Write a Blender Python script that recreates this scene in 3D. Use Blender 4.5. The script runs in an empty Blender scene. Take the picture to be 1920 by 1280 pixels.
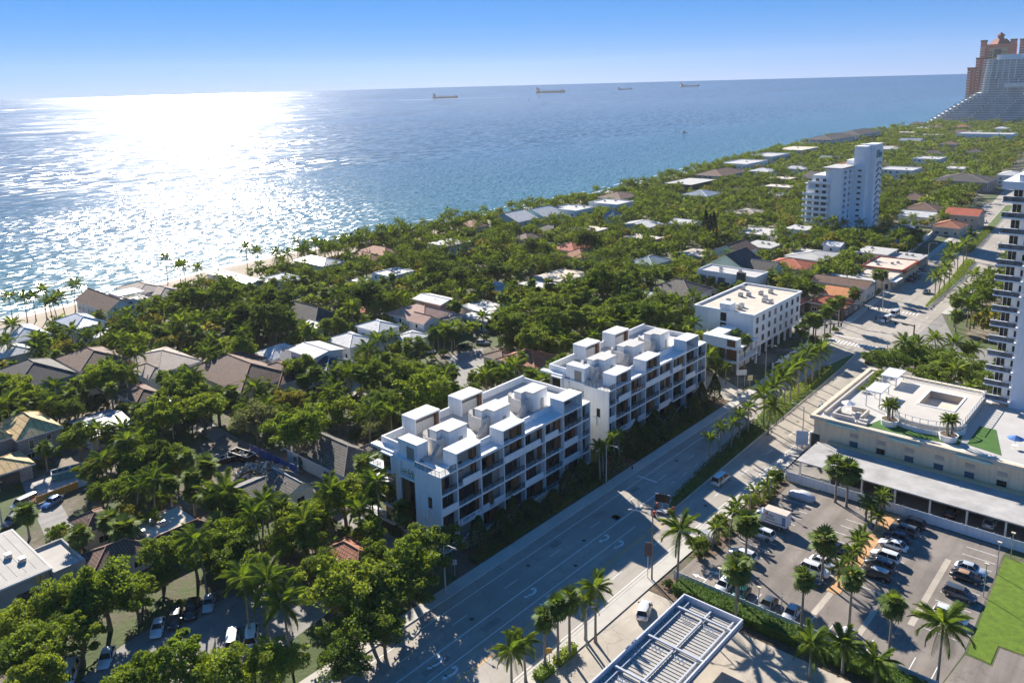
import bpy, math, random
import numpy as np
from mathutils import Vector, Matrix
R = math.radians
sc = bpy.context.scene
col = sc.collection
# ---------------------------------------------------------------- camera, sky, sun, exposure
# world: +Y runs along the avenue, -X is the sea, camera hovers 78 m up
ROAD_YAW, PITCH, ROLL = R(42.40), R(11.889), 0.0265
cam_data = bpy.data.cameras.new('camera')
cam = bpy.data.objects.new('camera', cam_data); col.objects.link(cam)
fw = Vector((-math.sin(ROAD_YAW)*math.cos(PITCH), math.cos(ROAD_YAW)*math.cos(PITCH), -math.sin(PITCH)))
rt = Vector((math.cos(ROAD_YAW), math.sin(ROAD_YAW), 0))
up = rt.cross(fw)
cx_ = rt*math.cos(ROLL) - up*math.sin(ROLL); cy_ = rt*math.sin(ROLL) + up*math.cos(ROLL)
m3 = Matrix((cx_, cy_, -fw)).transposed()
cam.matrix_world = Matrix.Translation((0, 0, 78)) @ m3.to_4x4()
cam_data.sensor_width = 36; cam_data.lens = 28.5
cam_data.shift_x = 0.0156; cam_data.shift_y = -0.0833
cam_data.clip_start = 1; cam_data.clip_end = 120000
sc.camera = cam
SUN_AZ, SUN_EL = R(-62.9), R(28)          # azimuth from +Y, towards the sea
world = bpy.data.worlds.new('World'); sc.world = world; world.use_nodes = True
wn = world.node_tree
sky = wn.nodes.new('ShaderNodeTexSky'); sky.sky_type = 'NISHITA'; sky.sun_disc = False
sky.sun_elevation = SUN_EL; sky.sun_rotation = SUN_AZ
sky.altitude = 50; sky.air_density = 0.5; sky.dust_density = 0.0; sky.ozone_density = 10.0
gmn = wn.nodes.new('ShaderNodeGamma'); gmn.inputs[1].default_value = 0.43      # one even tone curve over the whole sky
hs = wn.nodes.new('ShaderNodeHueSaturation'); hs.inputs['Saturation'].default_value = 1.6; hs.inputs['Value'].default_value = 1.4
wn.links.new(sky.outputs[0], gmn.inputs[0]); wn.links.new(gmn.outputs[0], hs.inputs['Color'])
tn = wn.nodes.new('ShaderNodeMix'); tn.data_type = 'RGBA'; tn.blend_type = 'MULTIPLY'; tn.inputs[0].default_value = 1; tn.inputs[7].default_value = (1.0, .84, 1.0, 1)
wn.links.new(hs.outputs[0], tn.inputs[6]); wn.links.new(tn.outputs[2], wn.nodes['Background'].inputs[0])
wn.nodes['Background'].inputs[1].default_value = 0.1
sund = bpy.data.lights.new('sun', 'SUN'); sund.energy = 4.5; sund.angle = R(0.53); sund.color = (1.0, 0.93, 0.82)
sun = bpy.data.objects.new('sun', sund); col.objects.link(sun)
sdir = Vector((math.sin(SUN_AZ)*math.cos(SUN_EL), math.cos(SUN_AZ)*math.cos(SUN_EL), math.sin(SUN_EL)))
sun.rotation_euler = sdir.to_track_quat('Z', 'Y').to_euler(); sun.location = (0, 0, 300)
sc.view_settings.view_transform = 'Standard'; sc.view_settings.look = 'None'
sc.view_settings.exposure = 1.35; sc.view_settings.gamma = 1.0
sc.render.engine = 'CYCLES'
sc.cycles.max_bounces = 6; sc.cycles.transparent_max_bounces = 6
rnd = random.Random(7)

# ---------------------------------------------------------------- materials
MATS = {}
def nd(t, typ, **kw):
    n = t.nodes.new(typ)
    for k, v in kw.items():
        if k in n.inputs: n.inputs[k].default_value = v
        else: setattr(n, k, v)
    return n
def mat(name, c, rough=.8, var=.15, vs=.6, bump=0., bs=8., metal=0., spec=.4, tint=0., streak=0.):
    """plain surface: base colour with two noise scales of wear, optional bump"""
    if name in MATS: return MATS[name]
    m = bpy.data.materials.new(name); m.use_nodes = True; t = m.node_tree; b = t.nodes['Principled BSDF']
    tc = nd(t, 'ShaderNodeTexCoord'); L = t.links.new
    n1 = nd(t, 'ShaderNodeTexNoise', Scale=vs, Detail=5., Roughness=.6); L(tc.outputs['Object'], n1.inputs['Vector'])
    r1 = nd(t, 'ShaderNodeMapRange'); L(n1.outputs[0], r1.inputs[0])
    r1.inputs[1].default_value = .28; r1.inputs[2].default_value = .72
    r1.inputs[3].default_value = 1-var; r1.inputs[4].default_value = 1+var
    mx = nd(t, 'ShaderNodeMix', data_type='RGBA', blend_type='MULTIPLY'); mx.inputs[0].default_value = 1
    mx.inputs[6].default_value = (*c, 1); L(r1.outputs[0], mx.inputs[7])
    out = mx.outputs[2]
    if tint:
        oi = nd(t, 'ShaderNodeObjectInfo'); r2 = nd(t, 'ShaderNodeMapRange'); L(oi.outputs['Random'], r2.inputs[0])
        r2.inputs[3].default_value = 1-tint; r2.inputs[4].default_value = 1+tint
        m2 = nd(t, 'ShaderNodeMix', data_type='RGBA', blend_type='MULTIPLY'); m2.inputs[0].default_value = 1
        L(out, m2.inputs[6]); L(r2.outputs[0], m2.inputs[7]); out = m2.outputs[2]
    if streak:
        mp = nd(t, 'ShaderNodeMapping'); mp.inputs['Scale'].default_value = (1.3, 1.3, .12); L(tc.outputs['Object'], mp.inputs[0])
        n3 = nd(t, 'ShaderNodeTexNoise', Scale=1.5, Detail=4.); L(mp.outputs[0], n3.inputs['Vector'])
        r3 = nd(t, 'ShaderNodeMapRange'); L(n3.outputs[0], r3.inputs[0])
        r3.inputs[1].default_value = .45; r3.inputs[2].default_value = .75; r3.inputs[3].default_value = 1; r3.inputs[4].default_value = 1-streak
        m2 = nd(t, 'ShaderNodeMix', data_type='RGBA', blend_type='MULTIPLY'); m2.inputs[0].default_value = 1
        L(out, m2.inputs[6]); L(r3.outputs[0], m2.inputs[7]); out = m2.outputs[2]
    L(out, b.inputs['Base Color'])
    b.inputs['Roughness'].default_value = rough; b.inputs['Metallic'].default_value = metal
    b.inputs['Specular IOR Level'].default_value = spec
    if bump:
        n2 = nd(t, 'ShaderNodeTexNoise', Scale=bs, Detail=4.); L(tc.outputs['Object'], n2.inputs['Vector'])
        bp = nd(t, 'ShaderNodeBump', Strength=bump, Distance=.05); L(n2.outputs[0], bp.inputs['Height']); L(bp.outputs[0], b.inputs['Normal'])
    MATS[name] = m
    return m
def tile_mat(name, c1, c2, sx=.55, sy=.5, rough=.8, wall=False):
    """roof tiles or shingles: courses with colour change from tile to tile"""
    if name in MATS: return MATS[name]
    m = mat(name, c1, rough, .18, .5); t = m.node_tree; b = t.nodes['Principled BSDF']; L = t.links.new
    tc = nd(t, 'ShaderNodeTexCoord')
    br = nd(t, 'ShaderNodeTexBrick', Scale=1., offset=.5)
    br.inputs['Color1'].default_value = (*c1, 1); br.inputs['Color2'].default_value = (*c2, 1)
    br.inputs['Mortar'].default_value = (c1[0]*.35, c1[1]*.35, c1[2]*.35, 1)
    br.inputs['Mortar Size'].default_value = .06; br.inputs['Brick Width'].default_value = sx; br.inputs['Row Height'].default_value = sy
    if wall:
        sp = nd(t, 'ShaderNodeSeparateXYZ'); ad = nd(t, 'ShaderNodeMath', operation='ADD'); cb = nd(t, 'ShaderNodeCombineXYZ'); L(tc.outputs['Object'], sp.inputs[0]); L(sp.outputs[0], ad.inputs[0]); L(sp.outputs[1], ad.inputs[1]); L(ad.outputs[0], cb.inputs[0]); L(sp.outputs[2], cb.inputs[1]); L(cb.outputs[0], br.inputs['Vector'])
    else: L(tc.outputs['Object'], br.inputs['Vector'])
    mul = [n for n in t.nodes if n.type == 'MIX'][0]; L(br.outputs['Color'], mul.inputs[6])
    bp = nd(t, 'ShaderNodeBump', Strength=.6, Distance=.06, invert=True); L(br.outputs['Fac'], bp.inputs['Height']); L(bp.outputs[0], b.inputs['Normal'])
    return m
def leaf_mat(name, c1, c2, trans=.38, rough=.5):
    if name in MATS: return MATS[name]
    m = bpy.data.materials.new(name); m.use_nodes = True; t = m.node_tree; L = t.links.new
    t.nodes.remove(t.nodes['Principled BSDF']); out = t.nodes['Material Output']
    oi = nd(t, 'ShaderNodeObjectInfo'); ge = nd(t, 'ShaderNodeNewGeometry'); tc = nd(t, 'ShaderNodeTexCoord')
    no = nd(t, 'ShaderNodeTexNoise', Scale=.55, Detail=3.); L(tc.outputs['Object'], no.inputs['Vector'])
    a = nd(t, 'ShaderNodeMath', operation='ADD'); L(oi.outputs['Random'], a.inputs[0]); L(no.outputs[0], a.inputs[1])
    a2 = nd(t, 'ShaderNodeMath', operation='MULTIPLY_ADD'); L(a.outputs[0], a2.inputs[0]); a2.inputs[1].default_value = .8; a2.inputs[2].default_value = -.3
    mx = nd(t, 'ShaderNodeMix', data_type='RGBA'); L(a2.outputs[0], mx.inputs[0]); mx.inputs[6].default_value = (*c1, 1); mx.inputs[7].default_value = (*c2, 1)
    r2 = nd(t, 'ShaderNodeMapRange'); L(ge.outputs['Random Per Island'], r2.inputs[0]); r2.inputs[3].default_value = .6; r2.inputs[4].default_value = 1.4
    m2 = nd(t, 'ShaderNodeMix', data_type='RGBA', blend_type='MULTIPLY'); m2.inputs[0].default_value = 1
    L(mx.outputs[2], m2.inputs[6]); L(r2.outputs[0], m2.inputs[7])
    d = nd(t, 'ShaderNodeBsdfDiffuse'); tr = nd(t, 'ShaderNodeBsdfTranslucent'); gl = nd(t, 'ShaderNodeBsdfGlossy'); gl.inputs['Roughness'].default_value = .6
    m3_ = nd(t, 'ShaderNodeMix', data_type='RGBA', blend_type='MULTIPLY'); m3_.inputs[0].default_value = 1
    L(m2.outputs[2], m3_.inputs[6]); m3_.inputs[7].default_value = (1.7, 1.6, .55, 1)
    L(m2.outputs[2], d.inputs[0]); L(m3_.outputs[2], tr.inputs[0]); gl.inputs[0].default_value = (.8, .85, .75, 1)
    s1 = nd(t, 'ShaderNodeMixShader'); s1.inputs[0].default_value = trans; L(d.outputs[0], s1.inputs[1]); L(tr.outputs[0], s1.inputs[2])
    s2 = nd(t, 'ShaderNodeMixShader'); s2.inputs[0].default_value = .02; L(s1.outputs[0], s2.inputs[1]); L(gl.outputs[0], s2.inputs[2])
    L(s2.outputs[0], out.inputs[0])
    MATS[name] = m
    return m
def glass_mat(name, c, rough=.08, alpha=1.):
    if name in MATS: return MATS[name]
    m = mat(name, c, rough, .3, .4, spec=.8)
    if alpha < 1:
        m.node_tree.nodes['Principled BSDF'].inputs['Alpha'].default_value = alpha
    return m
white = mat('white_stucco', (.77, .77, .76), .75, .05, .5, streak=.12)
offwhite = mat('offwhite_stucco', (.66, .63, .57), .8, .06, .5, streak=.12)
cream = mat('cream_stucco', (.62, .53, .40), .8, .07, .4, streak=.14)
beige = mat('beige_stucco', (.80, .62, .42), .85, .08, .35, streak=.16)
greige = mat('greige_panel', (.24, .225, .205), .8, .06)
wood = mat('brown_wood_panel', (.14, .065, .032), .6, .3, 1.2, streak=.4)
roofw = mat('white_roof_membrane', (.46, .44, .415), .7, .09, .25, bump=.1)
roofg = mat('grey_roof_membrane', (.40, .39, .37), .8, .14, .25, bump=.15)
rooft = mat('tan_roof_gravel', (.55, .47, .38), .9, .12, .3, bump=.2)
conc = mat('raw_concrete', (.36, .35, .33), .9, .14, .4, bump=.2)
concl = mat('pale_concrete', (.42, .39, .35), .9, .10, .35, bump=.15)
block = tile_mat('concrete_block', (.30, .30, .29), (.38, .37, .35), .8, .4, wall=True)
dark = mat('dark_bronze_metal', (.03, .03, .032), .45, .1)
black = mat('black_paint', (.012, .012, .014), .35, .1)
steel = mat('galvanised_steel', (.42, .43, .44), .45, .1, metal=.6)
grey = mat('grey_paint', (.3, .31, .33), .6, .1)
dglass = glass_mat('dark_window_glass', (.018, .022, .024), .1)
dglass.node_tree.nodes['Principled BSDF'].inputs['Specular IOR Level'].default_value = .35
bglass = glass_mat('blue_window_glass', (.05, .10, .14), .07)
rail_glass = glass_mat('balcony_glass', (.06, .09, .09), .06, .3)
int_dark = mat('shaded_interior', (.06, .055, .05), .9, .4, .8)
t_brown = tile_mat('brown_roof_tile', (.17, .088, .058), (.235, .13, .09))
t_dark = tile_mat('dark_roof_shingle', (.075, .068, .068), (.12, .108, .10))
t_shing = tile_mat('weathered_shingle', (.12, .105, .09), (.19, .165, .14))
t_terra = tile_mat('terracotta_tile', (.40, .13, .06), (.50, .19, .10))
t_red = tile_mat('red_roof_tile', (.52, .10, .045), (.60, .16, .08))
t_orange = tile_mat('orange_roof_tile', (.68, .24, .075), (.74, .31, .12))
t_pink = tile_mat('pink_roof_tile', (.58, .31, .22), (.66, .38, .28))
t_tan = tile_mat('tan_roof_tile', (.38, .30, .25), (.46, .37, .31))
t_white = tile_mat('white_roof_tile', (.68, .67, .65), (.76, .75, .73))
t_wmetal = tile_mat('white_standing_seam', (.66, .67, .68), (.72, .73, .74), .5, 40., .35)
t_gmetal = tile_mat('grey_standing_seam', (.30, .33, .36), (.34, .37, .40), .5, 40., .35)
t_navy = tile_mat('navy_roof_tile', (.06, .075, .11), (.09, .105, .145))
t_teal = tile_mat('slate_blue_roof', (.16, .24, .28), (.2, .29, .33), .5, 40.)
t_ply = tile_mat('plywood_sheathing', (.62, .40, .16), (.70, .48, .22), 2.4, 1.2)
paintw = mat('white_line_paint', (.70, .70, .67), .7, .16, 2.)
painty = mat('yellow_line_paint', (.66, .36, .06), .7, .2, 2.)
leafA = leaf_mat('leaf_bright', (0.115, 0.175, 0.026), (0.20, 0.25, 0.042))
leafB = leaf_mat('leaf_mid', (0.078, 0.128, 0.026), (0.15, 0.195, 0.04))
leafC = leaf_mat('leaf_deep', (0.048, 0.082, 0.022), (0.092, 0.128, 0.034))
leafD = leaf_mat('leaf_silver', (.10, .125, .075), (.15, .17, .10))
leafG = leaf_mat('leaf_olive', (.11, .12, .035), (.19, .17, .05))
leafE = leaf_mat('leaf_conifer', (.018, .036, .016), (.03, .05, .022), .2)
leafP = leaf_mat('palm_leaf', (0.07, 0.12, 0.02), (0.14, 0.19, 0.035), .4, .35)
leafF = leaf_mat('fan_leaf', (0.065, 0.115, 0.024), (0.12, 0.165, 0.04), .35, .4)
leafDead = leaf_mat('dead_frond', (.15, .10, .05), (.24, .17, .09), .2)
leafS = leaf_mat('hedge_leaf', (0.05, 0.1, 0.017), (0.085, 0.15, 0.025), .3)
bark = mat('bark', (.16, .125, .095), .95, .3, 2., bump=.5)
pbark = mat('palm_bark', (.24, .205, .165), .95, .25, 3., bump=.5)

# ---------------------------------------------------------------- mesh helpers
class MB:
    def __init__(s): s.v = []; s.f = []; s.m = []
    def face(s, pts, m=0):
        n = len(s.v); s.v += [tuple(p) for p in pts]; s.f.append(tuple(range(n, n+len(pts)))); s.m.append(m); return s
    def idx(s, verts, faces, m=0):
        n = len(s.v); s.v += [tuple(p) for p in verts]; s.f += [tuple(i+n for i in f) for f in faces]; s.m += [m]*len(faces); return s
    def box(s, x0, x1, y0, y1, z0, z1, m=0):
        if x0 > x1: x0, x1 = x1, x0
        if y0 > y1: y0, y1 = y1, y0
        return s.idx([(x0,y0,z0),(x1,y0,z0),(x1,y1,z0),(x0,y1,z0),(x0,y0,z1),(x1,y0,z1),(x1,y1,z1),(x0,y1,z1)],
              [(0,3,2,1),(4,5,6,7),(0,1,5,4),(1,2,6,5),(2,3,7,6),(3,0,4,7)], m)
    def prism(s, poly, z0, z1, m=0):
        k = len(poly); a = sum(poly[i][0]*poly[(i+1) % k][1]-poly[(i+1) % k][0]*poly[i][1] for i in range(k))
        if a < 0: poly = poly[::-1]
        v = [(p[0], p[1], z0) for p in poly]+[(p[0], p[1], z1) for p in poly]
        return s.idx(v, [tuple(range(k-1, -1, -1)), tuple(range(k, 2*k))]+[(i, (i+1) % k, k+(i+1) % k, k+i) for i in range(k)], m)
    def tube(s, pts, r, n=6, m=0, cap=True):
        pts = [Vector(p) for p in pts]; k = len(pts); rs = r if isinstance(r, (list, tuple)) else [r]*k
        v = []; f = []
        for i, p in enumerate(pts):
            d = (pts[min(i+1, k-1)]-pts[max(i-1, 0)]).normalized()
            a = d.cross(Vector((0, 0, 1))) if abs(d.z) < .95 else d.cross(Vector((1, 0, 0)))
            a.normalize(); b = d.cross(a)
            for j in range(n):
                t = 2*math.pi*j/n; v.append(p+(a*math.cos(t)+b*math.sin(t))*rs[i])
        for i in range(k-1):
            for j in range(n):
                f.append((i*n+j, i*n+(j+1) % n, (i+1)*n+(j+1) % n, (i+1)*n+j))
        if cap: f += [tuple(range(n-1, -1, -1)), tuple(range((k-1)*n, k*n))]
        return s.idx(v, f, m)
    def cyl(s, x, y, z0, z1, r, r1=None, n=10, m=0): return s.tube([(x, y, z0), (x, y, z1)], [r, r if r1 is None else r1], n, m)
    def mesh(s, name, mats, smooth=False):
        me = bpy.data.meshes.new(name); me.from_pydata(s.v, [], s.f)
        mats = mats if isinstance(mats, (list, tuple)) else [mats]
        for q in mats: me.materials.append(q)
        if len(mats) > 1: me.polygons.foreach_set('material_index', s.m)
        if smooth: me.polygons.foreach_set('use_smooth', [True]*len(s.f))
        me.update(); return me
def quads_mesh(name, V, mats, mi=None):
    """V: (n,4,3) array of loose quads"""
    n = len(V); me = bpy.data.meshes.new(name); me.vertices.add(n*4); me.vertices.foreach_set('co', np.asarray(V, dtype=np.float32).reshape(-1))
    me.loops.add(n*4); me.loops.foreach_set('vertex_index', np.arange(n*4, dtype=np.int32))
    me.polygons.add(n); me.polygons.foreach_set('loop_start', np.arange(0, n*4, 4, dtype=np.int32))
    try: me.polygons.foreach_set('loop_total', np.full(n, 4, dtype=np.int32))
    except Exception: pass
    for q in (mats if isinstance(mats, (list, tuple)) else [mats]): me.materials.append(q)
    if mi is not None: me.polygons.foreach_set('material_index', np.asarray(mi, dtype=np.int32))
    me.update(calc_edges=True); return me
def ob(name, me, parent=None, loc=(0, 0, 0), rz=0., s=None, m=None, rot=None):
    o = bpy.data.objects.new(name, me); col.objects.link(o)
    if parent is not None: o.parent = parent
    o.location = loc
    if rot: o.rotation_euler = rot
    elif rz: o.rotation_euler = (0, 0, rz)
    if s is not None: o.scale = (s, s, s) if isinstance(s, (int, float)) else s
    if m is not None:
        for i, q in enumerate(m if isinstance(m, (list, tuple)) else [m]):
            if q is not None: o.material_slots[i].link = 'OBJECT'; o.material_slots[i].material = q
    return o
def tag(o, label=None, cat=None, group=None, kind=None):
    if label: o['label'] = label
    if cat: o['category'] = cat
    if group: o['group'] = group
    if kind: o['kind'] = kind
    return o
LAND = []      # landmarks for tree labels: (x, y, phrase)
def thing(name, label, cat, loc=(0, 0, 0), rz=0., group=None, land=None):
    o = ob(name, None, None, loc, rz); tag(o, label, cat, group); o.empty_display_size = .5
    if land: LAND.append((loc[0], loc[1], land))
    return o
def struct(name, mb, m): return tag(ob(name, mb.mesh(name, m)), kind='structure')
SH = {}
def shared(key, fn):
    if key not in SH: SH[key] = fn()
    return SH[key]
def text_mesh(key, txt, size, m, ext=.01, shear=0., bold=0.):
    def mk():
        cu = bpy.data.curves.new('t', 'FONT'); cu.body = txt; cu.size = size; cu.extrude = ext; cu.shear = shear; cu.offset = bold
        cu.align_x = 'CENTER'; cu.align_y = 'CENTER'; cu.resolution_u = 2
        o = bpy.data.objects.new('t', cu); col.objects.link(o)
        dg = bpy.context.evaluated_depsgraph_get(); me = bpy.data.meshes.new_from_object(o.evaluated_get(dg))
        bpy.data.objects.remove(o); bpy.data.curves.remove(cu); me.materials.clear(); me.materials.append(m); me.name = 'lettering'; return me
    return shared(('txt', key), mk)
FACE = {'+x': R(90), '-x': R(-90), '-y': 0., '+y': R(180)}   # rotation that turns a -Y facing piece
def window(parent, x, y, z, w, h, face='-y', glass=None, frame=None, name='window', mull=1, d=.09):
    """frame (with sill and mullions) around a recessed pane; pane is a sub-part"""
    def mf():
        b = MB(); t = .07
        b.box(-w/2-t, w/2+t, -d, .03, h, h+t); b.box(-w/2-t-.05, w/2+t+.05, -d-.07, .03, -t-.02, 0)
        b.box(-w/2-t, -w/2, -d, .03, 0, h); b.box(w/2, w/2+t, -d, .03, 0, h)
        for i in range(1, mull+1):
            q = -w/2+w*i/(mull+1); b.box(q-.025, q+.025, -d+.02, .02, .002, h-.002)
        return b.mesh('window_frame', frame or white)
    def mp(): return MB().box(-w/2+.002, w/2-.002, -.03, .025, .002, h-.002).mesh('pane', glass or dglass)
    k = (round(w, 2), round(h, 2), mull, (glass or dglass).name, (frame or white).name, d)
    f = ob(name, shared(('wf',)+k, mf), parent, (x, y, z), FACE[face])
    ob('pane', shared(('wp',)+k, mp), f)
    return f
# ---------------------------------------------------------------- sea, beach, ground
SHORE = [(-600,-318),(60,-321),(87,-322.5),(117,-328),(159,-337),(203,-340),(283,-342),(383,-336),(470,-336),(579,-344),(724,-356),(921,-386),(1151,-387),(1343,-362),(1700,-330),(2600,-180),(5200,300)]
def lerp(tab, y):
    for (a, b), (c, d) in zip(tab, tab[1:]):
        if y <= c: return b+(d-b)*max(0, (y-a))/(c-a)
    return tab[-1][1]
shore = lambda y: lerp(SHORE, y)
def ribbon(ys, cols_, zs):
    """sheet over rows ys; cols_ functions x(y); zs heights"""
    b = MB(); n = len(cols_)
    v = [(c(y), y, z) for y in ys for c, z in zip(cols_, zs)]
    f = [(i*n+j, i*n+j+1, (i+1)*n+j+1, (i+1)*n+j) for i in range(len(ys)-1) for j in range(n-1)]
    return b.idx(v, f)
def frange(a, b, s):
    out = []
    while a < b: out.append(a); a += s
    return out+[b]
def sea_material():
    m = bpy.data.materials.new('sea_water'); m.use_nodes = True; t = m.node_tree; b = t.nodes['Principled BSDF']; L = t.links.new
    ge = nd(t, 'ShaderNodeNewGeometry'); sx = nd(t, 'ShaderNodeSeparateXYZ'); L(ge.outputs['Position'], sx.inputs[0])
    n0 = nd(t, 'ShaderNodeTexNoise', Scale=.004, Detail=3.); L(ge.outputs['Position'], n0.inputs['Vector'])
    wob = nd(t, 'ShaderNodeMath', operation='MULTIPLY_ADD'); L(n0.outputs[0], wob.inputs[0]); wob.inputs[1].default_value = 160; L(sx.outputs[0], wob.inputs[2])
    mr = nd(t, 'ShaderNodeMapRange'); L(wob.outputs[0], mr.inputs[0])
    mr.inputs[1].default_value = -262; mr.inputs[2].default_value = -1700
    cr = nd(t, 'ShaderNodeValToRGB'); L(mr.outputs[0], cr.inputs[0]); e = cr.color_ramp.elements
    e[0].position = 0; e[0].color = (.05, .15, .165, 1); e[1].position = 1; e[1].color = (.010, .04, .075, 1)
    q = e.new(.09); q.color = (.028, .105, .135, 1); q = e.new(.3); q.color = (.014, .06, .095, 1)
    L(cr.outputs[0], b.inputs['Base Color'])
    b.inputs['IOR'].default_value = 1.33; b.inputs['Roughness'].default_value = .165; b.inputs['Specular IOR Level'].default_value = .3
    # wind-chopped facets: every cell of the surface leans its own way; cells grow with the swell offshore
    dist = nd(t, 'ShaderNodeMath', operation='MULTIPLY'); L(sx.outputs[0], dist.inputs[0]); dist.inputs[1].default_value = -1
    vec = None
    for sc_, lim in ((1.0, None), (.34, (520, 760)), (.11, (1250, 2000)), (.03, (3300, 5200))):
        mp = nd(t, 'ShaderNodeMapping'); mp.inputs['Rotation'].default_value = (0, 0, R(-58)); mp.inputs['Scale'].default_value = (sc_*2.1, sc_*1.5*(.26 if lim is None else (.17, .09, .05)[int(sc_ < .3)+int(sc_ < .1)]), 1); L(ge.outputs['Position'], mp.inputs[0])
        v = nd(t, 'ShaderNodeTexVoronoi', voronoi_dimensions='2D', feature='F1', Scale=1.); L(mp.outputs[0], v.inputs['Vector'])
        if vec is None: vec = v.outputs['Color']
        else:
            r = nd(t, 'ShaderNodeMapRange', interpolation_type='SMOOTHSTEP'); L(dist.outputs[0], r.inputs[0]); r.inputs[1].default_value = lim[0]; r.inputs[2].default_value = lim[1]
            m_ = nd(t, 'ShaderNodeMix', data_type='RGBA'); L(r.outputs[0], m_.inputs[0]); L(vec, m_.inputs[6]); L(v.outputs['Color'], m_.inputs[7]); vec = m_.outputs[2]
    big = nd(t, 'ShaderNodeTexNoise', Scale=.006, Detail=4.); L(ge.outputs['Position'], big.inputs['Vector'])
    amp = nd(t, 'ShaderNodeMapRange'); L(big.outputs[0], amp.inputs[0]); amp.inputs[1].default_value = .3; amp.inputs[2].default_value = .7; amp.inputs[3].default_value = .34; amp.inputs[4].default_value = .62
    sub = nd(t, 'ShaderNodeVectorMath', operation='SUBTRACT'); L(vec, sub.inputs[0]); sub.inputs[1].default_value = (.5, .5, .5)
    scl = nd(t, 'ShaderNodeVectorMath', operation='SCALE'); L(sub.outputs[0], scl.inputs[0]); L(amp.outputs[0], scl.inputs['Scale'])
    fl = nd(t, 'ShaderNodeVectorMath', operation='MULTIPLY'); L(scl.outputs[0], fl.inputs[0]); fl.inputs[1].default_value = (1, 1, 0)
    ad = nd(t, 'ShaderNodeVectorMath', operation='ADD'); L(fl.outputs[0], ad.inputs[0]); ad.inputs[1].default_value = (0, 0, 1)
    no = nd(t, 'ShaderNodeVectorMath', operation='NORMALIZE'); L(ad.outputs[0], no.inputs[0]); L(no.outputs[0], b.inputs['Normal'])
    return m
seam = sea_material()
sb = MB(); sb.face([(-60000,-20000,-.5),(3000,-20000,-.5),(3000,60000,-.5),(-60000,60000,-.5)])
struct('sea', sb, seam)
YS = frange(-600, 2600, 25)+[5200]
sand = mat('beach_sand', (.36, .295, .22), .95, .10, .12, bump=.4, bs=1.2)
wetsand = mat('wet_sand', (.27, .21, .15), .5, .12, .1)
jit = lambda y: 1.6*math.sin(y*.055)+1.1*math.sin(y*.13+1)
struct('beach', ribbon(YS, [lambda y: shore(y)+4+jit(y), lambda y: shore(y)+11+jit(y), lambda y: shore(y)+32], [-.28, .10, .03]), sand)
struct('wet_sand', ribbon(YS, [lambda y: shore(y)-12+jit(y), lambda y: shore(y)+jit(y), lambda y: shore(y)+4.05+jit(y)], [-1.3, -.46, -.275]), wetsand)
foamm = mat('sea_foam', (.82, .83, .82), .9, .1, 2.)
FY = frange(0, 700, 4)
for k, (off, w, z) in enumerate(((-2.4, 1.1, -.472), (-7.5, .8, -.468), (-16, .5, -.464))):
    fo = MB()
    for a in range(len(FY)-1):
        y = FY[a]; n = math.sin(y*.09+k*2)+math.sin(y*.21+k)+.6*math.sin(y*.37+3*k)
        if k and n < .3: continue
        ww = w*(.7+.35*n) if w*(.7+.35*n) > .15 else .15
        xs = lambda q: shore(q)+jit(q)+off+1.2*math.sin(q*.07+k)
        fo.face([(xs(y)-ww, y, z), (xs(y)+ww*.6, y, z), (xs(FY[a+1])+ww*.6, FY[a+1], z), (xs(FY[a+1])-ww, FY[a+1], z)])
    tag(ob('surf_foam', fo.mesh('surf_foam', foamm)), ['white foam line washing up at the edge of the sand', 'broken foam line a few metres off the beach', 'faint outermost foam line off the beach'][k], 'foam', kind='stuff')
gm = bpy.data.materials.new('yard_ground'); gm.use_nodes = True
def ground_mat(m):
    t = m.node_tree; b = t.nodes['Principled BSDF']; L = t.links.new; ge = nd(t, 'ShaderNodeNewGeometry')
    n = nd(t, 'ShaderNodeTexNoise', Scale=.06, Detail=6., Roughness=.65); L(ge.outputs['Position'], n.inputs['Vector'])
    cr = nd(t, 'ShaderNodeValToRGB'); L(n.outputs[0], cr.inputs[0]); e = cr.color_ramp.elements
    e[0].position = .36; e[0].color = (.045, .07, .018, 1); e[1].position = .64; e[1].color = (.24, .20, .15, 1)
    q = e.new(.47); q.color = (.07, .095, .025, 1); q = e.new(.53); q.color = (.10, .085, .055, 1)
    L(cr.outputs[0], b.inputs['Base Color']); b.inputs['Roughness'].default_value = .95
    n2 = nd(t, 'ShaderNodeTexNoise', Scale=1.5, Detail=4.); L(ge.outputs['Position'], n2.inputs['Vector'])
    bp = nd(t, 'ShaderNodeBump', Strength=.6, Distance=.2); L(n2.outputs[0], bp.inputs['Height']); L(bp.outputs[0], b.inputs['Normal'])
ground_mat(gm)
struct('ground', ribbon(YS, [lambda y: shore(y)+30, lambda y: -150 if y < 2000 else shore(y)+200, lambda y: 3000], [0, 0, 0]), gm)

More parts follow.
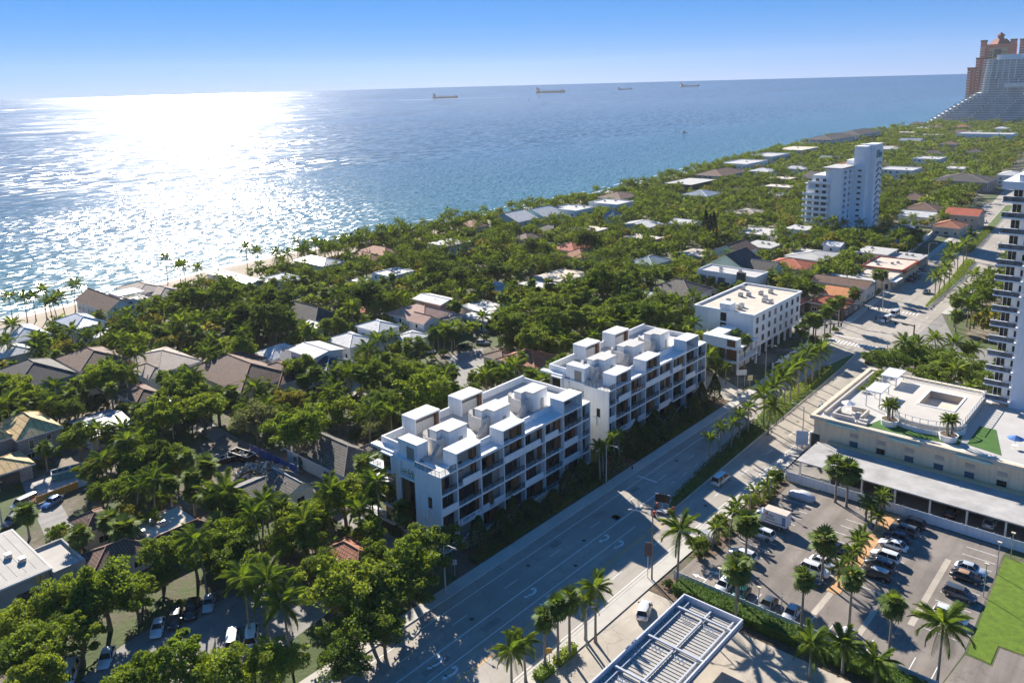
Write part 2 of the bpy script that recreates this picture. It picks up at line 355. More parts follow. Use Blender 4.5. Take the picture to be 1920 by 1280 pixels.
# ---------------------------------------------------------------- avenue
def road_mat(name, c, dark_, vs=.05):
    if name in MATS: return MATS[name]
    m = mat(name, c, .85, .10, .35, bump=.25, bs=6.); t = m.node_tree; b = t.nodes['Principled BSDF']; L = t.links.new
    ge = nd(t, 'ShaderNodeNewGeometry')
    mp = nd(t, 'ShaderNodeMapping'); mp.inputs['Scale'].default_value = (1.0, .06, 1); L(ge.outputs['Position'], mp.inputs[0])
    n = nd(t, 'ShaderNodeTexNoise', Scale=.55, Detail=5., Roughness=.6); L(mp.outputs[0], n.inputs['Vector'])
    n2 = nd(t, 'ShaderNodeTexNoise', Scale=vs, Detail=6.); L(ge.outputs['Position'], n2.inputs['Vector'])
    a = nd(t, 'ShaderNodeMath', operation='MULTIPLY'); L(n.outputs[0], a.inputs[0]); L(n2.outputs[0], a.inputs[1])
    r = nd(t, 'ShaderNodeMapRange'); L(a.outputs[0], r.inputs[0]); r.inputs[1].default_value = .18; r.inputs[2].default_value = .34; r.inputs[3].default_value = dark_; r.inputs[4].default_value = 1.06
    m2 = nd(t, 'ShaderNodeMix', data_type='RGBA', blend_type='MULTIPLY'); m2.inputs[0].default_value = 1
    old = b.inputs['Base Color'].links[0].from_socket; L(old, m2.inputs[6]); L(r.outputs[0], m2.inputs[7]); L(m2.outputs[2], b.inputs['Base Color'])
    # fine cracks and seams
    vo = nd(t, 'ShaderNodeTexVoronoi', feature='DISTANCE_TO_EDGE', Scale=.16); 
    nz = nd(t, 'ShaderNodeTexNoise', Scale=.5, Detail=3.); L(ge.outputs['Position'], nz.inputs['Vector'])
    vm = nd(t, 'ShaderNodeMix', data_type='RGBA', blend_type='LINEAR_LIGHT'); vm.inputs[0].default_value = .9; L(ge.outputs['Position'], vm.inputs[6]); L(nz.outputs[1], vm.inputs[7]); L(vm.outputs[2], vo.inputs['Vector'])
    r3 = nd(t, 'ShaderNodeMapRange'); L(vo.outputs[0], r3.inputs[0]); r3.inputs[1].default_value = 0; r3.inputs[2].default_value = .012; r3.inputs[3].default_value = .74; r3.inputs[4].default_value = 1
    m3 = nd(t, 'ShaderNodeMix', data_type='RGBA', blend_type='MULTIPLY'); m3.inputs[0].default_value = 1; L(m2.outputs[2], m3.inputs[6]); L(r3.outputs[0], m3.inputs[7]); L(m3.outputs[2], b.inputs['Base Color'])
    return m
asph = road_mat('avenue_asphalt', (.36, .32, .272), .84)
lota = road_mat('lot_asphalt', (.225, .192, .165), .72, .08)
lane_a = road_mat('lane_asphalt', (.25, .235, .22), .8)
walk = mat('sidewalk_concrete', (.47, .44, .39), .9, .10, .4, bump=.2)
apron = road_mat('apron_concrete', (.44, .385, .315), .85, .1)
kerbm = mat('kerb_concrete', (.50, .47, .42), .9, .12, .6)
WK = [(-60,-82.4),(180,-82.6),(250,-84.5),(297,-86.8),(346,-90.2),(443,-95.6),(508,-100.5),(700,-118),(1400,-190)]
EK = [(-60,-62.6),(150,-62.6),(222,-64.6),(266,-65.2),(376,-67),(443,-72.5),(508,-77.5),(700,-95),(1400,-167)]
wk = lambda y: lerp(WK, y); ek = lambda y: lerp(EK, y)
RY = frange(-40, 560, 20)+frange(600, 1400, 50)
struct('avenue_road', ribbon(RY, [lambda y: wk(y)-.02, lambda y: ek(y)+.02], [.02, .02]), asph)
def kerbed(name, ys, xa, xb, top=.15, m=None):
    b = MB(); k = len(ys)
    A = [(xa(y), y) for y in ys]; B = [(xb(y), y) for y in ys]
    v = [(x, y, top) for x, y in A]+[(x, y, top) for x, y in B]+[(x, y, 0) for x, y in A]+[(x, y, 0) for x, y in B]
    f = []
    for i in range(k-1):
        f += [(i, k+i, k+i+1, i+1), (i, i+1, 2*k+i+1, 2*k+i), (k+i+1, k+i, 3*k+i, 3*k+i+1)]
    f += [(0, 2*k, 3*k, k), (k-1, 2*k-1, 4*k-1, 3*k-1)]
    b.idx(v, f)
    return struct(name, b, m or walk)
WY1 = frange(20, 233, 8); WY2 = frange(262, 560, 14)
kerbed('sidewalk', WY1, lambda y: wk(y)-2.35, lambda y: wk(y)-.32)
kerbed('kerb', WY1, lambda y: wk(y)-.315, wk, .17, kerbm)
kerbed('sidewalk', WY2, lambda y: wk(y)-2.4, lambda y: wk(y)-.32)
kerbed('kerb', WY2, lambda y: wk(y)-.315, wk, .17, kerbm)
EY1 = frange(20, 196, 8); EY2 = frange(290, 560, 14)
kerbed('sidewalk', EY1, lambda y: ek(y)+.32, lambda y: ek(y)+2.6)
kerbed('kerb', EY1, ek, lambda y: ek(y)+.315, .17, kerbm)
kerbed('sidewalk', EY2, lambda y: ek(y)+.32, lambda y: ek(y)+2.4)
kerbed('kerb', EY2, ek, lambda y: ek(y)+.315, .17, kerbm)
# sidewalk joints near the condos are cut as dark saw lines (thin recessed strips)
mulch = mat('mulch', (.13, .09, .06), .95, .3, 1.5, bump=.6, bs=4.)
omulch = mat('orange_mulch', (.50, .29, .14), .95, .15, 1., bump=.5, bs=4.)
lawn = mat('lawn_grass', (.10, .165, .009), .95, .32, .9, bump=.9, bs=9.)
turf = mat('artificial_turf', (.05, .13, .02), .95, .15, .5, bump=.6, bs=9.)
gr = mat('rough_grass', (.085, .125, .03), .95, .3, .4, bump=.8, bs=5.)
MED = [([122.5,124,137,150,166,187,205,220,232], [(122.5,-70.3),(124,-71.2),(137,-73.0),(166,-75.3),(187,-76.6),(220,-75.9),(232,-74.2)], [(122.5,-70.0),(124,-69.3),(160,-70.4),(217,-72.2),(232,-73.3)]),
       ([293,300,320,338,360,383], [(293,-71.8),(338,-75.2),(383,-79.2)], [(293,-71.0),(338,-71.8),(383,-75.4)]),
       ([398,420,445,470,500,530,560], [(398,-83.5),(445,-87.8),(500,-92.4),(560,-97.5)], [(398,-80.5),(445,-83.6),(500,-88),(560,-93)])]
for ys, l, r in MED:
    kerbed('median_kerb', ys, lambda y: lerp(l, y), lambda y: lerp(r, y), .16, kerbm)
    yy = [ys[0]+.5]+ys[1:-1]+[ys[-1]-.5]
    struct('median_soil', ribbon(yy, [lambda y: lerp(l, y)+.25 if lerp(r, y)-lerp(l, y) > .6 else lerp(l, y)+.02, lambda y: lerp(r, y)-.25 if lerp(r, y)-lerp(l, y) > .6 else lerp(r, y)-.02], [.19, .19]), gr)
# painted markings: one object per line system
def mark(name, rects, m=paintw, z=.028):
    b = MB()
    for x0, x1, y0, y1 in rects:
        if y0 > 180:
            d0 = wk(y0)-wk(180); d1 = wk(y1)-wk(180)
        else: d0 = d1 = 0
        b.face([(x0+d0, y0, z), (x1+d0, y0, z), (x1+d1, y1, z), (x0+d1, y1, z)])
    return struct(name, b, m)
mark('edge_line', [(-80.47, -80.32, y, y+12) for y in range(20, 228, 12)])
mark('lane_dashes', [(-77.56, -77.42, y, y+3) for y in np.arange(15.2, 225, 11.6)])
mark('turn_lane_line', [(-74.9, -74.72, 30, 127)]+[(-74.88, -74.74, y, y+1.7) for y in (131.2, 136.1, 140.8, 145.6, 150.4)])
mark('turn_lane_line', [(-71.72, -71.56, 30, 113.5)])
mark('lane_dashes', [(-65.95, -65.82, y, y+3) for y in np.arange(28, 200, 11.6)])
mark('edge_line', [(-63.2, -63.06, y, y+12) for y in range(20, 190, 12)])
mark('centre_line', [(-68.95, -68.83, 30, 112.5), (-68.65, -68.53, 30, 112.5)], painty)
mark('yellow_hatching', [(-69.1, -68.97, 112.7, 119.5), (-68.0, -67.87, 112.7, 119.5)], painty)
mark('stop_line', [(-81.8, -77.2, 130.0, 130.45)])
mark('stop_line', [(-83.6, -74.5, 246.5, 247)])
mark('crosswalk_bars', [(-84.2+i*1.05, -83.75+i*1.05, 239, 242.5) for i in range(17)])
mark('crosswalk_bars', [(-84.5+i*1.1, -84.1+i*1.1, 283, 286) for i in range(16)])
mark('lane_dashes', [(-79.3, -79.15, y, y+3) for y in np.arange(292, 520, 11.6)]+[(-64.5, -64.36, y, y+3) for y in np.arange(200, 520, 11.6)])
def arrow(x, y):
    b = MB(); z = .03
    b.face([(x-.75,y-1.5,z),(x-.25,y-2.2,z),(x+.15,y-1.6,z),(x-.12,y-1.45,z)]); b.face([(x-.75,y-1.5,z),(x-.12,y-1.45,z),(x-.5,y-1.05,z)])
    prev = None
    for i in range(9):
        a = R(-105+i*24); p = (x-.55+.78*math.cos(a)*1.1, y-.35+1.25*math.sin(a)); q = (x-.55+.44*math.cos(a)*1.1, y-.35+.85*math.sin(a))
        if prev: b.face([(*prev[0], z), (*p, z), (*q, z), (*prev[1], z)])
        prev = (p, q)
    b.face([(x-1.05,y+.2,z),(x-.45,y+.2,z),(x-.75,y+1.15,z)])
    return struct('turn_arrow', b, paintw)
for x, y in ((-73.3, 87.1), (-73.3, 107.3), (-70.3, 87.2), (-70.3, 107.3), (-73.3, 66.5), (-70.3, 66.5)): arrow(x, y)
# ---------------------------------------------------------------- cross street, lots, aprons, drives
def sheet(name, poly, m, z=.015):
    b = MB(); a = sum(poly[i][0]*poly[(i+1) % len(poly)][1]-poly[(i+1) % len(poly)][0]*poly[i][1] for i in range(len(poly)))
    b.face([(x, y, z) for x, y in (poly if a > 0 else poly[::-1])]); return struct(name, b, m)
sheet('cross_street', [(-140,247),(-140,257),(-87,262),(-84.5,262),(-84.5,236),(-87,243)], lane_a)
sheet('cross_street', [(-65.1,233),(-63,215),(-20,228),(20,232),(20,247),(-20,246),(-55,262),(-65.4,290)], lane_a)
sheet('parking_lot', [(-58.7,104.3),(-20.2,104.3),(-19.3,114.2),(-20.3,143.6),(-20,146.9),(-58.4,146.9)], lota)
sheet('parking_lot', [(-19.0,90),(8,90),(8,119.4),(-15.8,118.6),(-15.8,113.9),(-19.1,114.1),(-20.1,104.2)], lota)
sheet('lawn', [(-20.0,143.7),(-18.9,114.6),(-16.1,114.3),(-16.1,119.0),(6,119.8),(6,146)], lawn, .05)
sheet('filling_station_apron', [(-59.9,40),(10,40),(10,89.9),(-19.2,89.9),(-20.2,98.9),(-59.9,98.9)], apron)
sheet('carport_floor', [(-60,147.5),(-8,147.5),(-8,161.8),(-60,161.8)], lane_a)
sheet('palm_island', [(-38.9,116.5),(-36.9,116.5),(-37.1,146.5),(-39.2,146.5)], omulch, .06)
sheet('planting_bed', [(-59.6,111),(-56.3,113.5),(-56.9,146.8),(-59.8,146.8)], mulch, .05)
sheet('planting_bed', [(-59.9,99.0),(-19.6,99.0),(-20.0,104.1),(-59.6,104.1)], mulch, .05)
sheet('planting_bed', [(-91,82),(-84.9,82),(-85.2,178),(-91,178)], mulch, .05)
sheet('condo_forecourt', [(-100,177.6),(-85.2,177.6),(-85.6,186),(-100,195)], apron, .03)
sheet('side_lane', [(-108.3,32.1),(-111.0,38.7),(-112.0,45.2),(-108.5,58.5),(-94.5,65.7),(-92.1,49.3),(-95.5,37.2)], lane_a)
sheet('side_lane', [(-178.2,47.5),(-178.1,52.1),(-146.0,46.7),(-146.4,41.9)], lane_a)
sheet('building_site_yard', [(-176.4,48.9),(-177.5,58.9),(-166.3,57.2),(-167.3,47.8)], concl, .03)
sheet('residential_lane', [(-153.7,144.9),(-164.9,158.8),(-162.4,170.7),(-149.5,158.0),(-143.0,143.2)], lane_a)
sheet('residential_lane', [(-163.8,118.6),(-175.0,129.9),(-156.5,126.8),(-147.3,112.3)], concl, .02)
sheet('demolition_ground', [(-161.6,75.1),(-166.7,87.0),(-142.3,90.8),(-127.2,90.6),(-120.7,79.5),(-141.8,78.7),(-149.6,72.4)], mat('demolition_soil', (.17, .14, .115), .95, .3, .4, bump=.6), .02)
sheet('beach_lane', [(-262,60),(-258,60),(-262,420),(-266,420)], lane_a)
sheet('beach_lane', [(-262,95),(-262,89.5),(-95,79),(-95,83)], lane_a, .012)
for k, (x0, x1, y0, y1) in enumerate(((-156,-140,430,452), (-152,-139,462,480), (-155,-143,388,402), (-255,-225,420,450))):
    sheet('lawn', [(x0,y0),(x1,y0),(x1,y1),(x0,y1)], lawn, .04)
# parking stall lines
LOT_ROWS = [(-55.6,-50.0,[118.4+2.68*i for i in range(10)]), (-43.9,-39.3,[118.2+2.68*i for i in range(11)]), (-36.4,-31.9,[121.0+2.68*i for i in range(10)]), (-25.5,-20.7,[116.6+2.68*i for i in range(11)])]
for x0, x1, ys in LOT_ROWS: mark('stall_lines', [(x0, x1, y-.06, y+.06) for y in ys])
mark('stall_lines', [(x-.06, x+.06, 104.9, 109.3) for x in np.arange(-54.3, -20.5, 2.75)])
sheet('concrete_strip', [(-27.0,116.0),(-26.1,116.0),(-26.3,137.4),(-27.2,137.4)], apron, .03)
sheet('concrete_strip', [(-38.6,109.5),(-37.7,109.5),(-37.6,116.4),(-38.5,116.4)], apron, .03)
sheet('concrete_strip', [(-31.9,109),(-31.1,109),(-31.2,116.4),(-32.0,116.4)], apron, .03)
def flat_arrow(x, y, rz):
    c, s = math.cos(rz), math.sin(rz); b = MB()
    def T(p): return (x+p[0]*c-p[1]*s, y+p[0]*s+p[1]*c, .03)
    b.face([T(p) for p in ((-1.2,-.12),(.2,-.12),(.2,.12),(-1.2,.12))]); b.face([T(p) for p in ((.2,-.5),(1.2,0),(.2,.5))])
    return struct('lot_arrow', b, paintw)
flat_arrow(-54.3, 109.8, 0.1); flat_arrow(-55.6, 107.2, R(180))

# repairs and ironwork in the avenue
patch_m = mat('asphalt_patch', (.23, .21, .19), .9, .15, .5, bump=.3)
pr_ = random.Random(4)
for k in range(16):
    x, y = pr_.choice((-79, -76, -73.2, -70, -66.8, -64.6)), pr_.uniform(60, 235)
    if 122 < y < 233 and -77.5 < x < -69: continue
    w, h_ = pr_.uniform(.8, 1.6), pr_.uniform(1.2, 5); q = [pr_.uniform(-.15, .15) for _ in range(4)]
    sheet('asphalt_patch', [(x-w/2+q[0], y), (x+w/2, y+q[1]), (x+w/2+q[2], y+h_), (x-w/2, y+h_+q[3])], patch_m, .024)
for k, (x, y) in enumerate(((-78.6,92),(-76,104),(-72.6,97),(-66.4,88),(-79,141),(-65.5,128),(-78.4,170),(-67.5,176),(-76.3,76))):
    b = MB(); b.face([(x+.38*math.cos(i*math.pi/6), y+.38*math.sin(i*math.pi/6), .027) for i in range(12)]); struct('manhole_cover', b, mat('cast_iron', (.06, .055, .05), .7, .2))
# ---------------------------------------------------------------- the two white condominiums
def part(root, name, mb, m, parent=None, smooth=False):
    """mesh given in world metres, hung on root (or on one of its parts)"""
    o = ob(name, mb.mesh(name, m, smooth), parent or root)
    if parent is None: o.location = -Vector(root.location)
    return o
LV = [.25, 3.8, 7.35, 10.9, 14.35]; TOP = 17.2
XF, XB = -91.5, -92.75
DOORS = {'d': ('sliding_door', dglass), 'w': ('wood_panel', wood), 'g': ('wall_panel', greige), 'b': ('sliding_door', bglass)}
chairm = mat('outdoor_furniture', (.55, .52, .47), .8, .1)
def bay(root, y0, y1, z0, z1, back, rail):
    y0 += .12; y1 -= .12; w = y1-y0
    n = len(back); runs = []; i = 0
    while i < n:
        j = i
        while j+1 < n and back[j+1] == back[i]: j += 1
        runs.append((back[i], y0+w*i/n, y0+w*(j+1)/n)); i = j+1
    for c, a, b_ in runs:
        nm, mm = DOORS[c]; q = MB(); dx = {'d': .06, 'b': .06, 'w': .55, 'g': .12}[c]
        q.box(XB, XB+dx, a, b_, z0+.02, z1-.3)
        o = part(root, nm, q, mm)
        if c in 'db':
            f = MB(); k = max(1, round((b_-a)/1.15))
            for t in range(k+1):
                yy = a+.04+(b_-a-.08)*t/k; f.box(XB+.06, XB+.12, yy-.035, yy+.035, z0+.03, z1-.32)
            f.box(XB+.06, XB+.118, a+.01, b_-.01, z1-.39, z1-.32)
            part(root, 'door_frame', f, dark, o)
    for r in rail:
        kind, fa, fb = r; a = y0+w*fa; b_ = y0+w*fb
        if kind == 'S':
            part(root, 'solid_balustrade', MB().box(XF-.16, XF+.06, a, b_, z0+.003, z0+1.12), white)
        else:
            f = MB(); f.box(XF-.1, XF-.04, a, b_, z0+1.05, z0+1.1); k = max(1, round((b_-a)/1.3))
            for t in range(k+1):
                yy = a+.03+(b_-a-.06)*t/k; f.box(XF-.1, XF-.04, yy-.025, yy+.025, z0+.003, z0+1.05)
            o = part(root, 'railing', f, dark)
            part(root, 'glass_panel', MB().box(XF-.08, XF-.06, a+.05, b_-.05, z0+.12, z0+1.04), rail_glass, o)
def planter_leaves(root, x0, x1, y0, y1, z0, h, n=160, seed=1):
    r = np.random.default_rng(seed); c = np.stack([r.uniform(x0, x1, n), r.uniform(y0, y1, n), z0+h*r.uniform(0, 1, n)**.7], 1)
    V = leaf_quads(r, c, .28)
    o = ob('planter_foliage', quads_mesh('planter_foliage', V, leafB), root); o.location = -Vector(root.location)
def leaf_quads(r, c, size, upb=.25, asp=.55):
    n = len(c); a = r.normal(size=(n, 3)); a[:, 2] *= .7; a /= np.linalg.norm(a, axis=1)[:, None]
    b = r.normal(size=(n, 3)); b -= a*(a*b).sum(1)[:, None]; b /= np.linalg.norm(b, axis=1)[:, None]
    s = size*r.uniform(.6, 1.4, n)[:, None]
    a = a*s*.5; b = b*s*.5*asp
    return np.stack([c-a, c+b*1.0, c+a, c-b], 1)
GL = lambda: [('G', 0, 1)]
def condo(label, cs, plan, roofb, pent, land, seed, banner):
    c0, c1, cE = cs[0], cs[1], cs[-1]
    root = thing('condominium', label, 'apartment building', (-100, c0, 0), 0, 'white condominiums along the avenue', land)
    part(root, 'wall', MB().box(-108.6, XB, c1-1.0, cE-.3, 0, 14.0).box(-104.6, XB, c0+1.4, c1-1.002, 0, 14.0), white)
    for z in LV:
        s = MB(); e = .02 if z == LV[0] else 0
        s.box(-109+e, XF, c1-.16, cE, z-.3, z); s.box(-97.88, XF, c0+.02, c1-.162, z-.3, z)
        part(root, 'floor_slab', s, white)
    fronts = [i for i in range(1, len(cs)-1) if plan[i].get('top')]
    for i, y in enumerate(cs):
        hi = TOP-.02 if (i in fronts or i-1 in fronts) else 14.36
        a, b_ = (y+.01, y+.3) if i == 0 else ((y-.3, y) if i == len(cs)-1 else (y-.11, y+.11))
        part(root, 'column', MB().box(XB-.05, XF+.03, a, b_, 0, hi), white)
    # end block with its narrow window and roof terrace
    eb = MB().box(-97.9, XB-.06, c0, c0+.3, 0, 14.33)
    part(root, 'end_wall', eb, white)
    window(root, -92.9-root.location.x-1.2, c0-root.location.y, 8.2, .7, 1.7, '-y', None, dark, mull=0)
    part(root, 'window_hood', MB().box(-95.6, -94.4, c0-.45, c0-.02, 6.2, 7.9), white)
    rl = MB()
    for k in range(7):
        x = -97.7+k*.99; rl.box(x-.03, x+.03, c0+.1, c0+.16, 14.352, 15.35)
    rl.box(-97.8, XF-.05, c0+.08, c0+.18, 15.35, 15.42)
    for k in range(1, 4):
        y = c0+.1+(c1-c0-.3)*k/3; rl.box(XF-.12, XF-.06, y-.03, y+.03, 14.352, 15.35)
    rl.box(XF-.14, XF-.04, c0+.1, c1-.17, 15.351, 15.421)
    o = part(root, 'railing', rl, dark)
    part(root, 'glass_panel', MB().box(-97.7, XF-.1, c0+.11, c0+.13, 14.4, 15.3).box(XF-.1, XF-.08, c0+.2, c1-.2, 14.4, 15.3), rail_glass, o)
    # facade bays
    for i in range(len(cs)-1):
        p = plan[i]
        for k in range(4):
            z1 = LV[k+1]
            if k == 3 and p.get('top'):
                bay(root, cs[i], cs[i+1], LV[3], TOP-.0, *p[3]) if p['top'] == 'tall' else (bay(root, cs[i], cs[i+1], LV[3], LV[4], *p[3]))
            else: bay(root, cs[i], cs[i+1], LV[k], z1, *p[k])
        if p.get('top'):
            ya, yb = cs[i], cs[i+1]
            bx = MB().box(-94.75, XF+.02, ya-.14, yb+.14, TOP-.28, TOP)
            bx.box(-94.75, -94.5, ya-.14, yb+.14, 14.36, TOP-.281)
            bx.box(-94.49, XB-.055, ya-.14, ya+.14, 14.36, TOP-.281).box(-94.49, XB-.055, yb-.14, yb+.14, 14.36, TOP-.281)
            part(root, 'roof_pavilion', bx, white)
            if p['top'] == 'open':
                part(root, 'wood_panel', MB().box(-94.48, -94.4, yb-1.6, yb-.16, 14.37, TOP-.3), wood)
                part(root, 'wall_panel', MB().box(-94.48, -94.42, ya+.16, yb-1.62, 14.37, TOP-.3), greige)
            else:
                window(root, XB+.12-root.location.x, (ya*.72+yb*.28)-root.location.y, 13.2, 1.0, 1.5, '+x', None, dark, mull=0)
                part(root, 'wood_panel', MB().box(XB+.13, XB+.3, yb-2.0, yb-.17, 14.4, TOP-.3), wood)
        elif 1 <= i < len(cs)-2:
            ya, yb = cs[i], cs[i+1]
            part(root, 'parapet', MB().box(-94.75, -94.5, ya+.14, yb-.14, 14.36, 15.55), white)
            part(root, 'front_ledge', MB().box(XF-.3, XF+.1, ya+.16, yb-.5, 14.352, 14.6), white)
    # roof: deck, parapets, stair box, pavilions, plant enclosures
    part(root, 'roof_deck', MB().box(-109.2, -94.8, c0+2.7, cE-.4, 14.352, 14.42), roofw)
    pp = MB(); pp.box(-109.6, -109.25, c0+2.65, cE, 13.9, 15.85); pp.box(-109.25, -104.4, c0+2.65, c0+2.95, 14.43, 15.85); pp.box(-109.25, -95, cE-.3, cE, 14.43, 15.5)
    part(root, 'parapet', pp, white)
    part(root, 'eave_slab', MB().box(-111, -104.8, c0+1.2, c0+2.6, 14.2, 14.6), white)
    st = MB().box(-104.2, -99.2, c0+2.0, c0+4.6, 10.9, 17.2)
    part(root, 'stair_tower', st, white)
    part(root, 'wall_panel', MB().box(-101.9, -100.0, c0+1.93, c0+1.998, 11.2, 16.3), greige)
    part(root, 'door', MB().box(-100.9, -99.9, c0+1.86, c0+1.925, 11.0, 13.4), dark)
    for k, (ya, yb) in enumerate(roofb):
        b = MB(); b.box(-110.1, -106.4, ya, yb, 17.7, 18.0); b.box(-110.1, -106.4, ya, ya+.22, 14.43, 17.698); b.box(-110.1, -106.4, yb-.22, yb, 14.43, 17.698); b.box(-110.1, -109.85, ya+.222, yb-.222, 14.43, 17.698)
        part(root, 'roof_pavilion', b, white)
        part(root, 'bulkhead_wall', MB().box(-108.6, -107.3, ya+.23, yb-.23, 14.43, 16.6), offwhite)
        part(root, 'wood_panel', MB().box(-107.2, -106.6, yb-.9, yb-.23, 14.43, 17.69), wood)
    screen = mat('roof_screen', (.60, .565, .52), .8, .12, .8, streak=.2)
    for k, ya in enumerate(pent):
        b = MB(); b.box(-100.7, -97.0, ya+1.5, ya+6.0, 14.43, 18.2); b.box(-100.7, -98.9, ya+.2, ya+1.498, 14.43, 18.15)
        part(root, 'stair_bulkhead', b, white)
        part(root, 'roof_cap', MB().box(-100.85, -96.85, ya+1.35, ya+6.15, 18.2, 18.42).box(-100.85, -98.75, ya+.05, ya+1.349, 18.2, 18.42), roofw)
        b = MB()
        for t in range(6):
            a = math.pi*(.5+t/10); a2 = math.pi*(.5+(t+1)/10)
            for (q, w_) in ((a, a2),):
                b.face([(-100.6+2.0*math.cos(q), ya+.9-1.6*math.sin(q), 14.43), (-100.6+2.0*math.cos(w_), ya+.9-1.6*math.sin(w_), 14.43), (-100.6+2.0*math.cos(w_), ya+.9-1.6*math.sin(w_), 17.4), (-100.6+2.0*math.cos(q), ya+.9-1.6*math.sin(q), 17.4)])
        b.box(-100.6, -98.0, ya-1.0, ya-.85, 14.43, 17.3); b.box(-98.1, -97.95, ya-.849, ya+1.3, 14.43, 17.1)
        part(root, 'mesh_screen', b, screen)
        part(root, 'door', MB().box(-96.99, -96.93, ya+3.9, ya+4.8, 14.43, 16.5), grey)
        f = MB()
        for t in range(8): f.box(-97.9+t*.02, -97.0, ya-.8-t*.28, ya-.55-t*.28, 14.43, 16.6-t*.26)
        part(root, 'roof_stair', f, roofw)
        for q in range(3):
            f = MB(); yy = ya+2+q*1.5; f.box(-103.4, -102.4, yy, yy+1.0, 14.43, 15.3); f.cyl(-102.9, yy+.5, 15.3, 15.36, .36, n=10)
            part(root, 'air_conditioner', f, steel if q != 1 else offwhite)
    # left end: frame strip with timber, hanging balconies
    e = MB(); e.box(-103.1, -102.7, c0+.9, c0+1.5, 0, 13.6); e.box(-102.7, -98.0, c0+.9, c0+1.5, 10.7, 11.1); e.box(-102.7, -98.0, c0+.9, c0+1.5, 0, .4)
    part(root, 'end_frame', e, white)
    part(root, 'wood_panel', MB().box(-102.65, -100.6, c0+1.2, c0+1.38, .41, 10.68), wood)
    part(root, 'sliding_door', MB().box(-100.59, -98.0, c0+1.25, c0+1.38, .41, 10.68), dglass)
    planter_leaves(root, -102.6, -98.2, c0+.9, c0+1.8, 11.1, 1.3, 220, seed)
    part(root, 'wall', MB().box(-108.6, -103.2, c0+2.62, c1-1.002, 0, 14.2), greige)
    for k, (z, x0, x1, fr) in enumerate(((.9, -113.2, -104.6, 1), (4.6, -110.6, -106.6, 0), (8.3, -110.6, -106.6, 0), (11.0, -110.8, -104.4, 1))):
        s = MB().box(x0, x1, c0+.5, c0+2.6, z-.3, z)
        if fr: s.box(x1-.3, x1, c0+.5, c0+2.6, z, z+3.3); s.box(-107.4, x1-.302, c0+.5, c0+2.6, z+3.0, z+3.3)
        part(root, 'balcony', s, white)
        f = MB(); xr = -107.4 if fr else x1
        f.box(x0+.05, xr, c0+.55, c0+.61, z+1.02, z+1.08); f.box(x0+.05, x0+.11, c0+.612, c0+2.5, z+1.02, z+1.08)
        for t in range(4):
            xx = x0+.08+(xr-x0-.16)*t/3; f.box(xx-.025, xx+.025, c0+.55, c0+.6, z, z+1.02)
        o = part(root, 'railing', f, offwhite)
        part(root, 'glass_panel', MB().box(x0+.1, xr-.05, c0+.565, c0+.585, z+.08, z+1.0), rail_glass, o)
        if fr: part(root, 'sliding_door', MB().box(-107.3, x1-.35, c0+1.0, c0+1.06, z+.02, z+2.95), dglass)
        else: part(root, 'door', MB().box(-108.0, -106.7, c0+2.55, c0+2.618, z+.02, z+2.4), dark)
    # garden wall, banner
    part(root, 'garden_wall', MB().box(-90.2, -89.9, c1, cE-1, 0, 1.35), cream)
    bm = mat('banner_fabric', (.62, .72, .78), .7, .06)
    bn = part(root, 'banner', MB().box(XF+.07, XF+.11, cs[1]+.3, cs[2]-.4, LV[1]+.12, LV[1]+1.15), bm)
    ink = mat('banner_ink', (.02, .10, .16), .6, .05)
    ym = (cs[1]+cs[2])/2
    ob('lettering', text_mesh('ban', banner, .78, ink, .008, bold=.012), bn, (XF+.12, ym-.55, LV[1]+.66), rot=(R(90), 0, R(90)), s=(.62, 1, 1))
    ob('lettering', text_mesh('ban2', 'CITY', .42, ink, .008), bn, (XF+.12, cs[2]-.95, LV[1]+.72), rot=(R(90), 0, R(90)))
    return root
G1 = ('dddd', [('G', 0, 1)]); W1 = ('ddwgdd', [('G', 0, 1)])
PL = [
 {3: ('dwddg', [('G', 0, 1)]), 2: ('ddd', [('S', 0, 1)]), 1: ('gdd', [('G', .05, .95)]), 0: ('ddd', [('S', .4, 1)])},
 {'top': 'tall', 3: ('wgggggwd', [('S', .2, 1)]), 2: ('dddddw', [('G', 0, 1)]), 1: ('gddddw', []), 0: ('wgggdd', [('S', .3, 1)])},
 {3: ('gdwdg', [('G', 0, 1)]), 2: ('ddddgg', [('G', 0, 1)]), 1: ('ddwgg', [('S', 0, .3), ('S', .52, 1)]), 0: ('gdwwg', [('G', 0, .6)])},
 {'top': 'tall', 3: ('gdggwwdw', [('S', 0, 1)]), 2: ('wddddg', [('G', 0, 1)]), 1: ('gddwwg', [('G', 0, 1)]), 0: ('gddddd', [('G', 0, 1)])},
 {3: ('dddggw', [('S', 0, .78)]), 2: ('ddddgw', [('G', 0, 1)]), 1: ('dddg', [('S', .0, .9)]), 0: ('gddww', [('G', 0, 1)])},
 {3: ('dddgww', [('S', 0, .7)]), 2: ('gdddww', [('G', 0, .72)]), 1: ('dddd', [('G', 0, .9)]), 0: ('gddd', [('G', 0, 1)])},
 {'top': 'open', 3: ('gddd', [('G', 0, 1)]), 2: ('dddwg', [('S', 0, .8)]), 1: ('wddd', [('S', 0, .9)]), 0: ('wgdd', [('G', 0, 1)])},
 {3: ('ddd', [('G', 0, 1)]), 2: ('dg', [('G', 0, 1)]), 1: ('dd', [('G', 0, 1)]), 0: ('gd', [('S', 0, 1)])}]
C1 = [84.9, 89.0, 94.9, 100.9, 106.8, 112.8, 118.7, 124.7, 127.6]
C2 = [134.2, 136.9, 142.7, 148.8, 154.7, 160.7, 166.7, 172.6, 176.8]
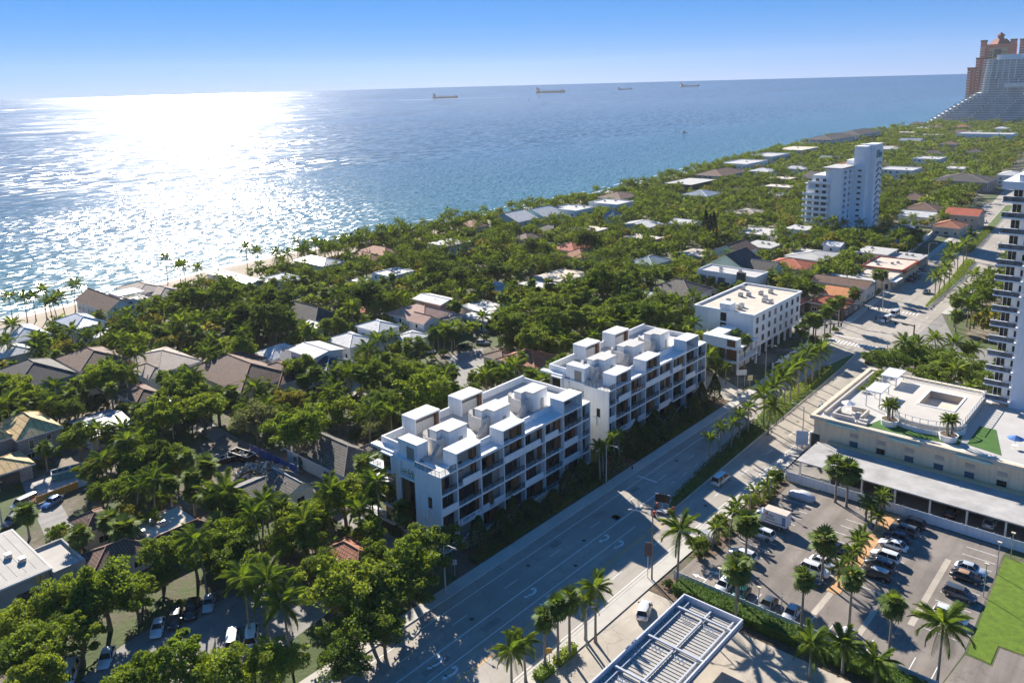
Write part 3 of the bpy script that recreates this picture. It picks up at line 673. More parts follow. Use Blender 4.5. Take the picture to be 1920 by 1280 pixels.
condo('nearer white condominium with glazed end balconies and an OCEAN VIEWS banner', C1, PL, [(93.1, 99.5), (105.3, 111.5)], [91.2, 103.0, 114.4], 'the nearer white condominium', 3, 'OCEAN VIEWS')
condo('farther white condominium, beside the low brown-panelled building', C2, PL, [(146.6, 152.5), (158.6, 164.9)], [139.0, 150.8, 162.4], 'the farther white condominium', 4, 'OCEAN VIEWS')
# ---------------------------------------------------------------- houses
FOOT = []     # footprints (x0,x1,y0,y1,h) kept clear of trees
def hip_roof(root, x0, x1, y0, y1, h, rise, m, cap, kind='hip', ridge=None, ov=.6, wallm=None, th=.22):
    ox, oy = root.location.x, root.location.y
    X0, X1, Y0, Y1 = x0-ov-ox, x1+ov-ox, y0-ov-oy, y1+ov-oy
    along = ridge or ('x' if (X1-X0) > (Y1-Y0) else 'y')
    b = MB(); zt = h+rise
    if along == 'x':
        ym = (Y0+Y1)/2; ins = (Y1-Y0)/2 if kind == 'hip' else 0
        ins = min(ins, (X1-X0)/2-.05)
        A, B = (X0+ins, ym, zt), (X1-ins, ym, zt)
    else:
        xm = (X0+X1)/2; ins = (X1-X0)/2 if kind == 'hip' else 0
        ins = min(ins, (Y1-Y0)/2-.05)
        A, B = (xm, Y0+ins, zt), (xm, Y1-ins, zt)
    c = [(X0, Y0, h), (X1, Y0, h), (X1, Y1, h), (X0, Y1, h)]
    if along == 'x': fs = [[c[0], c[1], B, A], [c[2], c[3], A, B], [c[3], c[0], A], [c[1], c[2], B]]
    else: fs = [[c[1], c[2], B, A], [c[3], c[0], A, B], [c[0], c[1], A], [c[2], c[3], B]]
    for f in fs[:2]: b.face(f)
    if kind == 'hip':
        for f in fs[2:]: b.face(f)
    r = ob('roof', b.mesh('roof', m), root)
    e = MB(); d = [(x, y, h-th) for x, y, _ in c]
    for i in range(4): e.face([d[i], d[(i+1) % 4], c[(i+1) % 4], c[i]])
    e.face(d[::-1])
    ob('fascia', e.mesh('fascia', white), r)
    cp = MB(); up_ = Vector((0, 0, .05))
    cp.tube([Vector(A)+up_, Vector(B)+up_], .11, 5)
    if kind == 'hip':
        for q in c: cp.tube([Vector(q)+up_, Vector(A if (Vector(q)-Vector(A)).length < (Vector(q)-Vector(B)).length else B)+up_], .1, 5)
    ob('ridge_cap', cp.mesh('ridge_cap', cap), r)
    if kind == 'gable':
        q = 1-ov/max(.1, ((Y1-Y0) if along == 'x' else (X1-X0))/2)
        zz = h+rise*q
        for s_ in (0, 1):
            g = MB()
            if along == 'x':
                xx = (x0 if s_ == 0 else x1)-ox; g.face([(xx, y0-oy, h-.3), (xx, y1-oy, h-.3), (xx, y1-oy, h+rise*(1-q)), (xx, ym, zt-.06), (xx, y0-oy, h+rise*(1-q))])
            else:
                yy = (y0 if s_ == 0 else y1)-oy; g.face([(x0-ox, yy, h-.3), (x1-ox, yy, h-.3), (x1-ox, yy, h+rise*(1-q)), (xm, yy, zt-.06), (x0-ox, yy, h+rise*(1-q))])
            ob('gable_wall', g.mesh('gable_wall', wallm or white), root)
    return r
def flat_roof(root, x0, x1, y0, y1, h, deck, para=.45, pm=None, ov=0.):
    ox, oy = root.location.x, root.location.y; a, b_, c, d = x0-ov-ox, x1+ov-ox, y0-ov-oy, y1+ov-oy; t = .25
    p = MB()
    if para > 0:
        zt = h+para; p.box(a-.02, b_+.02, c-.02, c+t, h-.25, zt); p.box(a-.02, b_+.02, d-t, d+.02, h-.25, zt); p.box(a-.02, a+t, c+t, d-t, h-.25, zt); p.box(b_-t, b_+.02, c+t, d-t, h-.25, zt)
    else: p.box(a-.02, b_+.02, c-.02, d+.02, h-.28, h)
    r = ob('roof', p.mesh('roof', pm or white), root)
    ob('roof_deck', MB().box(a+(t if para > 0 else .12), b_-(t if para > 0 else .12), c+(t if para > 0 else .12), d-(t if para > 0 else .12), h-.05 if para > 0 else h-.1, h+.03).mesh('roof_deck', deck), r)
    return r
def house(label, blocks, cat='house', name='house', land=None, group=None, win=True, extra=None, storey=3.0):
    """blocks: (x0,x1,y0,y1,h,kind,rise,wall,roof,cap)"""
    bx = blocks[0]; cx, cy = (bx[0]+bx[1])/2, (bx[2]+bx[3])/2
    root = thing(name, label, cat, (cx, cy, 0), 0, group, land)
    rr = random.Random(int(cx*7+cy*13)); zb = .003*rr.random()
    for k, (x0, x1, y0, y1, h, kind, rise, wm, rm, *rest) in enumerate(blocks):
        cap = rest[0] if rest else rm; z0 = rest[1] if len(rest) > 1 else 0
        FOOT.append((x0, x1, y0, y1, h))
        e = .004*k
        ob('wall', MB().box(x0-cx+e, x1-cx-e, y0-cy+e, y1-cy-e, z0, h-.21-e).mesh('wall', wm), root)
        if kind == 'flat': flat_roof(root, x0, x1, y0, y1, h, rm, rise, cap if cap is not rm else white)
        elif kind == 'slab': flat_roof(root, x0, x1, y0, y1, h, rm, 0, white, ov=rise)
        else: hip_roof(root, x0, x1, y0, y1, h, rise, rm, cap, kind.split('_')[0], kind.split('_')[1] if '_' in kind else None, wallm=wm)
        if win:
            nst = max(1, int((h-z0+.4)//storey))
            for s_ in range(nst):
                zz = z0+.95+s_*storey
                if zz+1.1 > h-.35: break
                for ax, n in (('+x', max(1, int((y1-y0)//3.6))), ('-y', max(1, int((x1-x0)//3.6)))):
                    for i in range(n):
                        if rr.random() < .15: continue
                        t = (i+.5)/n+rr.uniform(-.05, .05); w = rr.choice((.9, 1.2, 1.6))
                        hh = 1.2 if rr.random() < .75 else 1.9; zq = zz if hh < 1.5 else zz-.8
                        if zq+hh > h-.3: hh = h-.35-zq
                        if ax == '+x': window(root, x1-cx-e, y0-cy+(y1-y0)*t, zq, w, hh, '+x', mull=1 if w > 1 else 0)
                        else: window(root, x0-cx+(x1-x0)*t, y0-cy+e, zq, w, hh, '-y', mull=1 if w > 1 else 0)
    # roof clutter so that no roof is bare
    x0, x1, y0, y1, h = bx[:5]
    if bx[5] in ('flat', 'slab'):
        for i in range(rr.randint(1, 3)):
            u, v = rr.uniform(.25, .75), rr.uniform(.2, .8); f = MB().box(-.5, .5, -.45, .45, .03, .8); f.cyl(0, 0, .8, .86, .33)
            ob('air_conditioner', f.mesh('air_conditioner', steel), root, (x0-cx+(x1-x0)*u, y0-cy+(y1-y0)*v, h))
    else:
        f = MB().cyl(0, 0, -1.0, .5, .09, n=6)
        ob('vent_pipe', f.mesh('vent_pipe', grey), root, ((x1-x0)*.12, -(y1-y0)*.22, h+bx[6]*.45))
    if extra: extra(root, cx, cy)
    return root
blue = mat('blue_stucco', (.20, .36, .48), .8, .06, .5, streak=.1); orange = mat('orange_stucco', (.60, .30, .10), .8, .07, .5, streak=.1)
mint = mat('mint_stucco', (.45, .56, .46), .8, .06); aqua = mat('aqua_stucco', (.42, .58, .60), .8, .06); yellow = mat('yellow_stucco', (.70, .55, .28), .8, .06)
tanw = mat('tan_stucco', (.48, .40, .32), .85, .07, streak=.1); darkw = mat('charcoal_cladding', (.05, .048, .05), .6, .15); brownw = mat('brown_cladding', (.17, .105, .075), .7, .2, streak=.3)
capt = mat('tan_ridge_tile', (.34, .26, .21), .85, .1); capw = mat('white_ridge_tile', (.72, .71, .69), .8, .05); capr = mat('terracotta_ridge', (.50, .24, .13), .85, .1)
fabricb = mat('blue_tarp', (.02, .09, .30), .6, .15)
H = house
def turret(root, cx, cy):
    b = MB(); n = 8; pts = [(-219.6-cx+2.9*math.cos(2*math.pi*i/n+.39), 78.2-cy+2.9*math.sin(2*math.pi*i/n+.39)) for i in range(n)]
    b.prism(pts, 0, 5.6); o = ob('turret', b.mesh('turret', offwhite), root)
    b = MB(); q = [(-219.6-cx+3.4*math.cos(2*math.pi*i/n+.39), 78.2-cy+3.4*math.sin(2*math.pi*i/n+.39)) for i in range(n)]
    for i in range(n): b.face([(*q[i], 5.6), (*q[(i+1) % n], 5.6), (-219.6-cx, 78.2-cy, 7.8)])
    ob('turret_roof', b.mesh('turret_roof', t_dark), o)
H('grey hip-roofed house with blue side wall and round turret at the left edge', [(-240,-221.5,61,75.5,6,'hip',3.6,blue,t_dark,capt)], land='the grey-roofed blue house', extra=turret)
H('brown-roofed house with bright orange walls beside the turreted house', [(-239,-222.5,77.5,89.5,6,'hip',2.8,orange,t_brown,capt),(-226,-220,84,89,5.2,'hip',1.2,tanw,t_brown,capt)], land='the orange-walled house')
H('tan tile-roofed house with white walls left of the big brown roof', [(-227,-207,91.5,103,5,'hip_y',2.6,white,t_tan,capt),(-218,-206.5,88.5,95,4.2,'hip',1.6,white,t_tan,capt)], land='the tan-roofed white house')
H('large brown barrel-tile roofed house with many hips in the middle left', [(-204,-177,98,113.5,4.6,'hip',3.8,offwhite,t_brown,capr),(-190,-175.5,108,119,4.0,'hip',2.6,offwhite,t_brown,capr),(-206,-196,104,117,4.2,'hip',2.6,offwhite,t_brown,capr)], land='the large brown tile roof')
H('small two storey white house under a brown tile hip roof, half hidden in trees', [(-200,-189.5,77.5,84,5.2,'hip',1.7,white,t_brown,capr)], land='the small brown-roofed white house')
def chim(dx, dy, h, w=.9, m=None):
    def f(root, cx, cy): ob('chimney', MB().box(dx-w/2, dx+w/2, dy-w/2, dy+w/2, 0, h).box(dx-w/2-.1, dx+w/2+.1, dy-w/2-.1, dy+w/2+.1, h, h+.18).mesh('chimney', m or white), root)
    return f
H('low house with a pale grey metal gable roof and a square chimney', [(-195,-182,63.5,72.5,3.5,'gable_y',1.3,offwhite,t_gmetal,capw)], land='the grey metal roof', extra=chim(1.5,-2.5,5.6))
def site(root, cx, cy):
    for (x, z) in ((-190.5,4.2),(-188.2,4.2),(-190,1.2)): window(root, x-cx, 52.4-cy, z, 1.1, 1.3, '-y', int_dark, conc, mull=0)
H('unfinished two storey block house with a plywood-sheathed roof at the left edge', [(-200,-187,50.5,59,6,'hip',2.6,block,t_ply,t_ply),(-199,-190,45,50.3,6,'hip',1.8,block,t_ply,t_ply)], land='the unfinished plywood-roofed house', extra=site)
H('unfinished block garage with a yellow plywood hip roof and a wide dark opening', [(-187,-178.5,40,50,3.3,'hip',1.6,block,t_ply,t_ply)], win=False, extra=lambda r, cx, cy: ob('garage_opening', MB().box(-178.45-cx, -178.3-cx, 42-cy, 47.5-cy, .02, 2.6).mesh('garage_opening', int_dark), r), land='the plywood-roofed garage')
def concrete_extra(root, cx, cy):
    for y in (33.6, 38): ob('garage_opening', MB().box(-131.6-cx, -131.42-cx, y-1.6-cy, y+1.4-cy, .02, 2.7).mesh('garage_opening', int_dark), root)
    ob('timber_door', MB().box(-131.6-cx, -131.4-cx, 34.9-cy, 36.2-cy, 3.3, 4.6).mesh('timber_door', t_ply), root)
    for k in range(6): ob('roof_seam', MB().box(-148.5-cx, -133-cx, 30+1.4*k-cy, 30.06+1.4*k-cy, 5.03, 5.07).mesh('roof_seam', concl), root)
H('flat-roofed grey concrete house shell in the lower left corner', [(-149,-131.6,27,37,5,'slab',.35,conc,concl),(-140,-130.2,37.2,42,4.2,'flat',.5,conc,concl,conc)], land='the grey concrete house shell', extra=concrete_extra, win=False)
H('brown tile-roofed pavilion with a white chimney by the concrete house shell', [(-146,-140,46,51,4.0,'hip',1.7,offwhite,t_brown,capr)], land='the brown-tiled pavilion', extra=chim(2.2,-4.6,4.6,1.0))
H('long low house with brown tile edges around a flat tan roof', [(-137,-129,50,61,3.6,'flat',.15,offwhite,rooft,t_brown),(-133.5,-127.5,42.5,51.5,3.7,'hip',1.5,offwhite,t_brown,capr),(-129.2,-127.2,51.6,61,3.6,'hip',.8,offwhite,t_brown,capr)], land='the flat tan roof with brown tile edges')
H('half-demolished white cottage with a grey-green gable roof beside rubble', [(-133,-124.5,76.5,82,3.5,'gable_x',1.6,white,t_shing,capw),(-136,-130,71.5,76.3,3.2,'gable_y',1.2,white,t_shing,capw)], land='the half-demolished white cottage')
H('long house with weathered brown shingle hips behind the nearer condominium', [(-143,-123,88.5,98,3.4,'hip',3.0,offwhite,t_shing,capt),(-130,-121,95,103,3.4,'hip',2.4,offwhite,t_shing,capt)], land='the brown shingle house')
H('cream house with a red tile hip roof amid trees by the avenue', [(-103,-92,67,74,4.2,'hip',2.2,cream,t_terra,capr)], land='the red-roofed cream house')
def modern(root, cx, cy):
    ob('roof_terrace_frame', MB().box(-287-cx, -278.2-cx, 112-cy, 112.3-cy, 8.2, 10.2).box(-287-cx, -278.2-cx, 112-cy, 121-cy, 10.2, 10.5).mesh('roof_terrace_frame', white), root)
    window(root, -277.9-cx, 118.6-cy, 4.2, 3.2, 2.2, '+x', mull=2); ob('garage_door', MB().box(-277.9-cx, -277.7-cx, 113-cy, 118-cy, .02, 2.5).mesh('garage_door', brownw), root)
H('modern three level beach house of dark frame and pale blue box', [(-287,-278.5,112,116.2,8.0,'flat',.4,darkw,roofg,white),(-286,-278,116.4,122,7.6,'flat',.3,white,roofg,white)], land='the modern dark beach house', extra=modern)
H('white house with a white standing-seam hip roof near the beach', [(-281,-266,92.5,101.5,6,'hip',2.2,white,t_wmetal,capw),(-266,-260,96,103,3.4,'hip',1.2,white,t_wmetal,capw)], land='the white metal-roofed house')
H('tall white beach house with a steep brown gable roof', [(-300,-274,106,115.5,7,'gable_x',3.4,white,t_brown,capt)], land='the steep brown gable house')
H('wide tan beach house with low hipped grey-brown roofs', [(-310,-293,125,136,6.2,'hip',2.0,tanw,t_tan,capt),(-300,-285,129,139,5.2,'hip',2.2,greige,t_tan,capt),(-293.5,-286,123,129.5,5.0,'hip',1.6,greige,t_tan,capt)], land='the wide tan beach house')
H('long low beach house with a white ribbed metal roof', [(-314,-281,163.5,170,4.2,'gable_x',.8,white,t_wmetal,capw)], land='the long white-roofed beach house')
H('white house with a pale hipped roof at the left edge by the beach', [(-283,-266,74.5,85,6,'hip',2.4,offwhite,t_white,capw),(-268,-256,68,77,5,'hip',1.8,offwhite,t_white,capw)], land='the white hip-roofed house at the left edge')
H('small white pavilion under palms behind the beach', [(-282,-268,172.5,180.5,5,'hip',1.4,offwhite,t_white,capw),(-292,-281,170,176,3.4,'slab',.4,white,roofw)], land='the small white pavilion')
H('mint green house with a pale grey hip roof near the beach', [(-302,-280,198.5,209,5,'hip',2.0,mint,t_gmetal,capw)], land='the mint green house')
H('terracotta hip-roofed beach house among coconut palms, the nearer of the pair', [(-293,-275,219,228,4.2,'hip',2.2,cream,t_terra,capr)], land='the nearer terracotta beach house')
H('terracotta hip-roofed beach house among coconut palms, the farther of the pair', [(-297,-278,230,240.5,4.4,'hip',2.4,cream,t_terra,capr)], land='the farther terracotta beach house')
H('white cubic two storey house with a flat roof and blue windows', [(-250,-239,200,212.5,5.6,'flat',.4,white,roofw),(-256,-245,194,200,3.2,'slab',.4,white,roofw)], land='the white cubic house')
H('flat-roofed pale house sunk in hedges beyond the cubic house', [(-232,-218,226,236,3.4,'slab',.5,offwhite,rooft)], land='the pale house in hedges')
H('dark grey-brown hip-roofed house with a pale green annex', [(-238,-215,147.5,157,4,'hip',3.4,cream,t_dark,capt),(-217,-209,144,150,3.4,'gable_x',1.4,mint,t_gmetal,capw)], land='the dark hip-roofed house')
H('ruddy garden pavilion with small red pyramid roof', [(-221,-215,168,173,2.6,'hip',1.8,brownw,t_red,capr)], land='the red pyramid pavilion')
def arch(root, cx, cy): window(root, -180.9-cx, 167-cy, 2.6, 1.3, 2.4, '+x')
H('two storey white house with a pink tile roof and an arched window', [(-199,-182,165,178,6,'hip',3.0,white,t_pink,capr),(-188,-181,164,170,5.8,'gable_x',2.0,white,t_pink,capr),(-190,-180.5,172,180,5.2,'hip',1.6,white,t_pink,capr)], land='the pink-roofed house', extra=arch)
H('white two storey house with a shallow gable behind the pink roof', [(-203,-190,180,188,7,'gable_x',1.0,cream,t_white,capw)], land='the white gable house behind the pink roof')
H('square white two storey house with an overhanging white pyramid roof', [(-193,-183,147.5,155.5,7,'hip',1.6,white,t_white,capw),(-184,-176.5,154,162,3.6,'hip',1.2,white,t_white,capw),(-196,-184,137.5,147,4.6,'hip',1.8,white,t_white,capw)], land='the square white pyramid-roofed house')
H('large low house with a navy and white tile roof and a white clerestory box', [(-199,-172,120,131,4,'hip',2.4,white,t_navy,capw),(-190,-179,121.5,131,6.8,'gable_x',.9,white,t_white,capw),(-203,-194,117.5,128,4.2,'hip',2.0,white,t_white,capw)], land='the navy-roofed house')
H('white flat-roofed bungalow with stepped roofs right of the pink house', [(-191,-176,190,200,4,'slab',.5,white,roofw),(-184,-173,184,190,3.4,'slab',.4,white,roofw)], land='the stepped white bungalow')
H('small open terracotta-roofed shelter right behind the nearer condominium', [(-127,-118,128,139,3.0,'gable_y',1.0,cream,t_terra,capr)], land='the small terracotta shelter', win=False)
H('terracotta hip-roofed house just behind the farther condominium', [(-144,-131,157.5,169.5,4,'hip',2.4,cream,t_terra,capr),(-150,-143,158,164,3.6,'hip',1.4,cream,t_brown,capr)], land='the terracotta house behind the farther condominium')
H('low house with a flat tan roof and peach walls', [(-198,-184,239,256,4,'slab',.5,tanw,rooft),(-197,-186,229,237,3.4,'slab',.5,cream,roofw)], land='the flat tan-roofed peach house')
H('white bungalow with a flat pyramid cupola roof below the peach house', [(-206,-197,216,226,3.4,'slab',.5,white,roofw),(-204,-200,219,223,4.3,'hip',.7,white,t_white,capw)], land='the white bungalow with a cupola')
H('dark weathered shingle hip roof left of the three storey hotel', [(-152,-134,247,262,4,'hip',3.8,offwhite,t_shing,capt),(-150,-142,237,246,3.6,'gable_x',1.6,white,t_white,capw)], land='the weathered shingle roof')
def md2(root, cx, cy):
    ob('chimney_slab', MB().box(-128.2-cx, -125.2-cx, 269.2-cy, 270.6-cy, 0, 9.6).mesh('chimney_slab', darkw), root)
    for x in (-142, -138.2, -134.4): window(root, x-cx, 270-cy, 4.3, 2.6, 2.2, '-y', bglass, dark, mull=1)
H('modern white two storey house with a flat roof and dark chimney slab', [(-144.5,-121.5,270.2,281,8,'flat',.5,white,roofw)], land='the modern white house with a dark slab', extra=md2)
H('steep dark grey gable roof house behind the modern white house', [(-150,-131,285,302,6,'gable_y',6.0,mint,t_dark,capt),(-134,-124,290,300,6.2,'gable_x',3.0,mint,t_dark,capw)], land='the steep dark gable house')
H('low house with a salmon red hip roof beyond the steep dark gable', [(-136,-120,310,324,4,'hip',2.4,cream,t_red,capr)], land='the salmon-roofed house')
def pizza(root, cx, cy): pass
H('single storey restaurant with a bright orange tile roof at the crossing', [(-99,-89,273.5,285,5.4,'gable_x',1.8,tanw,t_orange,capr),(-100,-88.5,266,273.4,3.8,'hip',2.0,brownw,t_red,capr)], land='the orange-roofed restaurant')
H('small brick-red roofed kiosk left of the orange restaurant', [(-109,-102,262,269,3.6,'hip',1.8,brownw,t_red,capr)], land='the brick-red kiosk')
H('long brown tile-roofed motel wing with small square windows', [(-109,-90,291,300,5,'gable_x',1.6,offwhite,t_brown,capt)], land='the brown motel wing')
H('long white flat-roofed shed behind the brown motel wing', [(-109,-92,304,310,4.2,'slab',.3,offwhite,roofw)], land='the white flat shed')
def shops(root, cx, cy):
    ob('awning', MB().box(-88.4-cx, -86.2-cx, 312-cy, 320-cy, 3.2, 3.6).mesh('awning', white), root)
    ob('fascia_sign', MB().box(-87.9-cx, -87.6-cx, 325.6-cy, 346-cy, 3.6, 5.4).mesh('fascia_sign', mat('red_fascia', (.42, .06, .03), .7, .12)), root)
    ob('fascia_sign', MB().box(-87.6-cx, -87.4-cx, 329-cy, 341-cy, 4.2, 5.1).mesh('fascia_sign', yellow), root)
H('shop row with a flat tan roof and red and yellow fascia facing the avenue', [(-103,-88,325,346.5,5,'flat',.4,cream,rooft,mat('red_fascia', (.42, .06, .03), .7, .12)),(-100,-88.5,313,324.8,4.2,'slab',.3,cream,rooft)], land='the red-fascia shops', extra=shops)
H('white flat-roofed annex standing behind the red-fascia shops', [(-113,-101,349,363,5.6,'slab',.4,offwhite,roofw)], land='the white annex')
H('grey flat-roofed shop at the far end of the shop row', [(-100,-89.5,348.5,365,4.2,'slab',.3,greige,roofg)], land='the grey shop')
H('wide low house with a faded grey roof left of the white annex', [(-136,-120,330,350,4,'hip',1.4,offwhite,roofg,roofg),(-128,-121,352,360,6.2,'gable_x',1.2,white,t_white,capw)], land='the wide faded-grey roof')
# far rows near the beach
FAR = [
 ('row house with a white barrel roof facing the sea, left of three',(-300,-280,325,341,6,'gable_y',4,aqua,t_white,capw)),
 ('row house with a white barrel roof facing the sea, middle of three',(-297,-278,345,361,6,'gable_y',4,aqua,t_white,capw)),
 ('grey flat-roofed house at the right end of the barrel-roofed row',(-292,-272,366,385,7,'flat',.5,white,roofg)),
 ('white modern house with stacked flat roofs among palms',(-282,-262,392,410,8,'flat',.5,white,roofw)),
 ('brown hip-roofed beach house with cream walls among palms',(-296,-278,420,442,7,'hip',3,cream,t_brown,capt)),
 ('aqua house with a small pointed tower roof',(-243,-237,352,358,9,'hip',3.4,aqua,t_teal,capw)),
 ('long white-roofed bungalow beside the pointed tower',(-238,-220,358,372,4,'gable_y',1.6,white,t_white,capw)),
 ('white gable-roofed bungalow in mid distance',(-216,-203,372,386,4.6,'gable_x',1.8,white,t_white,capw)),
 ('red-roofed house with a small chimney deep in trees',(-226,-214,286,300,4.4,'hip',2.6,cream,t_red,capr)),
 ('orange-red hip roof rising behind the peach house',(-214,-202,276,290,4.4,'hip',2.6,cream,t_terra,capr)),
 ('blue-grey roofed cottage with a turquoise gable',(-182,-171,282,296,4.2,'hip',2.2,aqua,t_teal,capw)),
 ('low tan flat-roofed house right of the blue-grey cottage',(-176,-163,312,326,3.6,'slab',.4,tanw,rooft)),
 ('house with a dark brown gable and white walls near the centre right',(-163,-150,318,334,5.4,'gable_y',3.2,white,t_brown,capt)),
 ('flat white-grey roofed house tucked behind the dark brown gable',(-158,-146,338,352,5,'slab',.5,greige,roofg)),
 ('white cabin with a single blue window on a slope of trees',(-156,-146,378,390,7,'slab',.3,white,roofw)),
 ('low white-roofed house left of the white cabin',(-178,-162,372,390,3.8,'slab',.5,offwhite,roofw)),
 ('tan house with a square stone chimney in mid distance',(-206,-190,420,438,4.6,'hip',1.6,tanw,t_tan,capw)),
 ('pale two storey house with stepped verandas facing the lawn',(-256,-238,455,475,7.5,'hip',2.4,offwhite,t_gmetal,capw)),
 ('long charcoal modern house behind beach palms',(-292,-268,490,530,8.5,'flat',.5,darkw,roofg,darkw)),
 ('wide mediterranean villa with brown tiles and cream walls',(-296,-274,545,585,9,'hip',3.6,cream,t_brown,capt)),
 ('white cubist villa with a dark porthole window by the sea',(-314,-290,620,660,10,'flat',.6,white,roofw)),
 ('white flat villa with grey glass beyond the cubist villa',(-322,-300,690,730,10,'flat',.6,white,roofg)),
 ('pale flat-roofed villa farther along the beach',(-330,-306,770,810,10,'slab',1.0,offwhite,rooft)),
 ('blue and white gabled cottage inland of the cubist villa',(-232,-212,590,612,6,'gable_x',3.6,aqua,t_dark,capw)),
 ('mauve-roofed beach hotel with rows of small windows',(-345,-318,880,950,12,'hip',4,offwhite,t_dark,capt)),
 ('second mauve-roofed beach hotel just beyond the first',(-345,-318,965,1040,12,'hip',4,offwhite,t_dark,capt)),
 ('white stacked house right behind the wave-decorated tower',(-196,-172,640,665,9,'flat',.5,white,roofw)),
 ('small white box house above the stacked house',(-198,-178,735,760,9,'flat',.5,white,roofw)),
 ('grey hip-roofed house in the far trees',(-150,-118,610,640,7,'hip',4,greige,t_dark,capt)),
 ('pale pavilion with a round white roof in the far trees',(-122,-108,660,680,7,'hip',2,white,t_white,capw)),
 ('long white low building at the foot of the stepped tower',(-235,-180,1030,1060,11,'flat',.6,white,roofw)),
 ('white two level villa right of the far pavilion',(-100,-72,690,715,10,'flat',.5,white,roofw)),
 ('red-roofed villa below the white two level villa',(-84,-58,590,615,7,'hip',4,cream,t_terra,capr)),
 ('grey-roofed villa at the far right',(-62,-36,700,725,9,'hip',4,greige,t_dark,capt)),
 ('small dark pyramid-roofed house among far palms',(-146,-132,520,536,5,'hip',3,brownw,t_brown,capt)),
 ('white shed-roofed house right of the wave-decorated tower',(-128,-112,458,474,5,'gable_x',1.8,white,t_white,capw)),
 ('brown pitched roof above the white shed-roofed house',(-132,-116,482,500,5,'hip',3,tanw,t_brown,capt)),
 ('house with a vivid red roof beside the avenue in the distance',(-107,-92,462,478,7,'gable_x',2.6,tanw,t_red,capr)),
 ('terracotta-roofed shop in front of the vivid red roof',(-106,-94,436,452,4.4,'hip',2.4,cream,t_terra,capr)),
 ('blue awning roof by the car park of the tower',(-122,-112,424,434,3.6,'hip',1.4,aqua,t_teal,capw)),
 ('pale house with a flat grey roof at the far right edge',(-62,-46,520,540,6,'slab',.6,tanw,rooft)),
 ('small white roof between palms left of the far pavilion',(-165,-152,700,716,6,'slab',.5,white,roofw)),
]
for lab, b in FAR: H(lab, [b], storey=3.1)
# infill houses of the grid, told apart by the nearest named building
IN = []; hr = random.Random(77); INF = [len(FOOT), 0]
RF = [('white flat-roofed', 'slab', .4, white, roofw, white), ('grey flat-roofed', 'slab', .4, offwhite, roofg, white), ('brown hip-roofed', 'hip', 2.6, cream, t_brown, capt), ('white hip-roofed', 'hip', 2.0, white, t_white, capw), ('terracotta hip-roofed', 'hip', 2.4, cream, t_terra, capr), ('grey gable-roofed', 'gable', 2.0, white, t_gmetal, capw), ('dark hip-roofed', 'hip', 2.8, tanw, t_dark, capt), ('tan flat-roofed', 'slab', .5, tanw, rooft, white)]
for _ in range(900):
    y = 235+hr.random()**1.25*1080; x0_, x1_ = (-290-.05*(y-235), -118) if hr.random() < .86 else (-58, 20)
    x = hr.uniform(x0_, x1_)
    if x > -70 and y < 290: continue
    if y > 400 and x > wk(y)-26 and x < ek(y)+16: continue
    if x > wk(y)-18 and x < ek(y)+14: continue
    w, dd = hr.uniform(9, 15)*(1+y/2400), hr.uniform(8, 13)*(1+y/2400)
    if any(a_-8 < x+w/2 and b_+8 > x-w/2 and c_-9 < y+dd/2 and d_+9 > y-dd/2 for a_, b_, c_, d_, _h in FOOT): continue
    k_ = hr.choice(RF); hh = hr.choice((3.6, 4.2, 6.2, 6.6))*(1+y/2600)
    r_ = H('x', [(x-w/2, x+w/2, y-dd/2, y+dd/2, hh, k_[1], k_[2], k_[3], k_[4], k_[5])], storey=3.1); IN.append((r_, k_[0]+' house', x, y))
    if len(IN) >= 62: break
INF[1] = len(FOOT)
# ---------------------------------------------------------------- three storey white hotel and its low neighbour
def hotel():
    root = thing('hotel', 'plain white three storey hotel with a flat gravel roof and square windows', 'hotel', (-102.5, 209, 0), 0, None, 'the white three storey hotel')
    FOOT.append((-113, -92, 209, 243, 13)); L0 = lambda x, y: (x+102.5, y-209)
    part(root, 'wall', MB().box(-112, -94, 209, 242, 3.4, 12.8), white)
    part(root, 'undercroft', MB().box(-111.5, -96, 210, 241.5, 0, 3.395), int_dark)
    for k in range(8): part(root, 'pillar', MB().box(-94.7, -94.2, 210+k*4.4, 210.5+k*4.4, 0, 3.39), white)
    p = MB(); p.box(-112.4, -93.7, 208.7, 209.1, 12.8, 13.5); p.box(-112.4, -93.7, 241.9, 242.3, 12.8, 13.5); p.box(-112.4, -111.9, 209.1, 241.9, 12.8, 13.5); p.box(-94.1, -93.7, 209.1, 241.9, 12.8, 13.5)
    part(root, 'parapet', p, white); part(root, 'roof_deck', MB().box(-111.8, -94.15, 209.15, 241.85, 12.81, 12.9), rooft)
    part(root, 'stair_head', MB().box(-104.4, -101.2, 209.12, 212.5, 12.9, 15.2), white)
    for f in range(3):
        for k in range(8): window(root, 8.5, 2.4+k*4.05, 4.6+f*2.95, 1.35, 1.6, '+x', None, grey, mull=1)
    for f in range(3):
        part(root, 'stair_window', MB().box(-104.0, -102.2, 208.94, 209.02, 4.2+f*2.95, 6.7+f*2.95), dglass)
    r = random.Random(3)
    for k in range(12):
        x, y = -110+14*r.random(), 212+28*r.random(); f = MB().box(x-.6, x+.6, y-.5, y+.5, 13.1, 14.1); f.cyl(x, y, 14.1, 14.2, .42); f.box(x-.7, x-.6, y-.5, y+.5, 12.9, 13.1); f.box(x+.6, x+.7, y-.5, y+.5, 12.9, 13.1)
        part(root, 'air_conditioner', f, steel)
hotel()
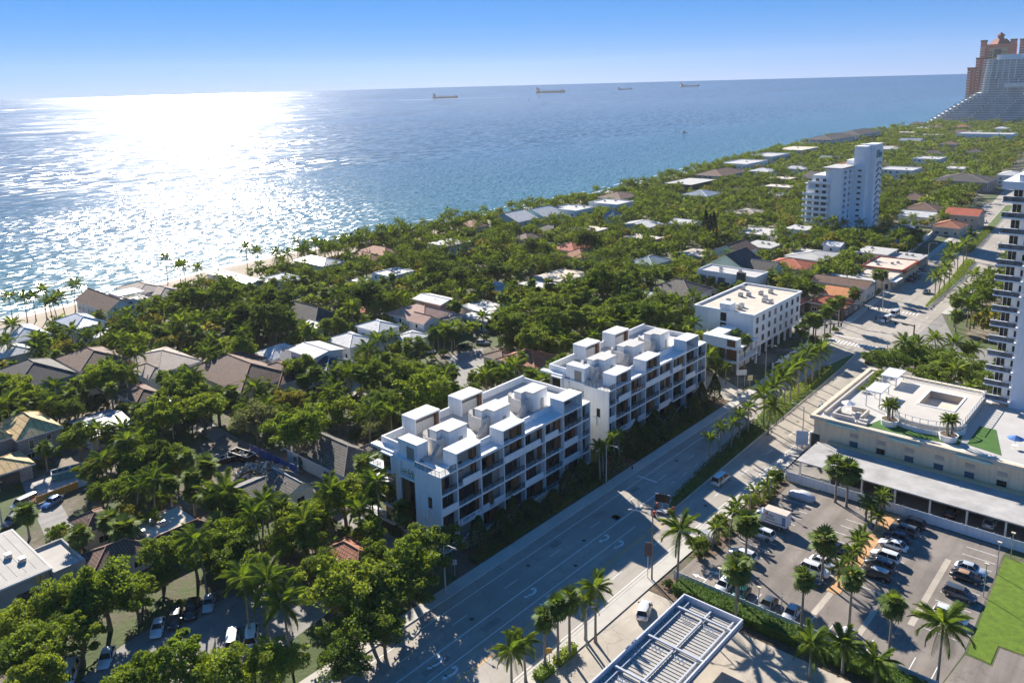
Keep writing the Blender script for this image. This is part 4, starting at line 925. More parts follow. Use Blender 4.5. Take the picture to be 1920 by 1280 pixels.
def lowmod():
    root = thing('office_building', 'low modern two storey building with brown panels between the condominiums and the hotel', 'building', (-97.5, 196.5, 0), 0, None, 'the low brown-panelled building')
    FOOT.append((-103, -91.5, 195.5, 208.5, 8))
    part(root, 'wall', MB().box(-102, -94.2, 197.2, 208, 0, 7.0), offwhite)
    for z in (3.4, 7.2): part(root, 'floor_slab', MB().box(-102.6, -92, 195.6, 208.4, z-.35, z), white)
    part(root, 'roof_deck', MB().box(-101, -93, 199, 208, 7.21, 7.3), roofw)
    part(root, 'roof_pavilion', MB().box(-102.6, -92.6, 196, 198.6, 7.21, 9.6).box(-102.6, -98.5, 198.6, 208, 7.21, 9.3), white)
    for (x0, x1, z0, z1) in ((-98.6,-96.6,3.5,6.8),(-95.6,-92.9,3.5,6.8),(-96.4,-94.4,.1,3.0)): part(root, 'wood_panel', MB().box(x0, x1, 196.6, 197.19, z0, z1), wood)
    part(root, 'wood_panel', MB().box(-95.3, -93.0, 195.9, 195.99, 7.5, 9.3), wood)
    for (x0, x1, z0, z1) in ((-102,-99,3.6,6.6),(-99.6,-97.8,.2,2.9),(-94,-92.6,.2,2.9)): part(root, 'wall_panel', MB().box(x0, x1, 196.9, 197.18, z0, z1), greige)
    window(root, 3.34, 4, 4.3, 1.6, 2.2, '+x', None, dark); window(root, 3.34, 8, 4.3, 1.6, 2.2, '+x', None, dark); window(root, -.4, .68, .5, 1.4, 2.2, '-y', None, dark)
    for y in (196.2, 207.6): part(root, 'column', MB().box(-92.6, -92.1, y, y+.4, 0, 6.84), white)
lowmod()
# ---------------------------------------------------------------- white tower with wave reliefs
def wave_tower():
    root = thing('apartment_tower', 'tall white apartment tower with teal wave reliefs down its stair shaft', 'apartment tower', (-148, 405, 0), 0, None, 'the white wave-decorated tower')
    FOOT.append((-160, -131, 403, 440, 35)); O = root.location
    wl = mat('tower_white', (.78, .79, .80), .7, .04, .3, streak=.1)
    part(root, 'wall', MB().box(-158, -140.6, 406.5, 436, 0, 25.5).box(-155, -140.6, 406.7, 436, 25.5, 30).box(-149, -140.6, 407.2, 436, 30, 33.2), wl)
    part(root, 'corner_fin', MB().box(-145.6, -140.4, 405.2, 407.4, 0, 33.6), wl)
    part(root, 'stair_shaft', MB().box(-140.59, -134.6, 421.5, 427.5, 0, 43.6).box(-138, -132.4, 427.5, 439, 0, 44.3), wl)
    part(root, 'roof_slab', MB().box(-150, -140.2, 405, 424, 33.6, 34.1), roofw)
    part(root, 'roof_slab', MB().box(-158.8, -145.8, 405.6, 436.2, 25.5, 25.8), roofw)
    part(root, 'roof_parapet', MB().box(-145, -140.7, 424.2, 436, 33.2, 36.4), wl)
    for k in range(9):
        z = 2.8+k*2.9; x0 = -159.2 if k < 7 else -156.5
        s = MB().box(x0, -145.7, 404.6, 406.45, z-.2, z); part(root, 'balcony', s, wl)
        part(root, 'balcony_parapet', MB().box(x0, -145.7, 404.5, 404.62, z, z+1.0).box(x0, x0+.12, 404.62, 406.45, z, z+1.0), wl)
        if k in (0, 6, 7, 8):
            for x in (-152.5, -149): window(root, x-O.x, 406.48-O.y, z+.9 if k else .9, 1.6, 1.4, '-y', None, wl, mull=1)
        else:
            for x in (-156, -152.5, -149): part(root, 'sliding_door', MB().box(x-1.2, x+1.2, 406.4, 406.48, z+.05, z+2.2), bglass)
    for k in range(11):
        z = 2.2+k*2.85
        for y, w in ((410.5, 3.0), (416.8, 1.6 if k % 2 else 2.6)):
            part(root, 'balcony_parapet', MB().box(-140.58, -139.5, y-w/2-.5, y+w/2+.5, z-.55, z+.35), wl)
            window(root, -140.56-O.x, y-O.y, z+.4, w, 1.25, '+x', None, wl, mull=2, d=.14)
        if k < 12: window(root, -137.4-O.x, 421.48-O.y, z+.4, 1.7, 1.0, '-y', None, wl, mull=1)
    teal = mat('teal_relief', (.03, .22, .25), .6, .1)
    for k in range(12):
        z = 1.8+k*2.95; b = MB(); pr = None
        for i in range(13):
            t = i/12; y = 430.2+7.2*t; zz = z+1.5*math.sin(math.pi*(1-t)*1.15+.2)*(1-t*.25)-.9*t
            p = ((-132.36, y, zz), (-131.9, y, zz), (-131.9, y, zz+.38), (-132.36, y, zz+.38))
            if pr:
                for j in range(4): b.face([pr[j], pr[(j+1) % 4], p[(j+1) % 4], p[j]])
            else: b.face(p[::-1])
            pr = p
        b.face(pr); part(root, 'wave_relief', b, teal)
    ob('lettering', text_mesh('tower', 'Il Mare', 4.6, teal, .12, .25), root, (-132.3-O.x, 433-O.y, 39.2), rot=(R(90), 0, R(90)), s=(.62, 1.25, 1))
    part(root, 'roof_planter', MB().box(-157, -147, 406.9, 409.5, 25.81, 26.4), wl)
    planter_leaves(root, -157, -147, 407, 412, 26.3, 2.2, 260, 9)
    part(root, 'podium', MB().box(-140.4, -124, 402, 421, 0, 2.6), wl)
wave_tower()
sheet('car_park', [(-139,404),(-104,395),(-102,436),(-131,436)], lane_a)
# ---------------------------------------------------------------- balcony tower at the right edge
def right_tower():
    root = thing('apartment_tower', 'white balcony tower with dark railings rising at the right edge', 'apartment tower', (-24, 193, 0), 0, None, 'the right balcony tower')
    FOOT.append((-34.5, -5, 191, 216, 53)); O = root.location
    wl = mat('tower_white2', (.74, .76, .79), .7, .04, .3, streak=.1)
    part(root, 'wall', MB().box(-32.6, -29.2, 194.2, 214, 3, 54).box(-29.2, -6, 192.4, 216, 0, 54.5), wl)
    dirty = mat('weathered_parapet', (.16, .165, .17), .85, .45, 1.1, streak=.5)
    for k in range(15):
        z = 6.2+k*3.28
        part(root, 'balcony', MB().box(-34.0, -28.9, 191.4, 194.18, z-.32, z), wl)
        o = part(root, 'balcony_parapet', MB().box(-33.9, -29.3, 191.5, 191.62, z+.003, z+.95).box(-33.9, -33.78, 191.62, 194.1, z+.003, z+.95), dirty)
        part(root, 'hand_rail', MB().box(-34.0, -29.2, 191.42, 191.7, z+.952, z+1.05), wl, o)
        window(root, -31.75-O.x, 194.19-O.y, z+.05, 1.5, 2.35, '-y', None, wl, mull=1)
        window(root, -29.65-O.x, 194.19-O.y, z+.6, .5, 1.3, '-y', None, wl, mull=0)
        if k % 3 == 1: planter_leaves(root, -33.4, -30.2, 191.7, 192.6, z+.2, 1.1, 60, k)
    part(root, 'roof_parapet', MB().box(-34.2, -6, 191.2, 216, 54.6, 56.2), wl)
    part(root, 'roof_ramp', MB().box(-31.5, -29, 192, 200, 56.2, 57.6).box(-30.2, -27, 193, 204, 57.6, 60), wl)
    part(root, 'lobby_glass', MB().box(-27.4, -20, 192.28, 192.39, 3.4, 7.0), dglass)
    for x in (-33.4, -31.6): part(root, 'column', MB().box(x, x+.35, 191.8, 192.15, 0, 5.87), wl)
    return root
right_tower()
# ---------------------------------------------------------------- beige podium with roof terrace
def podium():
    root = thing('podium_building', 'beige two storey building with a white roof terrace, sunken court and lawns', 'building', (-40, 180, 0), 0, None, 'the beige terrace building')
    FOOT.append((-60, -5, 147, 200, 9)); O = root.location
    part(root, 'wall', MB().box(-58.8, -6, 162.4, 198.5, 0, 7.7), beige)
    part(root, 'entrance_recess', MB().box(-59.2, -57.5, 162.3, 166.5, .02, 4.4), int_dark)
    for y in (162.5, 166): part(root, 'column', MB().box(-59.6, -59.21, y, y+.5, 0, 4.5), white)
    part(root, 'coping', MB().box(-59.6, -5.9, 162.0, 162.9, 7.7, 8.5).box(-59.6, -58.8, 162.9, 198.6, 7.7, 8.5).box(-58.8, -34.5, 197.9, 198.7, 7.7, 8.5), cream)
    part(root, 'roof_deck', MB().box(-58.79, -6.2, 162.91, 197.89, 7.7, 8.1), roofw)
    wm = mat('white_terrace', (.50, .46, .41), .75, .06, .3)
    # raised white terrace with a rounded front and a square court
    tb = MB(); rim = []
    for i in range(15):
        a = math.pi*i/14; rim.append((-40.2-6.6*math.cos(a), 172.8-4.2*math.sin(a)))
    outer = [(-50.0, 193), (-50.0, 181), (-46.8, 172.8)]+rim[1:-1]+[(-33.4, 172.8), (-33.4, 193)]
    hx0, hx1, hy0, hy1 = -43.3, -36.7, 179.2, 188.5
    hole = [(hx0, hy1), (hx0, hy0), (hx1, hy0), (hx1, hy1)]
    z = 9.6
    tb.face([(-50, 193, z), (-50, 181, z), (hx0, hy0, z), (hx0, hy1, z)][::1]); tb.face([(hx0, hy0, z), (-50, 181, z), (-46.8, 172.8, z)])
    front = [(-46.8, 172.8)]+rim[1:-1]+[(-33.4, 172.8)]
    tb.face([(hx0, hy0, z)]+[(x, y, z) for x, y in front]+[(hx1, hy0, z)]); tb.face([(hx1, hy0, z), (-33.4, 172.8, z), (-33.4, 193, z), (hx1, hy1, z)])
    tb.face([(-33.4, 193, z), (-50, 193, z), (hx0, hy1, z), (hx1, hy1, z)])
    for i in range(len(outer)-1): tb.face([(*outer[i], 8.1), (*outer[i+1], 8.1), (*outer[i+1], z), (*outer[i], z)])
    tb.face([(*outer[-1], 8.1), (*outer[0], 8.1), (*outer[0], z), (*outer[-1], z)])
    part(root, 'terrace', tb, wm)
    cw = MB()
    for i in range(4):
        a, b = hole[i], hole[(i+1) % 4]; cw.face([(*b, 8.11), (*a, 8.11), (*a, z), (*b, z)])
    part(root, 'sunken_court', cw, tanw)
    part(root, 'court_floor', MB().face([(hx0, hy0, 8.12), (hx1, hy0, 8.12), (hx1, hy1, 8.12), (hx0, hy1, 8.12)]), rooft)
    part(root, 'court_coping', MB().box(hx0-.4, hx1+.4, hy0-.4, hy0, z, z+.12).box(hx0-.4, hx1+.4, hy1, hy1+.4, z, z+.12).box(hx0-.4, hx0, hy0, hy1, z, z+.12).box(hx1, hx1+.4, hy0, hy1, z, z+.12), white)
    # curved balustrade in front of the terrace, straight one behind
    def balu(pts, zb, nm='balustrade'):
        b = MB(); 
        for i in range(len(pts)-1): b.tube([(*pts[i], zb+1.0), (*pts[i+1], zb+1.0)], .06, 5); b.tube([(*pts[i], zb+.12), (*pts[i+1], zb+.12)], .04, 4)
        for p in pts: b.box(p[0]-.06, p[0]+.06, p[1]-.06, p[1]+.06, zb, zb+1.02)
        return part(root, nm, b, white)
    c2 = [(-40.2-7.4*math.cos(math.pi*i/18), 172.6-5.2*math.sin(math.pi*i/18)) for i in range(19)]
    b = MB()
    for i in range(18):
        p, q = c2[i], c2[i+1]; b.face([(*p, 8.1), (*q, 8.1), (*q, 9.0), (*p, 9.0)])
        p2, q2 = (p[0]*.985+-40.2*.015, p[1]*.985+172.6*.015), (q[0]*.985-40.2*.015, q[1]*.985+172.6*.015)
        b.face([(*p, 9.0), (*q, 9.0), (*q2, 9.0), (*p2, 9.0)])
    part(root, 'curved_wall', b, white)
    balu(c2, 9.0); balu([(x, y) for x, y in [(-46.8, 173.2)]+rim[1:-1]+[(-33.6, 173.2)]], 9.6)
    balu([(-49.8+1.25*i, 192.8) for i in range(14)], 9.6); balu([(-33.5, 192.8-1.5*i) for i in range(13)], 9.6)
    # front-left terrace pieces: low walls, seats, pergolas
    for k, (x0, x1, y0, y1, h) in enumerate(((-57.8,-57.4,165,196,.7),(-56,-51.5,164.6,165.0,.9),(-56,-55.6,165,169,.9),(-54,-50.5,170.5,170.9,1.0),(-50.9,-50.5,166,170.4,1.0),(-55,-53,167,167.6,.5),(-52.5,-51.5,167.5,169.5,.5))):
        part(root, 'terrace_wall', MB().box(x0, x1, y0, y1, 8.1, 8.1+h), wm)
    part(root, 'steps', MB().box(-51, -49, 164.2, 165.2, 8.1, 8.5).box(-50.8, -49.2, 165.2, 166.2, 8.1, 8.8), wm)
    for k, (x0, x1, y0, y1) in enumerate(((-53.2,-49.6,186,192.2),(-52.8,-49.5,174.6,181))):
        f = MB()
        for x in (x0+.2, x1-.4):
            for y in (y0+.2, y1-.4): f.box(x, x+.2, y, y+.2, 8.1, 11.6)
        p = part(root, 'pergola', f, white)
        part(root, 'pergola_roof', MB().box(x0, x1, y0, y1, 11.6, 11.85), mat('pale_grey_roof', (.56, .58, .60), .6, .06), p)
    for k in range(4):
        y = 176+k*1.5; f = MB().box(-49, -48.8, y, y+1, 8.1, 9.0).box(-49, -47.2, y, y+.9, 8.45, 8.55).box(-47.4, -47.2, y, y+1, 8.1, 8.6); part(root, 'sun_chair', f, white)
    # lawns and planters
    def flatp(nm, poly, m, zz): part(root, nm, MB().prism(poly, 8.1, zz), m)
    flatp('roof_lawn', [(-49,164.2),(-46.9,172.4),(-44,168.2),(-40.2,167),(-36.5,168),(-33.2,172.6),(-32.4,166.0),(-40,164.4)], turf, 8.16)
    flatp('roof_lawn', [(-31.4,167.3),(-31.5,178),(-28.6,178),(-25.4,166)], turf, 8.16)
    flatp('roof_path', [(-48,163.3),(-33,165.2),(-24,164.4),(-20,164.2),(-20,163.2)], mat('path_cream', (.66, .60, .50), .85, .06), 8.14)
    for (x, y) in ((-45.6,167.6),(-34.6,167.0)):
        b = MB(); b.tube([(x, y, 8.16), (x, y, 9.4)], [1.5, 1.75], 18); o = part(root, 'round_planter', b, white)
        part(root, 'planter_soil', MB().cyl(x, y, 9.3, 9.43, 1.5, n=16), mulch, o)
    # south facade: windows with louvre boxes
    for k in range(7):
        x = -50.6+5.25*k
        g = dglass if k in (1, 5) else bglass
        window(root, x-O.x, 162.39-O.y, 3.4, 1.6, 1.45, '-y', g, cream, mull=0)
        part(root, 'louvre', MB().box(x-.8, x+.8, 162.25, 162.39, 5.7, 6.5), tanw)
    for k in range(3): part(root, 'planter_strip', MB().box(-56+12*k, -50+12*k, 161.5, 161.99, 7.5, 7.95), mint)
    # carport along the lot
    cp = part(root, 'carport_roof', MB().box(-57.2, -7, 149.6, 160.6, 3.35, 3.6), mat('stained_carport_roof', (.38, .365, .35), .85, .3, .22, bump=.1))
    part(root, 'carport_fascia', MB().box(-55.5, -7, 160.62, 162.2, 3.3, 3.75), mat('tan_fascia', (.60, .48, .28), .85, .06), cp)
    for k in range(9):
        x = -56.6+5.9*k; part(root, 'carport_column', MB().box(x-.15, x+.15, 150.1, 150.4, .02, 3.34), offwhite, cp)
    part(root, 'low_wall', MB().box(-57, -51, 150.5, 150.75, 0, .7).box(-49, -44.5, 150.5, 150.75, 0, 1.0), concl, cp)
podium()
# ---------------------------------------------------------------- white vinyl fences: each panel and post its own part
vinyl = mat('white_vinyl', (.70, .72, .74), .55, .06, .5, streak=.15)
def fence(label, x0, x1, y, h, step=2.4):
    root = thing('fence', label, 'fence', (x0, y, 0)); n = round((x1-x0)/step)
    st = (x1-x0)/n
    pm = MB().box(.09, st-.09, -.025, .025, .08, h); 
    for k in range(1, 12): pm.box(.09+(st-.18)*k/12-.006, .09+(st-.18)*k/12+.006, -.034, .034, .2, h-.12)
    pm.box(.09, st-.09, -.045, .045, h-.12, h); pm.box(.09, st-.09, -.045, .045, .08, .2)
    pm = pm.mesh('fence_panel', vinyl); po = MB().box(-.07, .07, -.07, .07, 0, h+.08); po.tube([(0, 0, h+.08), (0, 0, h+.2)], [.1, .01], 4); po = po.mesh('fence_post', vinyl)
    for i in range(n):
        ob('fence_panel', pm, root, (st*i, 0, 0)); ob('fence_post', po, root, (st*i, 0, 0))
    ob('fence_post', po, root, (st*n, 0, 0)); return root
fence('long white vinyl fence between the car park and the carport', -58.2, -8, 147.2, 1.9)
fence('white vinyl fence along the hedge on the near side of the car park', -58.4, -20.2, 104.2, 1.5)
# ---------------------------------------------------------------- filling station canopy
def canopy():
    root = thing('filling_station_canopy', 'flat filling station canopy with ribbed roof and steel beams at the bottom edge', 'canopy', (-46.5, 80, 0), 0, None, 'the filling station canopy')
    FOOT.append((-52, -41, 60, 95, 6)); x0, x1, y0, y1 = -51, -42, 60, 94; zt = 6.0
    fm = mat('canopy_fascia', (.55, .57, .62), .5, .06, .4, streak=.2)
    f = MB(); f.box(x0, x1, y1-.22, y1, 4.9, zt); f.box(x0, x0+.22, y0, y1-.22, 4.9, zt); f.box(x1-.22, x1, y0, y1-.22, 4.9, zt)
    part(root, 'fascia', f, fm)
    part(root, 'fascia_stripe', MB().box(x1+.002, x1+.05, y0, y1, 5.2, 5.35).box(x0, x1, y1+.002, y1+.05, 5.2, 5.35), dark)
    deckm = mat('ribbed_deck', (.40, .375, .34), .6, .1, .6, streak=.2)
    deck = part(root, 'roof_deck', MB().box(x0+.23, x1-.23, y0, y1-.23, 4.95, 5.05), deckm)
    ribm = MB().box(-2.0, 2.0, -.2, .2, 0, .1).mesh('deck_rib', deckm)
    for k in range(int((y1-y0-1)/.62)):
        for s_ in (-1, 1): ob('deck_rib', ribm, deck, (-46.5+2.15*s_, y1-.9-.62*k, 5.05))
    bm_ = mat('canopy_beam', (.44, .46, .50), .5, .08)
    for y in (91.2, 83.4, 75.6, 67.8): part(root, 'cross_beam', MB().box(x0+.24, x1-.24, y-.14, y+.14, 5.52, 5.75), bm_)
    part(root, 'spine_beam', MB().box(-46.62, -46.38, y0, y1-.3, 5.22, 5.5), bm_)
    for x in (-49.9, -43.1): part(root, 'side_beam', MB().box(x-.1, x+.1, y0, y1-.6, 5.22, 5.46), bm_)
    for y in (89.9, 82.1, 74.3):
        for x in (-48.2, -44.8):
            b = MB()
            for q in range(3): b.tube([(x-.9+q*.6, y, 5.75), (x-.55+q*.6, y-.45, 5.25), (x-.3+q*.6, y, 5.75)], .07, 4)
            part(root, 'tie_bracket', b, white)
    for y in (70, 86): part(root, 'canopy_column', MB().box(-46.8, -46.2, y-.3, y+.3, 0, 4.94), white)
    return root
canopy()
# ---------------------------------------------------------------- far towers
def stepped_tower():
    root = thing('stepped_tower', 'far pale glass tower stepping down in terraces towards the sea', 'apartment tower', (-260, 1400, 0), 0, None, 'the stepped tower')
    gl = mat('tower_glass', (.34, .36, .38), .5, .35, .08); sl = mat('tower_slab', (.78, .78, .77), .7, .06, .1)
    FOOT.append((-366, -140, 1398, 1450, 60)); n = 28; y0 = 1400; st = 3.42
    for k in range(n):
        z = k*st; xl = -366+5.0*k if k < 14 else -293+.25*(k-14); xr = -150 if k < 16 else (-215 if k < 20 else -238)
        d = .35*k if k < 14 else 5+(.0 if k < 22 else 2)
        part(root, 'storey', MB().box(xl+1.6, xr-1.6, y0+1.8+d, y0+45, z, z+2.7), gl)
        part(root, 'terrace_slab', MB().box(xl, xr, y0+d, y0+46, z+2.7, z+st), sl)
        if k < 14: part(root, 'terrace_parapet', MB().box(xl, xl+4.4, y0+.2+d, y0+.7+d, z+st+.001, z+4.4), white)
        for q in range(5):
            x = xl+9+q*(xr-xl-14)/5
            part(root, 'divider', MB().box(x, x+1.1, y0+.1+d, y0+1.79+d, z, z+2.69), sl)
        if k >= 14: part(root, 'balcony', MB().box(xl-1.5, xl+12, y0+d-1.6, y0+d-.01, z+2.6, z+st+.5), sl)
    part(root, 'plant_room', MB().box(-276, -246, y0+10, y0+30, n*st, n*st+7), white)
    part(root, 'plant_room', MB().box(-262, -232, y0+2, y0+14, 14*st+8, 14*st+14), white)
    part(root, 'plant_room', MB().box(-236, -216, y0+10, y0+24, 20*st, 20*st+5), white)
stepped_tower()
def pink_tower(label, cx, cy, w, h, k0):
    root = thing('pink_tower', label, 'apartment tower', (cx, cy, 0), 0, 'pink towers on the horizon'); FOOT.append((cx-w, cx+w, cy-20, cy+30, h))
    pk = mat('pink_stucco', (.46, .16, .11), .8, .08, .05); tn = mat('tower_tan', (.42, .32, .19), .8, .08, .05); rf = mat('maroon_roof', (.20, .06, .045), .8, .1)
    ob('wall', MB().box(-w/2, w/2, -14, 20, 0, h).mesh('wall', pk), root)
    ob('front_panel', MB().box(-w*.3, w*.34, -15.2, -14.01, h*.4, h-6).mesh('front_panel', tn), root)
    for s_ in (-1, 1):
        ob('corner_turret', MB().box(s_*w/2-4, s_*w/2+4, -16, -8, 0, h+5).mesh('corner_turret', pk), root)
        ob('turret_cap', MB().box(s_*w/2-4.6, s_*w/2+4.6, -16.6, -7.4, h+5, h+7.5).mesh('turret_cap', rf), root)
    r = MB(); r.tube([(0, 0, h+.01), (0, 0, h+9)], [w*.42, w*.2], 4); r.tube([(0, 0, h+9), (0, 0, h+14)], [w*.12, w*.11], 8); ob('roof', r.mesh('roof', rf), root, rz=0)
    r = MB(); r.tube([(0, 0, h+14), (0, 0, h+20)], [w*.17, .4], 8); ob('cupola', r.mesh('cupola', rf), root)
    a = MB(); a.prism([(-w*.12, -15.6), (w*.14, -15.6), (w*.14, -15.21), (-w*.12, -15.21)], h-22, h-8); ob('arched_window', a.mesh('arched_window', dglass), root)
    for k in range(14):
        for x in (-.27, -.2, .2, .28):
            ob('window', shared('ptw', lambda: MB().box(-1.3, 1.3, -.3, 0, 0, 2.4).mesh('window', dglass)), root, (x*w, -15.21, h*.42+k*(h*.5/14)))
    for k in range(int(h/4.2)):
        ob('balcony', shared('ptb', lambda: MB().box(-.8, 6, -3, 3, 0, 1.1).mesh('balcony', offwhite)), root, (-w/2-3.2+1.0, -16.9, 6+k*4))
pink_tower('tall pink tower with maroon cupola roof behind the stepped tower', -318, 1640, 44, 124, 0)
pink_tower('second pink tower cut by the right edge of the picture', -264, 1655, 42, 124, 1)
def slender(label, x, y, w, h):
    root = thing('pink_tower_wing', label, 'apartment tower', (x, y, 0), 0, 'pink towers on the horizon'); pk = MATS['pink_stucco']
    ob('wall', MB().box(-w/2, w/2, -8, 8, 0, h).mesh('wall', pk), root); ob('roof', MB().box(-w/2-.6, w/2+.6, -8.6, 8.6, h, h+2.4).mesh('roof', MATS['maroon_roof']), root)
    for k in range(int(h/4.5)): ob('balcony', shared('slb', lambda: MB().box(-2, 2, -1.2, 0, 0, 1.2).mesh('balcony', offwhite)), root, (-w/4, -8.02, 4+k*4.4))
    ob('groove', MB().box(w*.1, w*.2, -8.2, -8.01, 2, h-2).mesh('groove', MATS['maroon_roof']), root)
slender('slim pink tower wing left of the pink tower, the taller of two', -338, 1612, 13, 100)
slender('slim pink tower wing at the water side, the shorter of two', -348, 1600, 11, 84)
# ---------------------------------------------------------------- ships and boats
def ship(label, x, y, L, hd, nc):
    root = thing('cargo_ship', label, 'ship', (x, y, -.5), hd, 'ships anchored on the horizon')
    hm = mat('ship_hull', (.05, .05, .065), .6, .15, .02); sm = mat('ship_white', (.30, .30, .31), .6, .1); B = L*.16; D = L*.055
    b = MB(); P = [(-L/2, -B*.35), (-L/2, B*.35), (-L*.44, B/2), (L*.36, B/2), (L*.5, 0), (L*.36, -B/2), (-L*.44, -B/2)]
    b.prism([(p[0]*.98, p[1]*.9) for p in P], -4, 0); b.prism(P, .01, D); ob('hull', b.mesh('hull', hm), root)
    ob('forecastle', MB().prism([(L*.36, B/2-.2), (L*.49, 0), (L*.36, -B/2+.2)], D+.01, D*1.5).mesh('forecastle', hm), root)
    s = MB().box(-L*.47, -L*.36, -B*.42, B*.42, D+.01, D*2.7).box(-L*.46, -L*.385, -B*.5, B*.5, D*2.7, D*3.1); o = ob('superstructure', s.mesh('superstructure', sm), root)
    ob('funnel', MB().box(-L*.485, -L*.455, -B*.12, B*.12, D*2.0, D*3.7).mesh('funnel', hm), o)
    for k in range(nc):
        xx = -L*.26+k*L*.56/max(1, nc-1); c = MB(); c.cyl(xx, 0, D+.01, D*2.4, L*.006, n=6); c.tube([(xx, 0, D*1.9), (xx+L*.09, 0, D*2.2)], L*.004, 5); ob('deck_crane', c.mesh('deck_crane', hm), root)
        ob('hatch', MB().box(xx+L*.02, xx+L*.10, -B*.35, B*.35, D+.01, D*1.25).mesh('hatch', hm), root)
ship('dark bulk carrier anchored nearest the sun glitter, the leftmost of four', *(-4094.2,4006.3), 175, R(42), 5)
ship('dark bulk carrier second from the left on the horizon', *(-4570.3,5778.7), 260, R(42), 5)
ship('small freighter third from the left on the horizon', *(-4724.3,7209.8), 150, R(42), 3)
ship('long low tanker rightmost on the horizon', *(-5028.9,9095.5), 235, R(42), 1)
def boat(label, x, y, L, hd, wake):
    root = thing('motor_boat', label, 'boat', (x, y, -.5), hd, None)
    hb = MB().prism([(-L/2, -L*.14), (-L/2, L*.14), (L*.2, L*.14), (L/2, 0), (L*.2, -L*.14)], -.3, L*.1); ob('hull', hb.mesh('hull', white), root)
    ob('cabin', MB().box(-L*.2, L*.12, -L*.1, L*.1, L*.1+.01, L*.24).mesh('cabin', dglass), root)
    if wake:
        w = MB(); n = 40; pr = None
        for i in range(n+1):
            t = i/n; xx = -L*.4-wake*t; hw = L*.12+wake*.012*t; yy = 14*math.sin(t*3)*t
            p = ((xx, yy-hw, .03), (xx, yy+hw, .03))
            if pr: w.face([pr[0], pr[1], p[1], p[0]])
            pr = p
        tag(ob('boat_wake', w.mesh('boat_wake', foamm), None, (x, y, -.5), hd), 'long white wake trailing behind the speeding motor boat', 'wake', kind='stuff')
boat('white motor boat speeding ahead of a long wake', *(-3348.4,4123.2), 22, R(42.4), 900)
boat('small dark fishing boat below the wake', *(-2657.9,3187.6), 14, R(60), 0)
boat('tiny motor boat close to the far right shore', *(-628.9,1124.3), 10, R(40), 0)
# ---------------------------------------------------------------- plants: prototypes
def crown_quads(seed, ncl, per, rx=4., rz=3., leaf=.42, low=-.35):
    r = np.random.default_rng(seed); out = []
    d = r.normal(size=(ncl, 3)); d /= np.linalg.norm(d, axis=1)[:, None]
    d[:, 2] = np.where(d[:, 2] < low, -d[:, 2]*.6, d[:, 2])
    lob = 1+.18*np.sin(3*np.arctan2(d[:, 1], d[:, 0])+seed)+.12*r.normal(size=ncl)
    rad = r.uniform(.62, .92, ncl)*lob
    c = d*rad[:, None]*np.array([rx, rx, rz])
    for i in range(ncl):
        cr = r.uniform(.16, .30)*rx; n = int(per*r.uniform(.6, 1.4))
        q = r.normal(size=(n, 3)); q /= np.linalg.norm(q, axis=1)[:, None]
        q[:, 2] = np.abs(q[:, 2])*r.choice([1, 1, 1, -.5], n)
        out.append(c[i]+q*(cr*r.uniform(.55, 1.05, n))[:, None]*np.array([1, 1, .72]))
    n = int(ncl*per*.12); q = r.normal(size=(n, 3)); q /= np.linalg.norm(q, axis=1)[:, None]
    out.append(q*(r.uniform(.2, .75, n))[:, None]*np.array([rx, rx, rz]))
    return leaf_quads(r, np.concatenate(out), leaf)
def trunk_mesh(seed, h=5., r0=.28, limbs=6, spread=2.6, name='trunk'):
    r = random.Random(seed); b = MB(); bend = r.uniform(-.3, .3)
    b.tube([(0, 0, -.1), (bend*.4, 0, h*.3), (bend, bend*.5, h*.62)], [r0*1.25, r0, r0*.75], 7)
    for i in range(limbs):
        a = 2*math.pi*i/limbs+r.uniform(-.4, .4); s = spread*r.uniform(.6, 1.1); z = h*r.uniform(.38, .6)
        b.tube([(bend*.6, 0, z), (bend+s*.5*math.cos(a), s*.5*math.sin(a), z+h*.2), (bend+s*math.cos(a), s*math.sin(a), z+h*r.uniform(.3, .5))], [r0*.55, r0*.35, r0*.12], 5)
    return b.mesh(name, bark)
BQ = {}; BT = {}
for k, (sd, ncl, per, rx, rz, lf) in enumerate(((1,58,115,4,3.1,.40),(2,64,105,4,2.7,.38),(3,46,140,4,3.4,.42),(4,70,95,4,2.4,.36),(5,52,120,4,3.6,.40),(6,60,110,4,2.9,.44))):
    BQ[k] = crown_quads(sd, ncl, per, rx, rz, lf)
    BT[k] = trunk_mesh(sd)
LM = {'G': leafG, 'A': leafA, 'B': leafB, 'C': leafC, 'D': leafD}
def bcrown(k, mt): return shared(('bc', k, mt), lambda: quads_mesh('crown', BQ[k], LM[mt]))
def cone_quads(seed, h=8., r=2.2, n=4200, leaf=.34):
    g = np.random.default_rng(seed); t = g.uniform(0, 1, n)**.75; a = g.uniform(0, 6.283, n)
    prof = (1-t)**.8*r*(1+.25*np.sin(9*t+3*a))*(.75+.25*g.uniform(0, 1, n)**.4)+.12
    return leaf_quads(g, np.stack([prof*np.cos(a), prof*np.sin(a), .4+t*h], 1), leaf)
CQ = cone_quads(11, 7.5, 2.5); KQ = cone_quads(12, 15, 2.4, 3600, .5)
